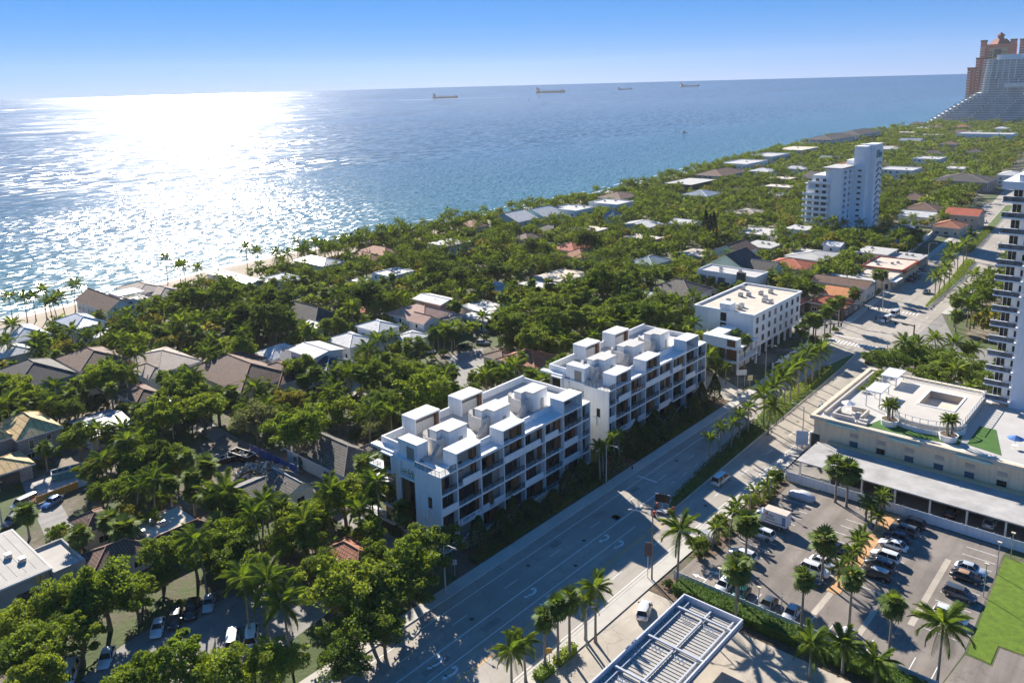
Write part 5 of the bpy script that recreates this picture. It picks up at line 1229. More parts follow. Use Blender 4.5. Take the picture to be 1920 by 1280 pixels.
def frond_quads(seed, L=3.4, n=24, droop=.9, wid=.95):
    r = np.random.default_rng(seed); V = []
    P = lambda t: np.array([L*t*(1-.16*t*t*droop), 0, L*(.18*t-.52*droop*t**2.2)])
    for i in range(8):
        a, b = P(i/8), P((i+1)/8); w = .05*(1-i/9); V.append([a+[0, -w, 0], a+[0, w, 0], b+[0, w, 0], b+[0, -w, 0]])
    for i in range(n):
        t = .14+.86*i/(n-1); p = P(t); l = wid*(.35+.75*math.sin(math.pi*min(1, t*.86+.1)))*r.uniform(.85, 1.1)
        for s in (-1, 1):
            dv = np.array([.55+.3*t, s*.85, -.42-.3*r.uniform()]); dv /= np.linalg.norm(dv); w = .085*L/3.4
            f = np.array([w, 0, .01]); V.append([p-f*.6, p+f, p+dv*l+f*.15, p+dv*l*.55-f*.8])
    return np.array(V)
FR = [frond_quads(1, 3.5, 24, .75), frond_quads(2, 3.6, 24, 1.05), frond_quads(3, 3.2, 22, 1.45)]
def rot_quads(V, az, tilt):
    c, s = math.cos(tilt), math.sin(tilt); A = np.array([[c, 0, s], [0, 1, 0], [-s, 0, c]]); c, s = math.cos(az), math.sin(az); B = np.array([[c, -s, 0], [s, c, 0], [0, 0, 1]])
    return V@(B@A).T
def frond_set(seed, n=19):
    r = random.Random(seed); out = []
    for i in range(n):
        t = i/n; tilt = -1.15+1.55*t+r.uniform(-.12, .12); out.append((min(2, int(t*3)), i*2.399+r.uniform(-.3, .3), tilt, r.uniform(.85, 1.1)))
    return out
FSETS = [frond_set(s) for s in (1, 2, 3)]
PCQ = [np.concatenate([rot_quads(FR[f]*sc_, az, ti) for f, az, ti, sc_ in fs]) for fs in FSETS]
def pcrown(k): return shared(('pc', k), lambda: quads_mesh('crown', PCQ[k], leafP))
def frond_mesh(k): return shared(('fr', k), lambda: quads_mesh('frond', FR[k], leafP))
def palm_trunk(seed, h, lean, r0=.2):
    def mk():
        b = MB(); pts = []; rs = []
        for i in range(7):
            t = i/6; pts.append((lean*t*t, 0, h*t-.05)); rs.append(r0*(1.45-.75*t**.5) if i == 0 else r0*(1.0-.35*t))
        b.tube(pts, rs, 8)
        return b.mesh('trunk', pbark)
    return shared(('pt', round(h, 1), round(lean, 1), r0), mk)
def fan_quads(seed, R0=1.0, nl=40, skirt=10):
    r = np.random.default_rng(seed); G = []; Dd = []
    base = []
    for j in range(11):
        a = -1.9+3.8*j/10; d = np.array([math.cos(a), math.sin(a), 0]); p = np.array([-d[1], d[0], 0])*.10
        base.append([np.zeros(3), d*.55+p, d*(1.0-.05*abs(j-5))+np.array([0, 0, -.12]), d*.55-p])
    base = np.array(base)*R0
    for i in range(nl+skirt):
        dead = i >= nl; t = i/nl
        el = (1.5-2.5*t if not dead else -1.15-.35*r.uniform())+r.uniform(-.22, .22); az = i*2.399+r.uniform(-.2, .2)
        pet = (.95 if not dead else .55)*R0*r.uniform(.6, 1.25)
        B = rot_quads(base, 0, r.uniform(.1, .9)) + np.array([pet, 0, 0])
        st = np.array([[[0, -.02, 0], [0, .02, 0], [pet, .02, 0], [pet, -.02, 0]]])
        Q = rot_quads(np.concatenate([B, st]), az, -el)
        (Dd if dead else G).append(Q+np.array([0, 0, -.45*(i-nl)/max(1, skirt) if dead else 0]))
    return np.concatenate(G), (np.concatenate(Dd) if Dd else np.zeros((0, 4, 3)))
FAN = [fan_quads(1, 1.25, 40, 16), fan_quads(2, 1.15, 34, 34), fan_quads(3, 1.3, 46, 8)]
def fcrown(k): return shared(('fc', k), lambda: quads_mesh('crown', FAN[k][0], leafF))
def fskirt(k): return shared(('fk', k), lambda: quads_mesh('dead_fronds', FAN[k][1], leafDead))
# ---------------------------------------------------------------- plants: planting
PLANTS = []   # (root, kind words, x, y)
vr = random.Random(21)
GRP = {'tree': 'broadleaf trees of the neighbourhood', 'coco': 'feather palms of the neighbourhood', 'fan': 'fan palms of the neighbourhood', 'shrub': 'shrubs', 'cone': 'dark conical trees before the condominiums', 'pine': 'tall dark pines'}
def broad(x, y, r, h=None, mt='A', k=None, z=0):
    k = vr.randrange(6) if k is None else k; h = h or 1.75*r+1.2
    root = ob('broadleaf_tree', None, None, (x, y, z), vr.uniform(0, 6.28)); s = r/4*.93; sz = h/8.2
    ob('trunk', BT[k], root, s=(s, s, sz)); ob('crown', bcrown(k, mt), root, (0, 0, h-3.05*sz), s=(s, s, sz*vr.uniform(.9, 1.1)))
    root['category'] = 'tree'; root['group'] = GRP['tree']; PLANTS.append((root, {'G': 'olive green broadleaf tree', 'A': 'bright green broadleaf tree', 'B': 'green broadleaf tree', 'C': 'dark green broadleaf tree', 'D': 'silvery green tree'}[mt], x, y)); return root
def coco(x, y, h, s=1., lean=None, near=False, k=None, z=0):
    k = vr.randrange(3) if k is None else k; lean = vr.uniform(-.6, 1.4) if lean is None else lean
    root = ob('coconut_palm', None, None, (x, y, z), vr.uniform(0, 6.28)); lean = round(lean, 0 if not near else 1); h = round(h, 0 if not near else 1)
    ob('trunk', palm_trunk(k, h, lean), root)
    if near:
        for f, az, ti, sc_ in FSETS[k]: ob('frond', frond_mesh(f), root, (lean, 0, h-.05), rot=(0, ti, az), s=sc_*s)
    else: ob('crown', pcrown(k), root, (lean, 0, h-.05), s=s)
    root['category'] = 'palm'; root['group'] = GRP['coco']; PLANTS.append((root, 'feather palm', x, y)); return root
def fan(x, y, h, s=1., k=None, r0=.22):
    k = vr.randrange(3) if k is None else k
    root = ob('fan_palm', None, None, (x, y, 0), vr.uniform(0, 6.28)); h = round(h)
    ob('trunk', palm_trunk(k, h, 0., r0), root); ob('crown', fcrown(k), root, (0, 0, h), s=s); ob('dead_fronds', fskirt(k), root, (0, 0, h), s=s)
    root['category'] = 'palm'; root['group'] = GRP['fan']; PLANTS.append((root, 'round-headed fan palm', x, y)); return root
def cone(x, y, h, s=1., pine=False):
    root = ob('pine_tree' if pine else 'conical_tree', None, None, (x, y, 0), vr.uniform(0, 6.28))
    if pine: ob('trunk', shared('pnt', lambda: MB().tube([(0, 0, 0), (0, 0, 15)], [.3, .05], 7).mesh('trunk', bark)), root, s=h/15); ob('crown', shared('pnc', lambda: quads_mesh('crown', KQ, leafE)), root, s=(s, s, h/15))
    else: ob('trunk', shared('cnt', lambda: MB().tube([(0, 0, 0), (0, 0, 4)], [.14, .05], 6).mesh('trunk', bark)), root); ob('crown', shared('cnc', lambda: quads_mesh('crown', CQ, leafC)), root, s=(s, s, h/7.6))
    root['category'] = 'tree'; root['group'] = GRP['pine' if pine else 'cone']; PLANTS.append((root, 'tall dark pine' if pine else 'dark conical tree', x, y)); return root
def shrub(x, y, r, mt='B'):
    root = ob('shrub', bcrown(vr.randrange(6), mt), None, (x, y, r*.55), vr.uniform(0, 6.28), (r/4, r/4, r/4*.8)); root['category'] = 'shrub'; root['group'] = GRP['shrub']; PLANTS.append((root, 'low leafy shrub', x, y)); return root
def hedge(label, x0, x1, y0, y1, h, mt=None, z=.1, dens=26, seed=1):
    r = np.random.default_rng(seed); A = [((x1-x0)*(y1-y0), 0), ((x1-x0)*h, 1), ((x1-x0)*h, 2), ((y1-y0)*h, 3), ((y1-y0)*h, 4)]; C = []
    for a, s in A:
        n = int(a*dens); u, v = r.uniform(0, 1, n), r.uniform(0, 1, n)
        X = x0+(x1-x0)*u; Y = y0+(y1-y0)*v; Z = z+h*v
        if s == 0: P = np.stack([X, Y, np.full(n, z+h)], 1)
        elif s == 1: P = np.stack([X, np.full(n, y0), Z], 1)
        elif s == 2: P = np.stack([X, np.full(n, y1), Z], 1)
        elif s == 3: P = np.stack([np.full(n, x0), y0+(y1-y0)*u, Z], 1)
        else: P = np.stack([np.full(n, x1), y0+(y1-y0)*u, Z], 1)
        C.append(P+r.normal(size=(n, 3))*.12)
    C = np.concatenate(C); V = leaf_quads(r, C, .3)
    i = .12; core = np.array([[[x0+i,y0+i,z+h-i],[x1-i,y0+i,z+h-i],[x1-i,y1-i,z+h-i],[x0+i,y1-i,z+h-i]],[[x0+i,y0+i,z],[x1-i,y0+i,z],[x1-i,y0+i,z+h-i],[x0+i,y0+i,z+h-i]],[[x1-i,y0+i,z],[x1-i,y1-i,z],[x1-i,y1-i,z+h-i],[x1-i,y0+i,z+h-i]],[[x0+i,y1-i,z],[x0+i,y0+i,z],[x0+i,y0+i,z+h-i],[x0+i,y1-i,z+h-i]],[[x1-i,y1-i,z],[x0+i,y1-i,z],[x0+i,y1-i,z+h-i],[x1-i,y1-i,z+h-i]]])
    return tag(ob('hedge', quads_mesh('hedge', np.concatenate([V, core]), mt or leafS)), label, 'hedge')
hedge('long clipped hedge inside the white fence beside the filling station', -56.5, -20.6, 100.4, 103.2, 1.5, leafS, seed=2)
hedge('small square hedge at the palm row on the near kerb', -61.4, -59.8, 72.2, 75.2, 1.1, leafA, seed=3)
hedge('oblong hedge at the foot of the near palm row', -61.2, -59.8, 76.2, 80.4, 1.1, leafA, seed=4)
MEDH = [(124.5,-70.9,-69.6,135,-72.2,-70.0,leafS,1.1),(136,-72.6,-70.2,150,-73.8,-70.6,leafC,.9),(151,-74,-70.8,170,-75.2,-71.2,leafC,.8),(171,-75.2,-71.8,186,-76.2,-72.2,leafA,.8),(187,-76.0,-72.6,205,-75.8,-73,leafA,1.0),(206,-75.4,-73.2,214,-75.4,-73.4,leafB,1.5)]
def slanted_hedge(label, y0, a0, b0, y1, a1, b1, m, h, seed):
    r = np.random.default_rng(seed); n = int((y1-y0)*(b0-a0+2*h)*24); t, u = r.uniform(0, 1, n), r.uniform(-.15, 1.15, n)
    y = y0+(y1-y0)*t; a = a0+(a1-a0)*t; b = b0+(b1-b0)*t; uc = np.clip(u, 0, 1); x = a+(b-a)*uc
    z = .2+np.where((u < 0) | (u > 1), r.uniform(0, 1, n)*h, h*(.8+.25*np.sin(y*1.7+seed)*np.sin(x*2.1)))+r.normal(size=n)*.1
    return tag(ob('hedge', quads_mesh('hedge', leaf_quads(r, np.stack([x, y, z], 1), .32), m)), label, 'hedge', 'planting on the avenue median')
for i, q in enumerate(MEDH): slanted_hedge(['clipped hedge at the near tip of the median', 'dark groundcover bed behind the tip hedge on the median', 'long shaded groundcover bed on the median opposite the condominiums', 'bright groundcover bed midway along the median', 'bright leafy bed under the coconut palms of the median', 'tall clipped hedge at the far end of the first median'][i], q[0], q[1], q[2], q[3], q[4], q[5], q[6], q[7], 30+i)
slanted_hedge('leafy bed on the second median beyond the crossing', 294, -71.6, -71.2, 340, -74.9, -72.2, leafA, 1.0, 41); slanted_hedge('leafy bed at the far half of the second median', 341, -75, -72.2, 382, -78.8, -75.6, leafA, 1.0, 42); slanted_hedge('leafy bed on the third, farthest median', 400, -83.3, -80.8, 470, -89.6, -85.8, leafB, 1.2, 43)
i = 0
for y in np.arange(90, 178, 4.9):
    cone(-87.9+vr.uniform(-.6, .8), y+vr.uniform(-1, 1), vr.uniform(3.4, 7.6), vr.uniform(.7, 1.15))
for (a, b, lab) in ((86.5,95,'first'),(96.5,106,'second'),(107.5,117,'third'),(118.5,126,'fourth'),(136,146,'fifth'),(147.5,158,'sixth'),(159.5,170,'seventh')):
    hedge('dark low hedge along the condominium sidewalk, %s from the near end' % lab, -87.0, -85.3, a, b, .9, leafC, seed=int(a))
# measured trees: (x, y, crown radius)
NEAR_A = [(-115.8,39.4,5.1),(-120.4,34.5,4.3),(-112.2,28.1,4.5),(-120.4,28.0,4.0),(-113.9,42.9,3.3),(-121.2,50.4,3.8),(-117.1,54.0,3.9),(-114.6,59.8,4.7),(-110.6,70.6,4.7),(-112.1,80.3,4.6),(-100.4,76.2,3.6),(-85.9,72.9,5.1),(-88.3,61.6,5.8),(-84.5,47.5,4.1),(-93.0,38.8,4.5),(-87.5,42.4,4.4),(-138.2,88.7,7.0),(-206.1,76.9,6.4),(-172.0,74.9,5.5),(-169.2,83.7,5.6),(-156.9,61.7,4.1),(-152.3,65.3,3.1),(-144.1,42.8,2.2),(-130.5,118.1,7.2),(-143.8,103.8,5.0),(-203.7,113.7,4.8),(-213.3,59.8,5.2),(-223.9,60.7,4.8),(-105.6,26.5,4.1),(-113.1,25.6,3.6),(-95.7,34.4,3.7),(-105.1,68.7,3.4),(-109.9,65.2,2.7),(-111.0,33.7,3.6)]
NEAR_B = [(-114.9,35.3,4.2),(-117.2,44.9,2.7),(-86.8,78.1,5.0),(-83.7,67.7,4.7),(-83.9,62.9,4.2),(-98.3,64.9,3.6),(-112.7,67.6,3.0),(-181.2,84.7,5.6),(-152.3,53.5,2.8),(-152.8,68.8,3.8),(-162.7,66.8,4.0),(-161.6,55.4,3.4),(-138.0,111.6,5.3),(-147.6,126.7,5.7),(-158.1,125.0,5.3),(-125.8,118.5,4.9),(-177.1,115.2,4.7),(-205.4,63.0,4.5),(-197.8,65.0,4.1),(-252.0,136.6,7.8),(-262.9,131.4,6.4),(-204.2,167.6,6.1),(-237.1,111.3,3.9),(-201.6,143.8,4.7),(-103.4,56.8,4.1),(-111.1,56.7,3.8),(-93.5,71.7,3.6),(-81.3,57.9,4.1),(-79.6,62.1,3.7),(-78.7,54.1,3.6),(-139.9,167.9,5.7),(-153.4,174.2,6.4),(-143.3,181.9,6.4),(-140.0,190.7,6.5),(-136.0,201.8,6.3),(-126.9,205.6,6.9),(-131.0,221.9,6.2),(-156.7,210.6,6.3),(-159.4,196.9,6.9),(-158.0,227.9,7.9),(-143.7,222.7,5.8)]
NEAR_C = [(-212.8,129.5,7.8),(-232.8,145.2,6.3),(-212.1,167.3,7.3),(-230.5,131.7,6.1),(-200.3,105.1,4.1),(-226.9,273.3,6.2),(-211.2,291.9,7.2),(-207.1,208.8,6.8),(-222.3,209.6,6.6),(-205.2,224.5,6.2)]
DUPE = []
def put(lst, mt):
    for x, y, r in lst:
        broad(x, y, r, None, mt); DUPE.append((x, y, r))
put(NEAR_A, 'A'); put(NEAR_B, 'B'); put(NEAR_C, 'C')
for x, y, r in [(-154.0,88.2,5.5),(-159.8,175.3,3.3),(-171.4,101.8,3.6)]: broad(x, y, r, None, 'D'); DUPE.append((x, y, r))
for (x, y, r, h) in ((-58.5,215,6.5,9.5),(-52,219,7,10),(-46,216,6.5,10),(-40,219,6,9.5),(-55,224,6,9),(-48,208,5.5,9),(-37.5,211,5,9)): broad(x, y, r, h, 'B', z=0); DUPE.append((x, y, r))
for x, y in ((-87.2,236.3),(-86.3,207.3)): shrub(x, y, 1.5)
# measured palms: coconut and feather palms near the camera get separate fronds
for (x, y), h, s in (((-56.9,102.6),9.5,1.15),((-20.3,104.8),9.2,1.3),((-33.4,96.0),5,.95),((-30.5,99.8),4.5,.9),((-26.3,99.7),4,.9),((-60.5,83.1),6.5,.85),((-59.2,83.7),8.8,.9),((-61.7,68.4),6.5,.9),((-61.7,71.2),6.0,.85),((-85.8,122.9),7.6,.62),((-86.1,124.4),7.0,.55),((-86.2,128.5),8,.6),((-86.6,130.9),7.5,.55),((-72.8,143.4),6.2,.62),((-73.2,148.4),6.4,.62),((-72.7,153.1),6.4,.66),((-73.1,157.6),6.4,.66),((-73.2,162.2),6.6,.66),((-93.0,52.0),11,1.25),((-97.6,51.8),10,1.15),((-89.3,53.0),9,1.2),((-126.5,65.1),8.5,1.3),((-129.7,64.8),7,1.1),((-135.4,55.5),4,.8),((-96.8,193.7),5,.7),((-91.4,187.8),4.6,.6)):
    coco(x, y, h, s, near=True, lean=vr.uniform(-.3, .7))
for (x, y), h in (((-72.3,168.4),8),((-72.3,172.3),8.5),((-72.6,176.8),9),((-72.8,180.8),9),((-73.1,185.2),9.5),((-73.3,190.3),9),((-73.7,196.0),9.5),((-73.8,200.6),8.5),((-73.9,205.5),8.5),((-69.7,164.9),7)): coco(x, y, h, 1.1, near=True)
for (x, y), h in (((-73.9,327.2),8),((-75.5,341.5),9),((-76.5,357.6),9),((-77.1,369.0),9),((-78.9,382.9),8.5),((-72.9,316.2),8),((-72.5,309.1),7.5),((-80.9,394.9),9)): coco(x, y, h, 1.15)
for (x, y), h, s, k in (((-47.3,103.7),7.4,.98,0),((-50.9,113.9),8,.98,2),((-40.2,118.3),7,1.05,0),((-47.6,144.5),6.8,1.05,2),((-45.4,144.0),6.6,1.05,2),((-37.7,103.8),8.6,.85,1),((-33.1,109.8),8,.9,1),((-26.1,104.0),9.6,.9,1),((-45.6,99.4),9,.95,0),((-61.0,74.5),8,.82,1),((-60.4,76.6),8.6,.85,1),((-60.1,78.8),9,.9,1),((-122.6,64.9),5,1.3,2),((-133.2,49.7),5,1.2,2),((-93.0,202.0),8,.9,0),((-96.9,204.5),8,.9,1)): fan(x, y, h, s*1.14, k)
for (x, y), s in (((-38.0,127.4),.62),((-38.6,138.5),.6),((-37.6,124.2),.6),((-37.7,118.6),.6),((-41.1,141.5),.6),((-40.0,146.7),.6),((-37.5,121.8),.55),((-39.8,140.0),.55),((-38.3,130.6),.6),((-39.4,142.9),.55),((-38.1,129.3),.5)): coco(x, y, vr.uniform(3.0, 3.9), s, near=True, lean=vr.uniform(-.4, .4))
for (x, y) in ((-45.9,167.4),(-45.2,168),(-45.5,167),(-34.9,166.8),(-34.2,167.4),(-34.6,166.4)): coco(x, y, 3.0, .55, near=True, lean=vr.uniform(-.5, .5), z=9.4)
for (x, y) in [(-58.3,112),(-57.9,116),(-58.4,119.5),(-57.9,123),(-58.2,127),(-57.8,131),(-58.2,134.5),(-57.9,138),(-58.2,142)]:
    if vr.random() < .55: broad(x, y, vr.uniform(1.5, 2.3), vr.uniform(3.5, 5), vr.choice('BBA'))
    else: coco(x, y, vr.uniform(2.6, 4), .62, near=True)
for y in np.arange(112, 146, 2.1): shrub(-58.0+vr.uniform(-.8, .8), y, vr.uniform(.6, 1.1), vr.choice('AB'))
for x in np.arange(-58, -22, 2.4): shrub(x, 102.2+vr.uniform(-1, 1), vr.uniform(.7, 1.2), vr.choice('BBC'))
for y in np.arange(183, 197, 2.6): shrub(-55.6+vr.uniform(-.4, .4), y, vr.uniform(.8, 1.3), 'A').location.z += 8.2
BEACHP = [(-312.7,88.6),(-310.6,92.6),(-309.6,95.1),(-297.2,96.4),(-296.8,100.6),(-310.7,109.0),(-293.5,96.8),(-307.9,98.1),(-327.5,152.7),(-313.6,151.6),(-307.4,150.7),(-300.4,152.7),(-317.4,184.5),(-315.3,188.6),(-306.4,192.4),(-297.8,193.5),(-294.3,198.5),(-299.7,210.3),(-295.9,215.7),(-299.8,226.8),(-298.1,230.9),(-300.2,238.3),(-303.4,248.2),(-296.4,250.0),(-299.5,262.1),(-292.3,259.1),(-296.3,269.2),(-292.8,275.0),(-294.5,282.3),(-289.9,285.5),(-290.5,293.8),(-264.8,130.6),(-257.8,131.8),(-258.6,135.3),(-276.1,77.8),(-253.3,77.0),(-260.5,71.4),(-217.5,88.5),(-215.3,89.3)]
for x, y in BEACHP: coco(x, y, vr.uniform(8, 11.5), vr.uniform(.95, 1.2)); DUPE.append((x, y, 1.5))
for (x, y) in ((-175.9,340.1),(-176.8,345.6),(-182.3,348.1)): cone(x, y, 17, 1.2, pine=True)
for (x, y), h in (((-85.6,228.1),9),((-85.0,231.7),8),((-84.8,220.9),8),((-85.1,239.3),9),((-86.3,247.2),9),((-86.9,256.0),8),((-88.8,297.0),9),((-88.0,301.3),8),((-88.2,273.4),7)): fan(x, y, h, 1.15)
for (x, y) in ((-85.4,218.0),(-84.8,223.3),(-84.9,234.9),(-85.1,241.3),(-85.7,249.7),(-84.0,209.1)): shrub(x, y, 1.4, 'B')
for (x, y), h in (((-59.1,285.9),9),((-55.8,279.5),8),((-62.4,316.6),9),((-55.3,296.6),8),((-80.1,360.8),9),((-56.1,340.2),10)): coco(x, y, h, 1.1)
# fill: seeded planting over the yards, kept off roofs, roads and open sight lines to roofs
FA = np.array(FOOT); PROT = []; EX = [(-140,-84,235,264),(-140,-102,402,437),(-104,-60,-50,84)]
LANES = [(-268,-256,60,420)]
POLYX = [[(-108.3,32.1),(-111.0,38.7),(-112.0,45.2),(-108.5,58.5),(-94.5,65.7),(-92.1,49.3),(-95.5,37.2)],[(-153.7,144.9),(-164.9,158.8),(-162.4,170.7),(-149.5,158.0),(-143.0,143.2)],[(-161.6,75.1),(-166.7,87.0),(-142.3,90.8),(-127.2,90.6),(-120.7,79.5),(-141.8,78.7),(-149.6,72.4)],[(-178.2,47.5),(-178.1,52.1),(-146.0,46.7),(-146.4,41.9)],[(-176.4,48.9),(-177.5,58.9),(-166.3,57.2),(-167.3,47.8)]]
def inpoly(x, y, P):
    c = False; j = len(P)-1
    for i in range(len(P)):
        if (P[i][1] > y) != (P[j][1] > y) and x < (P[j][0]-P[i][0])*(y-P[i][1])/(P[j][1]-P[i][1])+P[i][0]: c = not c
        j = i
    return c
for P in POLYX: PROT.append((min(p[0] for p in P), max(p[0] for p in P), min(p[1] for p in P), max(p[1] for p in P), .8))
FB = np.array([q for i_, q in enumerate(FOOT) if not (INF[0] <= i_ < INF[1] and i_ % 3)]+PROT)
def clear(x, y, r, h, p_occ=.97):
    if x > wk(y)-7-r*.4 and x < ek(y)+5: return False
    if x < shore(y)+24 or (y < 205 and x < shore(y)+40): return False
    m = r*.55
    if ((FA[:, 0]-m < x) & (FA[:, 1]+m > x) & (FA[:, 2]-m < y) & (FA[:, 3]+m > y)).any(): return False
    for a in EX:
        if a[0] < x < a[1] and a[2] < y < a[3]: return False
    for P in POLYX:
        if inpoly(x, y, P) or inpoly(x+r*.6, y, P) or inpoly(x, y-r*.6, P): return False
    if -97 < x < -60 and y < 180: return False
    d = math.hypot(x, y); ux, uy = x/d, y/d; far = max(0., (h-2.6))*d/76
    s = 0
    while s < far:
        px, py = x+ux*s, y+uy*s; hh = h-s*76/d
        if ((FB[:, 0]-r*.5 < px) & (FB[:, 1]+r*.5 > px) & (FB[:, 2]-r*.3 < py) & (FB[:, 3] > py) & (FB[:, 4]*.62 < hh)).any(): return vr.random() > p_occ
        s += 2.5
    return True
CELL = {}
def free(x, y, r):
    ci, cj = int(x//8), int(y//8)
    for a in (-1, 0, 1):
        for b in (-1, 0, 1):
            for (u, v, w) in CELL.get((ci+a, cj+b), ()):
                if (x-u)**2+(y-v)**2 < (.62*(r+w))**2: return False
    return True
def occupy(x, y, r): CELL.setdefault((int(x//8), int(y//8)), []).append((x, y, r))
for x, y, r in DUPE: occupy(x, y, r*.8)
CAND = []
def fill(x0, x1, y0, y1, tries, rr, pal):
    for _ in range(tries):
        x, y = vr.uniform(x0, x1), vr.uniform(y0, y1); q = vr.random(); kind = 'coco' if q < pal else ('fan' if q < pal*1.9 else 'tree')
        r = vr.uniform(*rr) if kind == 'tree' else 1.7; h = 1.7*r+1.2 if kind == 'tree' else (vr.uniform(6, 10.5) if kind == 'coco' else vr.uniform(4.5, 8))
        if not free(x, y, r): continue
        if not clear(x, y, r*.9, h-.4*r if kind == 'tree' else h-1.5): continue
        occupy(x, y, r); CAND.append((math.hypot(x, y), kind, x, y, r, h))
fill(-318, -95, 40, 300, 7500, (2.0, 4.4), .2)
fill(-325, -95, 300, 560, 5200, (2.4, 4.6), .24)
for _ in range(420):
    y = 190+vr.random()**.8*620; x = shore(y)+24+vr.random()**1.4*26
    if free(x, y, 1.5) and clear(x, y, 1.2, 6, .5): occupy(x, y, 1.5); CAND.append((math.hypot(x, y), 'coco', x, y, 1.7, vr.uniform(7.5, 11)))
fill(-360, -95, 560, 1380, 6500, (3.0, 5.6), .22)
fill(-66, 60, 264, 700, 2600, (2.6, 4.8), .22)
fill(-64, 40, 700, 1380, 1800, (3.2, 5.6), .15)
fill(-63, -36, 206, 232, 60, (1.6, 2.4), .4)
CAND.sort(); cnt = {'tree': sum(1 for p in PLANTS if 'tree' in p[1]), 'coco': sum(1 for p in PLANTS if p[1].startswith('feather')), 'fan': 0}; REST = []
for d, kind, x, y, r, h in CAND:
    if cnt[kind] < 300:
        cnt[kind] += 1
        if kind == 'tree': broad(x, y, r, h, vr.choice('ABBBCCGD' if d > 160 else 'AABBCG'))
        elif kind == 'coco': coco(x, y, h, vr.uniform(.9, 1.15))
        else: fan(x, y, h, vr.uniform(.9, 1.2))
    else: REST.append((d, kind, x, y, r, h))
def rest_canopy():
    g = np.random.default_rng(5); V = []; MI = []
    for d, kind, x, y, r, h in REST:
        K = 300 if d < 420 else (190 if d < 700 else 110)
        a = g.uniform(0, 6.28); c, s = math.cos(a), math.sin(a); Rm = np.array([[c, -s, 0], [s, c, 0], [0, 0, 1]])
        if kind == 'tree':
            B = BQ[g.integers(6)]; q = B[g.integers(0, len(B), K)]; f = min(3.4, (len(B)/K)**.5*.72); ce = q.mean(1, keepdims=True); q = ce+(q-ce)*f
            q = q*np.array([r/4, r/4, h/8.2]); q = q@Rm.T+np.array([x, y, h-3.05*h/8.2]); mi = g.choice([0, 1, 1, 2, 2, 4])
        elif kind == 'coco':
            B = PCQ[g.integers(3)]; K = min(K*2, len(B)); q = B[g.integers(0, len(B), K)]; f = min(2.4, (len(B)/K)**.5); ce = q.mean(1, keepdims=True); q = (ce+(q-ce)*f)@Rm.T+np.array([x, y, h]); mi = 3
            q = np.concatenate([q, [[[x-.2, y, 0], [x+.2, y, 0], [x+.14, y, h], [x-.14, y, h]], [[x, y-.2, 0], [x, y+.2, 0], [x, y+.14, h], [x, y-.14, h]]]])
        else:
            B = FAN[g.integers(3)][0]; q = B[g.integers(0, len(B), K)]; f = (len(B)/K)**.5*.8; ce = q.mean(1, keepdims=True); q = (ce+(q-ce)*f)@Rm.T+np.array([x, y, h]); mi = 3
        V.append(q); MI.append(np.full(len(q), mi))
    if V: tag(ob('distant_tree_canopy', quads_mesh('distant_tree_canopy', np.concatenate(V), [leafA, leafB, leafC, leafP, leafG], np.concatenate(MI))), 'far mass of trees and palms merging towards the towers', 'trees', kind='stuff')
rest_canopy()
# low shrubs between the nearest trees
ns = 0
for _ in range(1500):
    x, y = vr.uniform(-240, -96), vr.uniform(45, 240)
    if ns > 190: break
    if free(x, y, .9) and clear(x, y, 1.0, 2.0): occupy(x, y, 1.0); shrub(x, y, vr.uniform(.8, 1.7), vr.choice('ABBC')); ns += 1
# labels: each plant by its rank of distance to the nearest named building
ORD = ['nearest', 'second nearest', 'third nearest', 'fourth nearest', 'fifth nearest', 'sixth nearest', 'seventh nearest', 'eighth nearest', 'ninth nearest', 'tenth nearest', 'eleventh nearest', 'twelfth nearest', 'thirteenth nearest', 'fourteenth nearest']
def label_plants(PLANTS, tail):
    kinds = {}
    for p in PLANTS: kinds.setdefault(p[1], []).append(p)
    for kw, ps in kinds.items():
        XY = np.array([(p[2], p[3]) for p in ps]); best = [(99, None)]*len(ps)
        for lx, ly, ph in LAND:
            dd = np.hypot(XY[:, 0]-lx, XY[:, 1]-ly); o = np.argsort(dd)
            for rank, i in enumerate(o[:len(ORD)]):
                if rank < best[i][0]: best[i] = (rank, ph)
        for (rank, ph), (root, _, x, y) in zip(best, ps):
            if ph: root['label'] = '%s %s to %s' % (kw, ORD[rank], ph)
            else:
                zone = 'standing behind the beach' if x < shore(y)+60 else ('east of the avenue' if x > -70 else 'in the yards between beach and avenue'); root['label'] = '%s %s %s' % (kw, tail, zone); root['group'] = '%ss %s' % (kw, zone)
label_plants(PLANTS, 'in the crowd of trees')
label_plants(IN, 'among the trees')
# ---------------------------------------------------------------- vehicles (front towards local +X)
def paint(name, c, metal=.15):
    m = mat('paint_'+name, c, .28, .04, .8, spec=.6, metal=metal); b = m.node_tree.nodes['Principled BSDF']
    b.inputs['Coat Weight'].default_value = .6; b.inputs['Coat Roughness'].default_value = .06; return m
PT = {k: paint(k, c) for k, c in dict(white=(.74,.74,.73), silver=(.42,.43,.45), grey=(.12,.125,.135), black=(.014,.014,.016), navy=(.02,.035,.07), blue=(.10,.22,.42), red=(.26,.02,.02), green=(.02,.10,.09), slate=(.07,.09,.11), pale=(.55,.60,.64)).items()}
tyrem = mat('tyre_rubber', (.018, .018, .018), .9, .2); rimm = mat('alloy_rim', (.45, .46, .47), .35, .1, metal=.8)
lampm = mat('headlamp_lens', (.62, .65, .68), .12, .05, spec=.8); tailm = mat('tail_lamp_lens', (.32, .015, .012), .2, .05)
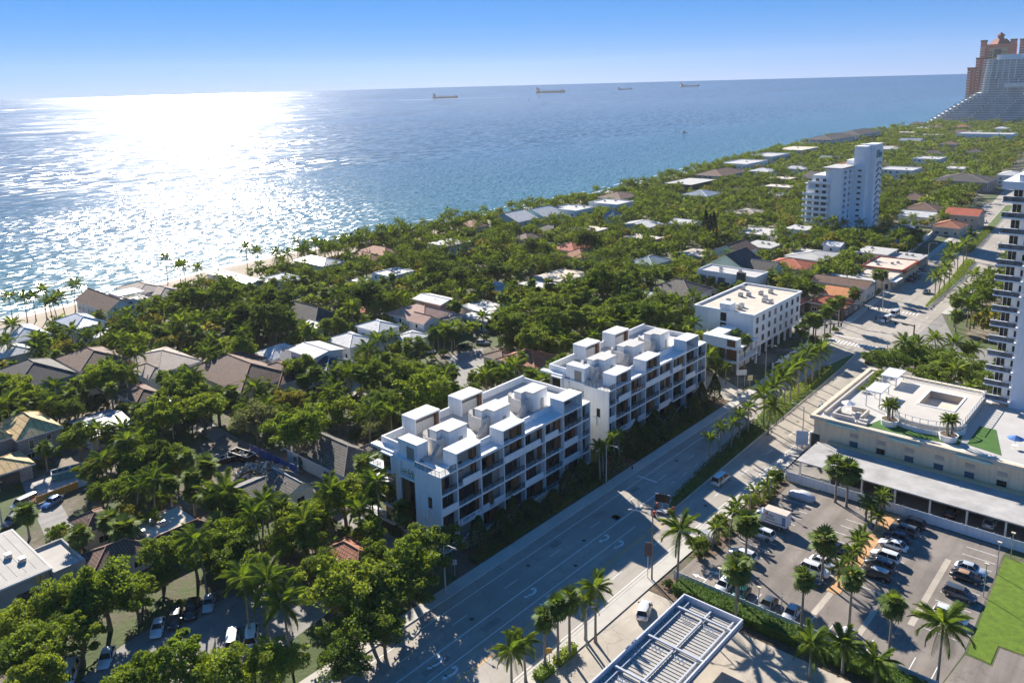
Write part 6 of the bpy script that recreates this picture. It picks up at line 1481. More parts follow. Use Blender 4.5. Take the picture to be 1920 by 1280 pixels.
def loft(st, n=1):
    """st: list of (x, halfwidth low, halfwidth top, z0, zmid, z1)"""
    b = MB(); rows = []
    for x, wl, wt, z0, zm, z1 in st:
        e = min(.09, (z1-zm)*.4+.02)
        h = [(x, -wl*.9, z0), (x, -wl, z0+.12), (x, -wl*1.0, zm), (x, -wt, z1-e), (x, -wt*.86, z1)]
        rows.append(h+[(x, -p[1], p[2]) for p in h[::-1]])
    k = len(rows[0]); v = [p for r in rows for p in r]; f = []
    for i in range(len(rows)-1):
        for j in range(k): f.append((i*k+j, i*k+(j+1) % k, (i+1)*k+(j+1) % k, (i+1)*k+j))
    f += [tuple(range(k-1, -1, -1)), tuple(range((len(rows)-1)*k, len(rows)*k))]
    return b.idx(v, f)
CARS = {  # length, half width, hood z, belt z, roof z, glass stations x0..x3
 'sedan': (4.6, .90, .82, .92, 1.43, (1.0, .25, -1.1, -1.85), .80),
 'suv': (4.6, .94, 1.0, 1.08, 1.70, (1.15, .5, -1.75, -2.2), 1.06),
 'van': (5.0, .98, 1.05, 1.12, 1.95, (1.75, 1.05, -2.3, -2.45), 1.14),
 'hatch': (4.0, .87, .86, .95, 1.48, (1.05, .35, -1.45, -1.9), .9)}
def car_meshes(kind):
    L, w, hz, bz, rz_, gx, tz = CARS[kind]; h = L/2
    body = loft([(-h, w*.80, w*.74, .36, .62, tz-.12), (-h+.12, w*.93, w*.86, .27, .6, tz), (-h+.7, w, w*.92, .22, .62, bz-.02 if kind != 'sedan' else tz+.06), (gx[3]+.35, w, w*.93, .2, .62, bz), (0, w, w*.93, .2, .62, bz), (gx[0], w, w*.92, .2, .62, bz), (h-.75, w*.98, w*.88, .22, .6, hz-.02), (h-.25, w*.93, w*.82, .26, .56, hz-.12), (h, w*.74, w*.68, .38, .52, hz-.3)]).mesh('body', PT['white'], True)
    ghw = w*.90; rw = w*.70
    def gh(z0, z1, ins):
        a, b_, c, d = gx; g = MB(); t0 = ghw-ins; t1 = rw-ins
        v = [(a, -t0, z0), (a, t0, z0), (b_, -t1, z1), (b_, t1, z1), (c, -t1, z1), (c, t1, z1), (d, -t0, z0), (d, t0, z0)]
        g.idx(v, [(0, 1, 3, 2), (2, 3, 5, 4), (4, 5, 7, 6), (0, 2, 4, 6), (1, 7, 5, 3)]); return g
    glass = gh(bz-.06, rz_-.05, 0).mesh('windows', dglass)
    b_, c = gx[1], gx[2]; rf = MB(); k = 5; v = []
    for i in range(k+1):
        x = b_+.06+(c-.06-b_-.06)*i/k; z = rz_-.05+.05*math.sin(math.pi*i/k)
        v += [(x, -rw-.02, z-.05), (x, -rw*.8, z+.015), (x, rw*.8, z+.015), (x, rw+.02, z-.05)]
    rf.idx(v, [(i*4+j, i*4+j+1, (i+1)*4+j+1, (i+1)*4+j) for i in range(k) for j in range(3)])
    pil = []
    for s in (-1, 1):
        for xa, xb in ((gx[0], b_), (gx[3], c), ((b_+c)/2+.1, (b_+c)/2+.05)):
            pil.append(MB().tube([(xa, s*(ghw+.005), bz-.05), (xb, s*(rw+.01), rz_-.05)], .045, 4).mesh('pillar', PT['white']))
    return dict(body=body, windows=glass, roof=rf.mesh('roof', PT['white'], True), pillars=pil)
def wheel_mesh():
    t = MB(); t.tube([(0, -.11, 0), (0, .11, 0)], [.33, .33], 16); return t.mesh('tyre', tyrem)
def rim_mesh():
    t = MB(); t.tube([(0, -.118, 0), (0, .118, 0)], [.21, .21], 12); return t.mesh('rim', rimm)
def car(kind, x, y, rz, col_, label, group='parked cars', z=.02, s=1., roof=None):
    L, w, hz, bz, rz_, gx, tz = CARS[kind]; h = L/2; M_ = shared(('car', kind), lambda: car_meshes(kind)); p = PT[col_]
    root = thing('parked_car' if 'parked' in group else 'car', label, 'car', (x, y, z), rz, group); root.scale = (s, s, s)
    ob('body', M_['body'], root, m=p); ob('windows', M_['windows'], root); r = ob('roof', M_['roof'], root, m=PT[roof] if roof else p); [ob('pillar', q_, r, m=p) for q_ in M_['pillars']]
    for sx in (h-.82, -h+.85):
        for sy in (-1, 1):
            t = ob('wheel', shared('tyre', wheel_mesh), root, (sx, sy*(w-.1), .33)); ob('rim', shared('rim', rim_mesh), t)
    for sy in (-1, 1):
        ob('headlight', shared('hl', lambda: MB().box(-.12, .1, -.17, .17, -.08, .08).mesh('headlight', lampm)), root, (h-.2, sy*w*.62, hz-.28))
        ob('tail_light', shared('tl', lambda: MB().box(-.06, .08, -.16, .16, -.09, .09).mesh('tail_light', tailm)), root, (-h+.04, sy*w*.62, tz-.18))
        ob('side_mirror', shared('sm', lambda: MB().box(-.07, .07, -.11, .11, -.07, .07).mesh('side_mirror', black)), root, (gx[0]-.25, sy*(w+.06), bz+.02))
    return root
def trk(label, x, y, rz):
    root = thing('box_truck', label, 'truck', (x, y, .02), rz); wp = PT['white']; 
    b = MB(); b.box(-3.1, 1.15, -1.05, 1.05, .85, 3.2); bx = ob('cargo_box', b.mesh('cargo_box', mat('truck_box', (.68, .68, .69), .5, .08, .5, streak=.15)), root)
    ob('box_roof', MB().box(-3.08, 1.13, -1.03, 1.03, 3.2, 3.24).mesh('box_roof', rooft), bx)
    c = loft([(1.25, .98, .9, .5, 1.3, 2.45), (1.9, .98, .88, .45, 1.3, 2.5), (2.45, .98, .84, .4, 1.3, 2.35), (2.85, .96, .88, .4, 1.2, 1.6), (2.95, .9, .82, .5, .9, 1.3)]); cb = ob('cab', c.mesh('cab', wp, True), root)
    g = MB(); g.idx([(2.47, -.78, 2.24), (2.47, .78, 2.24), (2.87, .84, 1.52), (2.87, -.84, 1.52)], [(0, 3, 2, 1)]); g.box(1.75, 2.4, -.985, -.9, 1.4, 2.1); g.box(1.75, 2.4, .9, .985, 1.4, 2.1); ob('cab_windows', g.mesh('cab_windows', dglass), cb)
    ob('chassis', MB().box(-3.0, 1.3, -.45, .45, .45, .84).mesh('chassis', black), root)
    for sx in (2.2, -1.9):
        for sy in (-1, 1): t = ob('wheel', shared('tyre', wheel_mesh), root, (sx, sy*.86, .4), s=1.2); ob('rim', shared('rim', rim_mesh), t)
    rd = mat('truck_red', (.45, .03, .03), .5, .05); nv = mat('truck_navy', (.03, .05, .14), .5, .05)
    for sy, rzz in ((1, R(180)), (-1, 0)):
        ob('lettering', text_mesh('anc1', 'A', 1.0, rd, .006, .3, .02), bx, (.6 if sy > 0 else -2.2, sy*1.062, 2.55), rot=(R(90), 0, rzz)); ob('lettering', text_mesh('anc2', 'mc', .8, nv, .006, .2, .02), bx, (-.3 if sy > 0 else -1.3, sy*1.062, 2.45), rot=(R(90), 0, rzz))
        for k in range(2): ob('printed_stripe', MB().box(-.9, .9, -.004, .004, -.05, .05).mesh('printed_stripe', nv), bx, (-.2 if sy > 0 else -1.7, sy*1.057, 1.95-.22*k))
        ob('printed_stripe', MB().box(-1.9, 1.9, -.004, .004, -.06, .06).mesh('printed_stripe', nv), bx, (-.95, sy*1.057, 1.3))
        ob('printed_figure', MB().prism([(-.3, -.004), (.3, -.004), (.3, .004), (-.3, .004)], 1.2, 2.8).mesh('printed_figure', PT['blue']), bx, (-2.6, sy*1.057, 0))
trk('white box truck with red and blue lettering parked nose to the avenue', -53.3, 129.3, R(180))
W, E_ = R(180), 0.
def cover_car(x, y):
    r = loft([(-2.35, .7, .6, .05, .5, .75), (-1.9, .98, .85, .02, .6, 1.0), (-1.1, 1.0, .75, .02, .7, 1.38), (.1, 1.0, .74, .02, .7, 1.45), (1.0, 1.0, .85, .02, .65, 1.02), (1.9, .98, .85, .02, .6, .9), (2.35, .7, .6, .06, .45, .65)])
    tag(ob('covered_car', r.mesh('covered_car', mat('silver_car_cover', (.50, .50, .53), .5, .15, 2.5, bump=.8, bs=3.), True), None, (x, y, .02), W), 'car under a silver fabric cover at the corner of the white fence', 'car', 'parked cars')
cover_car(-52.9, 142.0)
car('suv', -53.0, 124.6, W, 'white', 'white sport utility parked beside the box truck'); car('suv', -52.6, 116.4, W, 'white', 'white sport utility half hidden by a fan palm near the lot entrance')
car('sedan', -41.4, 128.3, E_, 'navy', 'dark blue saloon partly behind a round tree in the second row'); car('sedan', -41.6, 123.0, E_, 'white', 'white saloon in the second row under a round tree'); car('suv', -41.9, 119.9, E_, 'white', 'white crossover in front of the white saloon, second row'); car('hatch', -41.8, 117.2, E_, 'slate', 'slate blue car at the near end of the second row')
car('suv', -34.4, 144.5, W, 'black', 'black sport utility against the long white fence'); car('suv', -34.7, 141.2, W, 'grey', 'dark grey sport utility second from the long white fence'); car('sedan', -35.0, 138.4, W, 'navy', 'low dark saloon third from the long white fence'); car('sedan', -34.7, 135.4, W, 'white', 'white saloon with a sunroof in the third row'); car('suv', -34.6, 130.9, W, 'white', 'white sport utility in the middle of the third row'); car('suv', -34.5, 127.9, W, 'slate', 'dark teal car squeezed beside the white sport utility, third row'); car('suv', -34.2, 124.9, W, 'black', 'black sport utility with a pale roof at the near end of the third row', roof='silver')
car('sedan', -23.2, 135.9, E_, 'pale', 'pale saloon parked beside the lawn'); car('sedan', -23.2, 133.1, E_, 'black', 'black convertible with a tan roof beside the lawn', roof='silver'); car('suv', -22.9, 127.6, E_, 'slate', 'dark blue-grey sport utility beside the lawn'); car('suv', -22.6, 121.2, E_, 'white', 'white car beside the lawn behind the large coconut palm')
for o_ in bpy.data.objects:
    if o_.get('label', '').startswith('black convertible'):
        for c_ in o_.children:
            if c_.name.startswith('roof'): c_.material_slots[0].material = PT['tan'] if 'tan' in PT else paint('tan', (.45, .27, .16), 0)
S_ = R(-90)
car('suv', -51.0, 106.8, S_, 'white', 'white crossover with a black sunroof facing the near fence', roof='white'); car('sedan', -48.2, 106.6, S_, 'green', 'dark green saloon beside the crossover at the near fence'); car('sedan', -40.4, 106.9, S_, 'silver', 'silver saloon alone at the near fence'); car('sedan', -43.9, 106.6, S_, 'slate', 'slate saloon behind the fan palm at the near fence')
car('sedan', -32.6, 106.6, S_, 'white', 'white saloon half hidden by palms at the near fence')
car('suv', -57.3, 93.6, R(112), 'white', 'pearl white sport utility leaving the filling station', 'moving cars')
car('van', -67.6, 138.2, R(90), 'white', 'white van with a blue tinted roof driving along the median', 'moving cars', roof='pale')
car('van', *(-76.9,270.2), R(-93), 'white', 'white work van with ladders at the crossing', 'moving cars'); car('van', *(-76.8,278.8), R(-93), 'white', 'white minibus right behind the work van', 'moving cars')
car('suv', *(-67.8,227.2), R(88), 'black', 'black car waiting at the crossing, nearest the median', 'moving cars'); car('suv', *(-64.3,228.8), R(88), 'navy', 'dark car waiting at the crossing beside the black one', 'moving cars'); car('sedan', *(-68.4,238.3), R(88), 'slate', 'slate car ahead of the waiting cars', 'moving cars')
car('sedan', *(-76.7,315.3), R(-92), 'slate', 'lone slate saloon coming down the avenue', 'moving cars'); car('hatch', *(-65.4,186.6), R(88), 'blue', 'blue car passing the beige terrace building', 'moving cars')
car('sedan', *(-98.1,495.7), R(-96), 'silver', 'silver car far down the avenue', 'moving cars'); car('sedan', *(-93.6,486.3), R(-96), 'white', 'white car far down the avenue', 'moving cars'); car('sedan', *(-86.9,424.8), R(-96), 'grey', 'grey car in the shade far down the avenue', 'moving cars')
for i, (u, lab, c) in enumerate((((-86.2,330),'black car parked in front of the red-fascia shops, nearest','black'),((-86.6,335),'black car parked in front of the red-fascia shops, second','black'),((-87,340),'grey car parked in front of the red-fascia shops, third','grey'),((-87.4,345),'silver car parked in front of the red-fascia shops, fourth','silver'),((-87.8,350.5),'dark car parked in front of the grey shop','navy'))): car('sedan', *u, R(15), c, lab)
car('sedan', *(-110.2,44.0), R(-35), 'pale', 'pale blue coupe parked in the lower left lot'); car('suv', *(-110.1,46.7), R(-35), 'black', 'dark car in deep shade right of the pale blue coupe'); car('suv', *(-110.1,49.3), R(-35), 'black', 'second dark car in deep shade of the lower left lot'); car('sedan', *(-109.8,52.0), R(-35), 'silver', 'silver car glinting at the far end of the lower left lot'); car('sedan', *(-109.5,36.2), R(-35), 'pale', 'pale blue saloon half under trees in the lower left lot'); car('van', *(-109.5,31.1), R(-35), 'pale', 'pale van cut by the bottom edge in the lower left lot'); car('van', *(-99.1,49.8), R(145), 'white', 'white van in the sun of the lower left lot'); car('van', *(-97.7,52.0), R(145), 'white', 'second white van partly behind palm fronds')
car('van', *(-167.1,44.5), R(-75), 'white', 'white van parked by the unfinished garage'); car('suv', *(-161.7,40.8), R(-60), 'grey', 'grey car in the shade at the left edge'); car('sedan', *(-163.5,48.3), R(-60), 'blue', 'blue car behind a tree by the orange barrier')
car('sedan', *(-172.3,157.4), R(20), 'white', 'white car on the drive of the square white house'); car('sedan', *(-164.9,173.4), R(20), 'silver', 'silver car in the residential lane'); car('sedan', *(-167.2,167.1), R(100), 'black', 'dark car in the shade of the residential lane')
car('suv', *(-260.3,100.0), R(20), 'white', 'white car in the palms by the metal-roofed beach house'); car('sedan', *(-253.3,108.9), R(20), 'silver', 'silver car at the modern beach house'); car('suv', *(-247.9,126.1), R(10), 'grey', 'grey car on the lane behind the beach houses')
for i, (x, y) in enumerate(((-120,412),(-116,412),(-112,411),(-121,420),(-113,421),(-108,414))): car('sedan', x, y, R(90), ('white','silver','grey','white','blue','white')[i], '%s car in the car park of the wave-decorated tower, %s' % (('white','silver','grey','white','blue','white')[i], ('leftmost','second from left','third from left','rear left','rear right','rightmost')[i]))
for i, (x, y) in enumerate(((-48,153),(-41,153.5),(-30,153),(-24,153.5))): car('suv', x, y, R(90), ('grey','white','black','silver')[i], '%s car under the carport roof, %s' % (('grey','white','black','silver')[i], ('first','second','third','fourth')[i]+' from the left'))
for i, (x, y) in enumerate(((-47,203.5),(-41,204.5),(-37,203))): car('sedan', x, y, R(10), ('white','green','white')[i], '%s car under the big trees behind the terrace, %s' % (('white','green','white')[i], ('left','middle','right')[i]))
# ---------------------------------------------------------------- street furniture
wpole = mat('weathered_wood_pole', (.20, .15, .11), .9, .25, 2.); galv = steel
def street_lamp(label, x, y, h, az, arm=2.6, wood_=False, zb=0):
    root = thing('street_lamp', label, 'street lamp', (x, y, zb), az, 'street lamps')
    ob('pole', MB().tube([(0, 0, 0), (0, 0, h)], [.15, .09], 8).mesh('pole', wpole if wood_ else concl), root)
    ob('arm', MB().tube([(0, 0, h-.4), (arm*.5, 0, h+.15), (arm, 0, h+.2)], [.05, .045, .04], 6).mesh('arm', galv), root)
    b = MB(); b.tube([(arm-.05, 0, h+.2), (arm+.25, 0, h+.17), (arm+.75, 0, h+.1)], [.07, .17, .06], 8); ob('lamp_head', b.mesh('lamp_head', concl, True), root)
street_lamp('tall brown pole lamp at the near kerb with a banner', -60.9, 101.6, 11.5, R(200), 3.2, True)
street_lamp('street lamp in front of the gap between the condominiums', -83.9, 122.3, 9, R(0), 2.2); street_lamp('street lamp hidden by trees at the red-roofed cream house', -83.9, 78, 8.5, R(0), 2.2)
street_lamp('thin pole lamp before the carport', -61.3, 163, 9.5, R(180), 2); street_lamp('street lamp by the low brown-panelled building', -85.6, 199, 9, R(0), 2.2); street_lamp('street lamp at the corner of the orange restaurant', *(-82.3,284.4), 11, R(20), 1.5); street_lamp('pole at the big tree by the crossing', *(-63.2,225.3), 8, R(180), 1.5)
street_lamp('far street lamp down the avenue by the vivid red roof', *(-105.5,521.8), 13, R(0), 3.5); street_lamp('street lamp at the shops of the avenue', *(-87.1,355.8), 11, R(0), 2.5)
street_lamp('white lamp pole in the planting row before the hedge', *(-59.6,82.1), 6.2, R(45), .5)
for i, (u, v) in enumerate(((1442,942),(1366,1022),(1406,967))): pass
def lot_lamp(label, x, y, h):
    root = thing('lot_lamp', label, 'lamp post', (x, y, 0), 0, 'car park lamp posts'); ob('pole', MB().tube([(0, 0, 0), (0, 0, h)], .07, 6).mesh('pole', galv), root); ob('lamp_head', MB().box(-.3, .3, -.2, .2, h, h+.16).mesh('lamp_head', cream), root)
for lab, x, y, h in (('lamp post on the lawn, farther of two',-20.0,137.8,5.5),('lamp post on the lawn, nearer of two',-20.2,130.0,5.5),('lamp post on the lawn at the fence',-19.2,144.2,4.5),('lamp post behind the box truck',-56.9,136.7,5),('lamp post in the bed by the lot gate',-56.1,118.6,5),('lamp post in the bed between truck and gate',-57.6,129.9,5),('short lamp post at the entrance of the lot',-52.3,107.6,2.6),('short lamp post beside the silver saloon',-42.0,107.2,2.6),('lamp post at the near fence by the slate saloon',-44.6,104.9,4)): lot_lamp(lab, x, y, h)
def barrel(label, x, y):
    root = thing('traffic_barrel', label, 'traffic barrel', (x, y, .02), 0, 'orange traffic barrels'); om = mat('barrel_orange', (.42, .085, .03), .6, .1)
    ob('drum', MB().tube([(0, 0, .08), (0, 0, 1.05)], [.29, .22], 12).mesh('drum', om), root); ob('base', MB().cyl(0, 0, 0, .08, .42, n=12).mesh('base', black), root)
    for z in (.35, .7): ob('white_band', MB().tube([(0, 0, z), (0, 0, z+.14)], [.283-.075*z, .277-.078*z], 12, cap=False).mesh('white_band', paintw), root)
barrel('orange traffic barrel left of the message board', -72.1, 121.6); barrel('orange traffic barrel in front of the message board', -70.9, 118.7); barrel('orange traffic barrel right of the message board', -69.2, 121.2); barrel('orange traffic barrel close behind the right one at the median tip', -69.0, 122.2)
def board():
    root = thing('message_board', 'dark electronic message board on a trailer at the median tip', 'message board', (-70.3, 120.6, .02), R(20))
    ob('mast', MB().box(-.08, .08, -.08, .08, .5, 3.6).mesh('mast', grey), root); s = ob('panel', MB().box(-1.3, 1.3, -.1, .1, 2.2, 3.7).mesh('panel', black), root); ob('panel_frame', MB().box(-1.36, 1.36, -.06, .06, 3.701, 3.8).box(-1.36, 1.36, -.06, .06, 2.1, 2.199).mesh('panel_frame', grey), s)
    ob('trailer', MB().box(-1.0, 1.0, -.5, .5, .35, .55).mesh('trailer', grey), root); ob('solar_panel', MB().box(-.7, .7, -.5, .5, 3.95, 4.0).mesh('solar_panel', dglass), root)
    for s_ in (-1, 1): ob('wheel', shared('tyre', wheel_mesh), root, (s_*.9, 0, .33), rz=R(90))
board()
def sign(label, x, y, h, w, hh, c, rz, txt=None, posts=1):
    root = thing('sign', label, 'sign', (x, y, 0), rz)
    for k in range(posts): ob('post', MB().box(-.05, .05, -.05, .05, 0, h).mesh('post', galv), root, ((k-(posts-1)/2)*w*.7, .06, 0))
    ob('panel', MB().box(-w/2, w/2, -.06, 0, h-hh, h).mesh('panel', c), root)
sgr = mat('sign_pale_grey', (.52, .56, .60), .6, .1); sgd = mat('sign_dark', (.06, .05, .06), .6, .15); sgy = mat('sign_cream', (.62, .55, .30), .6, .1); sgo = mat('sign_amber', (.62, .34, .04), .6, .1); sgb = mat('banner_blue', (.02, .28, .52), .7, .12)
sign('pale grey two-post sign before the carport', *(-60.4,160.4), 5.2, 2.4, 3.2, sgr, R(30), posts=2); sign('dark banner hanging on the brown pole lamp', -61.6, 101.5, 6.4, 1.2, 2.4, sgd, R(35)); sign('grey sign board before the low brown-panelled building', *(-87.4,188.5), 4.6, 2.6, 1.4, sgr, R(45), posts=2)
sign('cream square sign on a post by the sidewalk', *(-85.2,188.8), 3.6, 1.3, 1.4, sgy, R(45)); sign('amber diamond warning sign in the near palm row', *(-60.9,75.3), 3.2, .8, .8, sgo, R(40)); sign('back of a round traffic sign at the near end of the condominium', *(-85.9,82.1), 3, .8, .9, sgr, R(40)); sign('small sign post at the lot entrance', *(-60.2,115.6), 2.6, .5, .7, sgd, R(40))
def signal(label, x, y, h, az, L, zr=0):
    root = thing('traffic_signal', label, 'traffic signal', (x, y, 0), az, 'traffic signals'); ob('pole', MB().tube([(0, 0, 0), (0, 0, h)], [.24, .18], 8).mesh('pole', black), root); a = ob('mast_arm', MB().tube([(0, 0, h-.4), (L, 0, h)], [.16, .08], 6).mesh('mast_arm', black), root)
    for t in (.45, .7, .95): ob('signal_head', MB().box(-.18, .18, -.16, .16, -1.0, .1).mesh('signal_head', black), a, (L*t, 0, h-.4+.4*t-.05))
    ob('street_sign', MB().box(L*.15, L*.3, -.03, .03, h-.75, h-.35).mesh('street_sign', mat('street_green', (.01, .16, .09), .5, .1)), a)
signal('black traffic signal mast with a green street sign over the avenue', -62.5, 247, 7.2, R(170), 12); signal('black traffic signal mast before the orange restaurant', -88.5, 262, 6.4, R(5), 12); signal('pale traffic signal mast at the near crosswalk', -86.5, 234, 6, R(48), 9)
sign('blue banner fence by the crossing', *(-60.6,291.0), 1.9, 9, 1.8, sgb, R(72), posts=3)
# utility poles and wires
def upole(x, y, h, label):
    root = thing('utility_pole', label, 'utility pole', (x, y, 0), R(90), 'utility poles'); ob('pole', MB().tube([(0, 0, 0), (0, 0, h)], [.17, .11], 8).mesh('pole', concl), root); ob('cross_arm', MB().box(-1.1, 1.1, -.06, .06, h-.7, h-.55).mesh('cross_arm', wpole), root); ob('transformer', MB().cyl(.35, 0, h-2.2, h-1.2, .26).mesh('transformer', galv), root)
    return (x, y, h)
UP = [upole(*(-161.2,38.8), 9.5, 'utility pole at the left edge'), upole(*(-174.1,78.4), 10.5, 'utility pole in front of the dark trees left of centre'), upole(*(-171.7,135.1), 9.5, 'utility pole beside the navy-roofed house'), upole(*(-175.0,169.0), 9.5, 'utility pole by the pink-roofed house')]
def wire(a, b, dz, off, label):
    n = 10; pts = [(a[0]+(b[0]-a[0])*i/n+off, a[1]+(b[1]-a[1])*i/n, a[2]-.6+dz+(b[2]-a[2])*i/n-1.1*(1-(2*i/n-1)**2)) for i in range(n+1)]
    tag(ob('power_line', MB().tube(pts, .022, 4).mesh('power_line', black)), label, 'power line', 'power lines')
for a, b, nm in ((UP[0], UP[1], 'left edge pole and the dark tree pole'), (UP[1], UP[2], 'dark tree pole and the navy roof pole'), (UP[2], UP[3], 'navy roof pole and the pink roof pole')):
    for k, (dz, off) in enumerate(((0, -.9), (0, .9), (-1.0, 0))): wire(a, b, dz, off, 'black %s power line between the %s' % (('left', 'right', 'lower')[k], nm))
# building sites
def skip(label, x, y, rz, c, s=1.):
    root = thing('skip', label, 'dumpster', (x, y, .03), rz); root.scale = (s, s, s); b = MB(); b.box(-3, 3, -1.15, 1.15, .2, .3)
    b.box(-3, 3, -1.2, -1.1, .2, 1.7).box(-3, 3, 1.1, 1.2, .2, 1.7).box(-3.02, -2.92, -1.1, 1.1, .2, 1.7).box(2.92, 3.02, -1.1, 1.1, .2, 1.7)
    ob('bin', b.mesh('bin', c), root); ob('rim', MB().box(-3.1, 3.1, -1.28, -1.08, 1.701, 1.8).box(-3.1, 3.1, 1.08, 1.28, 1.701, 1.8).box(-3.1, -2.9, -1.08, 1.08, 1.701, 1.8).box(2.9, 3.1, -1.08, 1.08, 1.701, 1.8).mesh('rim', offwhite), root)
    r = random.Random(5); 
    tag(ob('debris', (lambda q: q.mesh('debris', [offwhite, wood, t_ply, grey]))(debris(r, 55, 2.7, .95, .5, 1.35)), root), kind='stuff')
def debris(r, n, ax, ay, z0, zh):
    b = MB()
    for _ in range(n):
        u, v = r.uniform(-1, 1), r.uniform(-1, 1); z = z0+zh*max(0, 1-.6*(u*u+v*v))*r.uniform(.3, 1); c = Vector((u*ax, v*ay, z)); d = Vector((r.uniform(-1, 1), r.uniform(-1, 1), r.uniform(-.4, .4))).normalized()*r.uniform(.2, .9); e = d.cross(Vector((r.random(), r.random(), 1))).normalized()*r.uniform(.08, .3); f = d.cross(e).normalized()*.06; mi = r.randrange(4)
        b.idx([c-d-e-f, c+d-e-f, c+d+e-f, c-d+e-f, c-d-e+f, c+d-e+f, c+d+e+f, c-d+e+f], [(0,3,2,1),(4,5,6,7),(0,1,5,4),(1,2,6,5),(2,3,7,6),(3,0,4,7)], mi)
    return b
skip('teal dumpster full of scrap before the unfinished house', *(-173.5,55.0), R(75), mat('teal_steel', (.03, .22, .24), .6, .15)); skip('dark dumpster full of rubble at the demolition site', *(-151.5,82.7), R(10), black); skip('open dark container with a pale rim at the demolition site', *(-153.3,79.3), R(75), black, .8)
rb = debris(random.Random(9), 420, 6.0, 3.4, .05, 1.8)
tag(ob('rubble', rb.mesh('rubble', [offwhite, wood, t_ply, grey]), None, (*(-141.8,82.3), 0), R(15)), 'heap of demolition rubble behind the white cottage', 'rubble', kind='stuff')
def toilet():
    root = thing('portable_toilet', 'lime green portable toilet at the demolition site', 'portable toilet', (*(-151.9,73.5), 0), R(20)); gm_ = mat('lime_plastic', (.28, .52, .03), .5, .06)
    ob('cabin', MB().box(-.6, .6, -.6, .6, .1, 2.1).mesh('cabin', gm_), root); ob('roof', MB().box(-.64, .64, -.64, .64, 2.1, 2.2).tube([(0, 0, 2.2), (0, 0, 2.4)], [.75, .4], 4).mesh('roof', offwhite), root); ob('door', MB().box(-.42, .42, -.63, -.602, .15, 2.0).mesh('door', gm_), root)
toilet()
def barrier(label, p, q, h, m, n):
    root = thing('site_fence', label, 'fence', (*p, 0)); dx, dy = (q[0]-p[0])/n, (q[1]-p[1])/n; a = math.atan2(dy, dx); L = math.hypot(dx, dy)
    pn = MB().box(.03, L-.03, -.02, .02, .1, h).mesh('fence_panel', m); po = MB().cyl(0, 0, 0, h+.1, .04, n=6).mesh('fence_post', galv)
    for k in range(n): ob('fence_panel', pn, root, (dx*k, dy*k, 0), a); ob('fence_post', po, root, (dx*k, dy*k, 0))
    ob('fence_post', po, root, (dx*n, dy*n, 0))
barrier('blue mesh site fence behind the demolition rubble', (-153.4,85.8), (-136.0,86.4), 2.0, fabricb, 6); barrier('blue mesh site fence left of the dumpsters', (-153.4,73.8), (-154.4,78.4), 2.0, fabricb, 3); barrier('orange plastic site fence by the unfinished house', (-165.8,46.3), (-166.3,54.3), 1.6, mat('orange_mesh', (.62, .30, .05), .7, .15), 6)
# people
def person(label, x, y, rz, top, bottom, step=.18):
    """one continuous skinned figure in mid stride; shirt and trousers by height"""
    me = bpy.data.meshes.new('person'); J = [(0,0,.95),(0,0,1.2),(0,0,1.42),(0,0,1.52),(0,.02,1.68),(-.1,0,.9),(-.1,step*.6,.5),(-.1,step,.06),(-.1,step+.14,.03),(.1,0,.9),(.1,-step*.4,.5),(.1,-step,.08),(.1,-step+.14,.03),(-.2,0,1.4),(-.25,-.1,1.13),(-.24,.04,.9),(.2,0,1.4),(.25,.08,1.13),(.24,.2,.92)]
    Ed = [(0,1),(1,2),(2,3),(3,4),(0,5),(5,6),(6,7),(7,8),(0,9),(9,10),(10,11),(11,12),(2,13),(13,14),(14,15),(2,16),(16,17),(17,18)]; Rd = [.14,.13,.14,.055,.105,.09,.065,.045,.035,.09,.065,.045,.035,.06,.045,.035,.06,.045,.035]
    me.from_pydata(J, Ed, []); o = bpy.data.objects.new('person', me); col.objects.link(o); o.modifiers.new('skin', 'SKIN')
    for v, q in zip(me.skin_vertices[0].data, Rd): v.radius = (q, q)
    me.skin_vertices[0].data[0].use_root = True; o.modifiers.new('sub', 'SUBSURF').levels = 1; o.modifiers['sub'].render_levels = 1
    dg = bpy.context.evaluated_depsgraph_get(); m2 = bpy.data.meshes.new_from_object(o.evaluated_get(dg)); bpy.data.objects.remove(o); m2.materials.clear()
    for q in (mat('skin_tone', (.36, .22, .15), .7, .05), top, bottom, mat('dark_hair', (.03, .02, .015), .8, .1)): m2.materials.append(q)
    for p in m2.polygons: z = p.center.z; p.material_index = 3 if z > 1.7 else (0 if z > 1.5 or z < .08 else (1 if z > .95 else 2)); p.use_smooth = True
    tag(ob('person', m2, None, (x, y, .15), rz), label, 'person')
person('person in an orange shirt walking on the far sidewalk', *(-67.2,361.9), 0, mat('orange_shirt', (.55, .16, .03), .8, .05), mat('dark_trousers', (.03, .03, .05), .8, .05)); person('person in a red shirt walking beside the one in orange', *(-67.0,364.4), .4, mat('red_shirt', (.5, .06, .04), .8, .05), mat('dark_trousers', (.03, .03, .05), .8, .05))
person('worker in an orange vest by the demolition site', *(-160.5,81.1), 1.2, mat('orange_shirt', (.55, .16, .03)), mat('dark_trousers', (.03, .03, .05))); person('pedestrian in dark clothes on the crosswalk by the shops', *(-85.0,332.5), .5, mat('dark_shirt', (.03, .03, .035), .8, .05), mat('dark_trousers', (.03, .03, .05)))
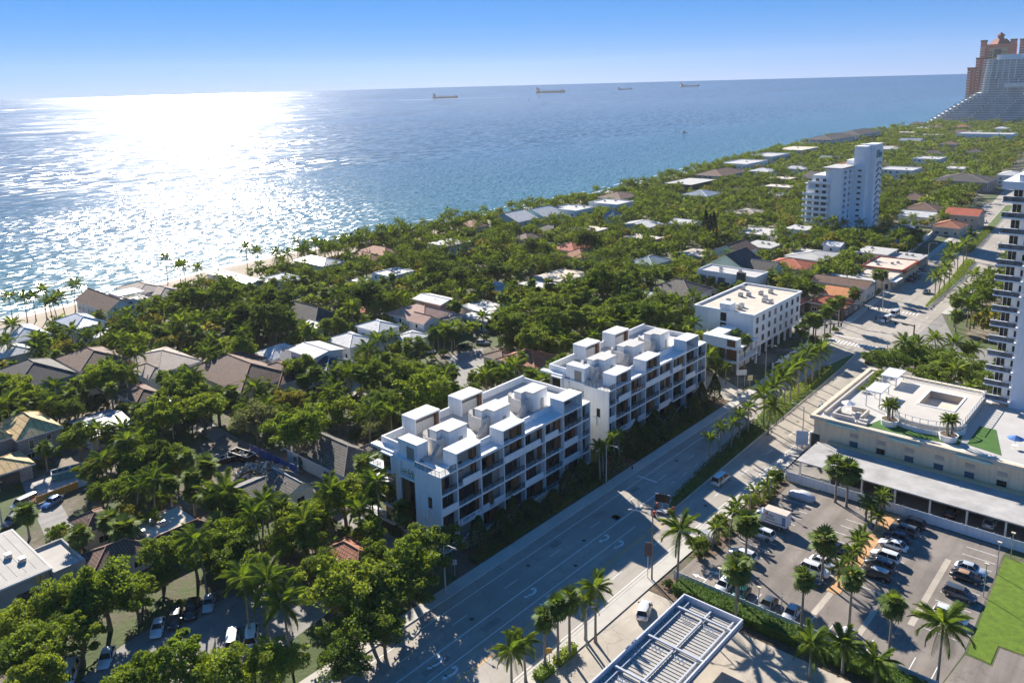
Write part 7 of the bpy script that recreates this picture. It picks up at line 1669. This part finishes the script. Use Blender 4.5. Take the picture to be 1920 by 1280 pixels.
# small things: gate cabinet, hydrants, umbrella, pump island
tag(ob('utility_cabinet', MB().box(-1.3, 1.3, -.5, .5, 0, 1.5).box(-1.35, 1.35, -.55, .55, 1.5, 1.6).mesh('utility_cabinet', steel), None, (*(-59.4,117.3), 0), R(-15)), 'white louvred utility cabinet at the lot entrance', 'cabinet')
def hydrant(x, y):
    root = thing('fire_hydrant', 'dark fire hydrant on the condominium sidewalk', 'hydrant', (x, y, .15)); ob('barrel', MB().tube([(0, 0, 0), (0, 0, .6), (0, 0, .75)], [.14, .13, .04], 8).mesh('barrel', dark), root); ob('outlet', MB().tube([(-.22, 0, .42), (.22, 0, .42)], .06, 6).mesh('outlet', dark), root)
hydrant(*(-84.0,131.8))
def umbrella(label, x, y, z, c):
    root = thing('parasol', label, 'parasol', (x, y, z)); ob('pole', MB().cyl(0, 0, 0, 2.6, .04, n=6).mesh('pole', white), root); ob('canopy', MB().tube([(0, 0, 2.1), (0, 0, 2.75)], [1.5, .03], 8).mesh('canopy', c), root); ob('table', MB().cyl(0, 0, .7, .75, .6, n=12).mesh('table', white), root)
umbrella('blue closed-patio parasol with a round table at the foot of the right tower', *(-24.1,170.7), 8.1, mat('parasol_blue', (.05, .16, .42), .7, .08)); umbrella('white parasol with a round table on the roof terrace', -54.2, 169, 8.1, white)
fence_wall = thing('garden_wall', 'white garden wall running along the hotel frontage', 'wall', (-86.6, 206, 0)); ob('panel', MB().box(-.12, .12, 0, 24, 0, 1.5).mesh('panel', white), fence_wall)
for k in range(7): ob('pillar', MB().box(-.2, .2, 4*k-.2, 4*k+.2, 0, 1.8).mesh('pillar', white), fence_wall)
far_wall = thing('garden_wall', 'long pale wall along the avenue before the tower car park', 'wall', (-101, 380, 0)); ob('panel', MB().idx([(-.3,0,0),(.3,0,0),(-7.2,78,0),(-6.6,78,0),(-.3,0,1.7),(.3,0,1.7),(-7.2,78,1.7),(-6.6,78,1.7)], [(0,1,5,4),(1,3,7,5),(3,2,6,7),(2,0,4,6),(4,5,7,6)]).mesh('panel', offwhite), far_wall)

# ---------------------------------------------------------------- sea air
hz = bpy.data.materials.new('sea_air'); hz.use_nodes = True; hz.node_tree.nodes.remove(hz.node_tree.nodes['Principled BSDF'])
pv = hz.node_tree.nodes.new('ShaderNodeVolumePrincipled'); pv.inputs['Density'].default_value = .00005; pv.inputs['Color'].default_value = (.86, .90, .95, 1); pv.inputs['Anisotropy'].default_value = .25
hz.node_tree.links.new(pv.outputs[0], hz.node_tree.nodes['Material Output'].inputs['Volume'])
tag(ob('haze', MB().box(-2500, 1500, -700, 2700, -3.5, 165).mesh('haze', hz)), 'thin sea haze over the whole shore', 'haze', kind='stuff')
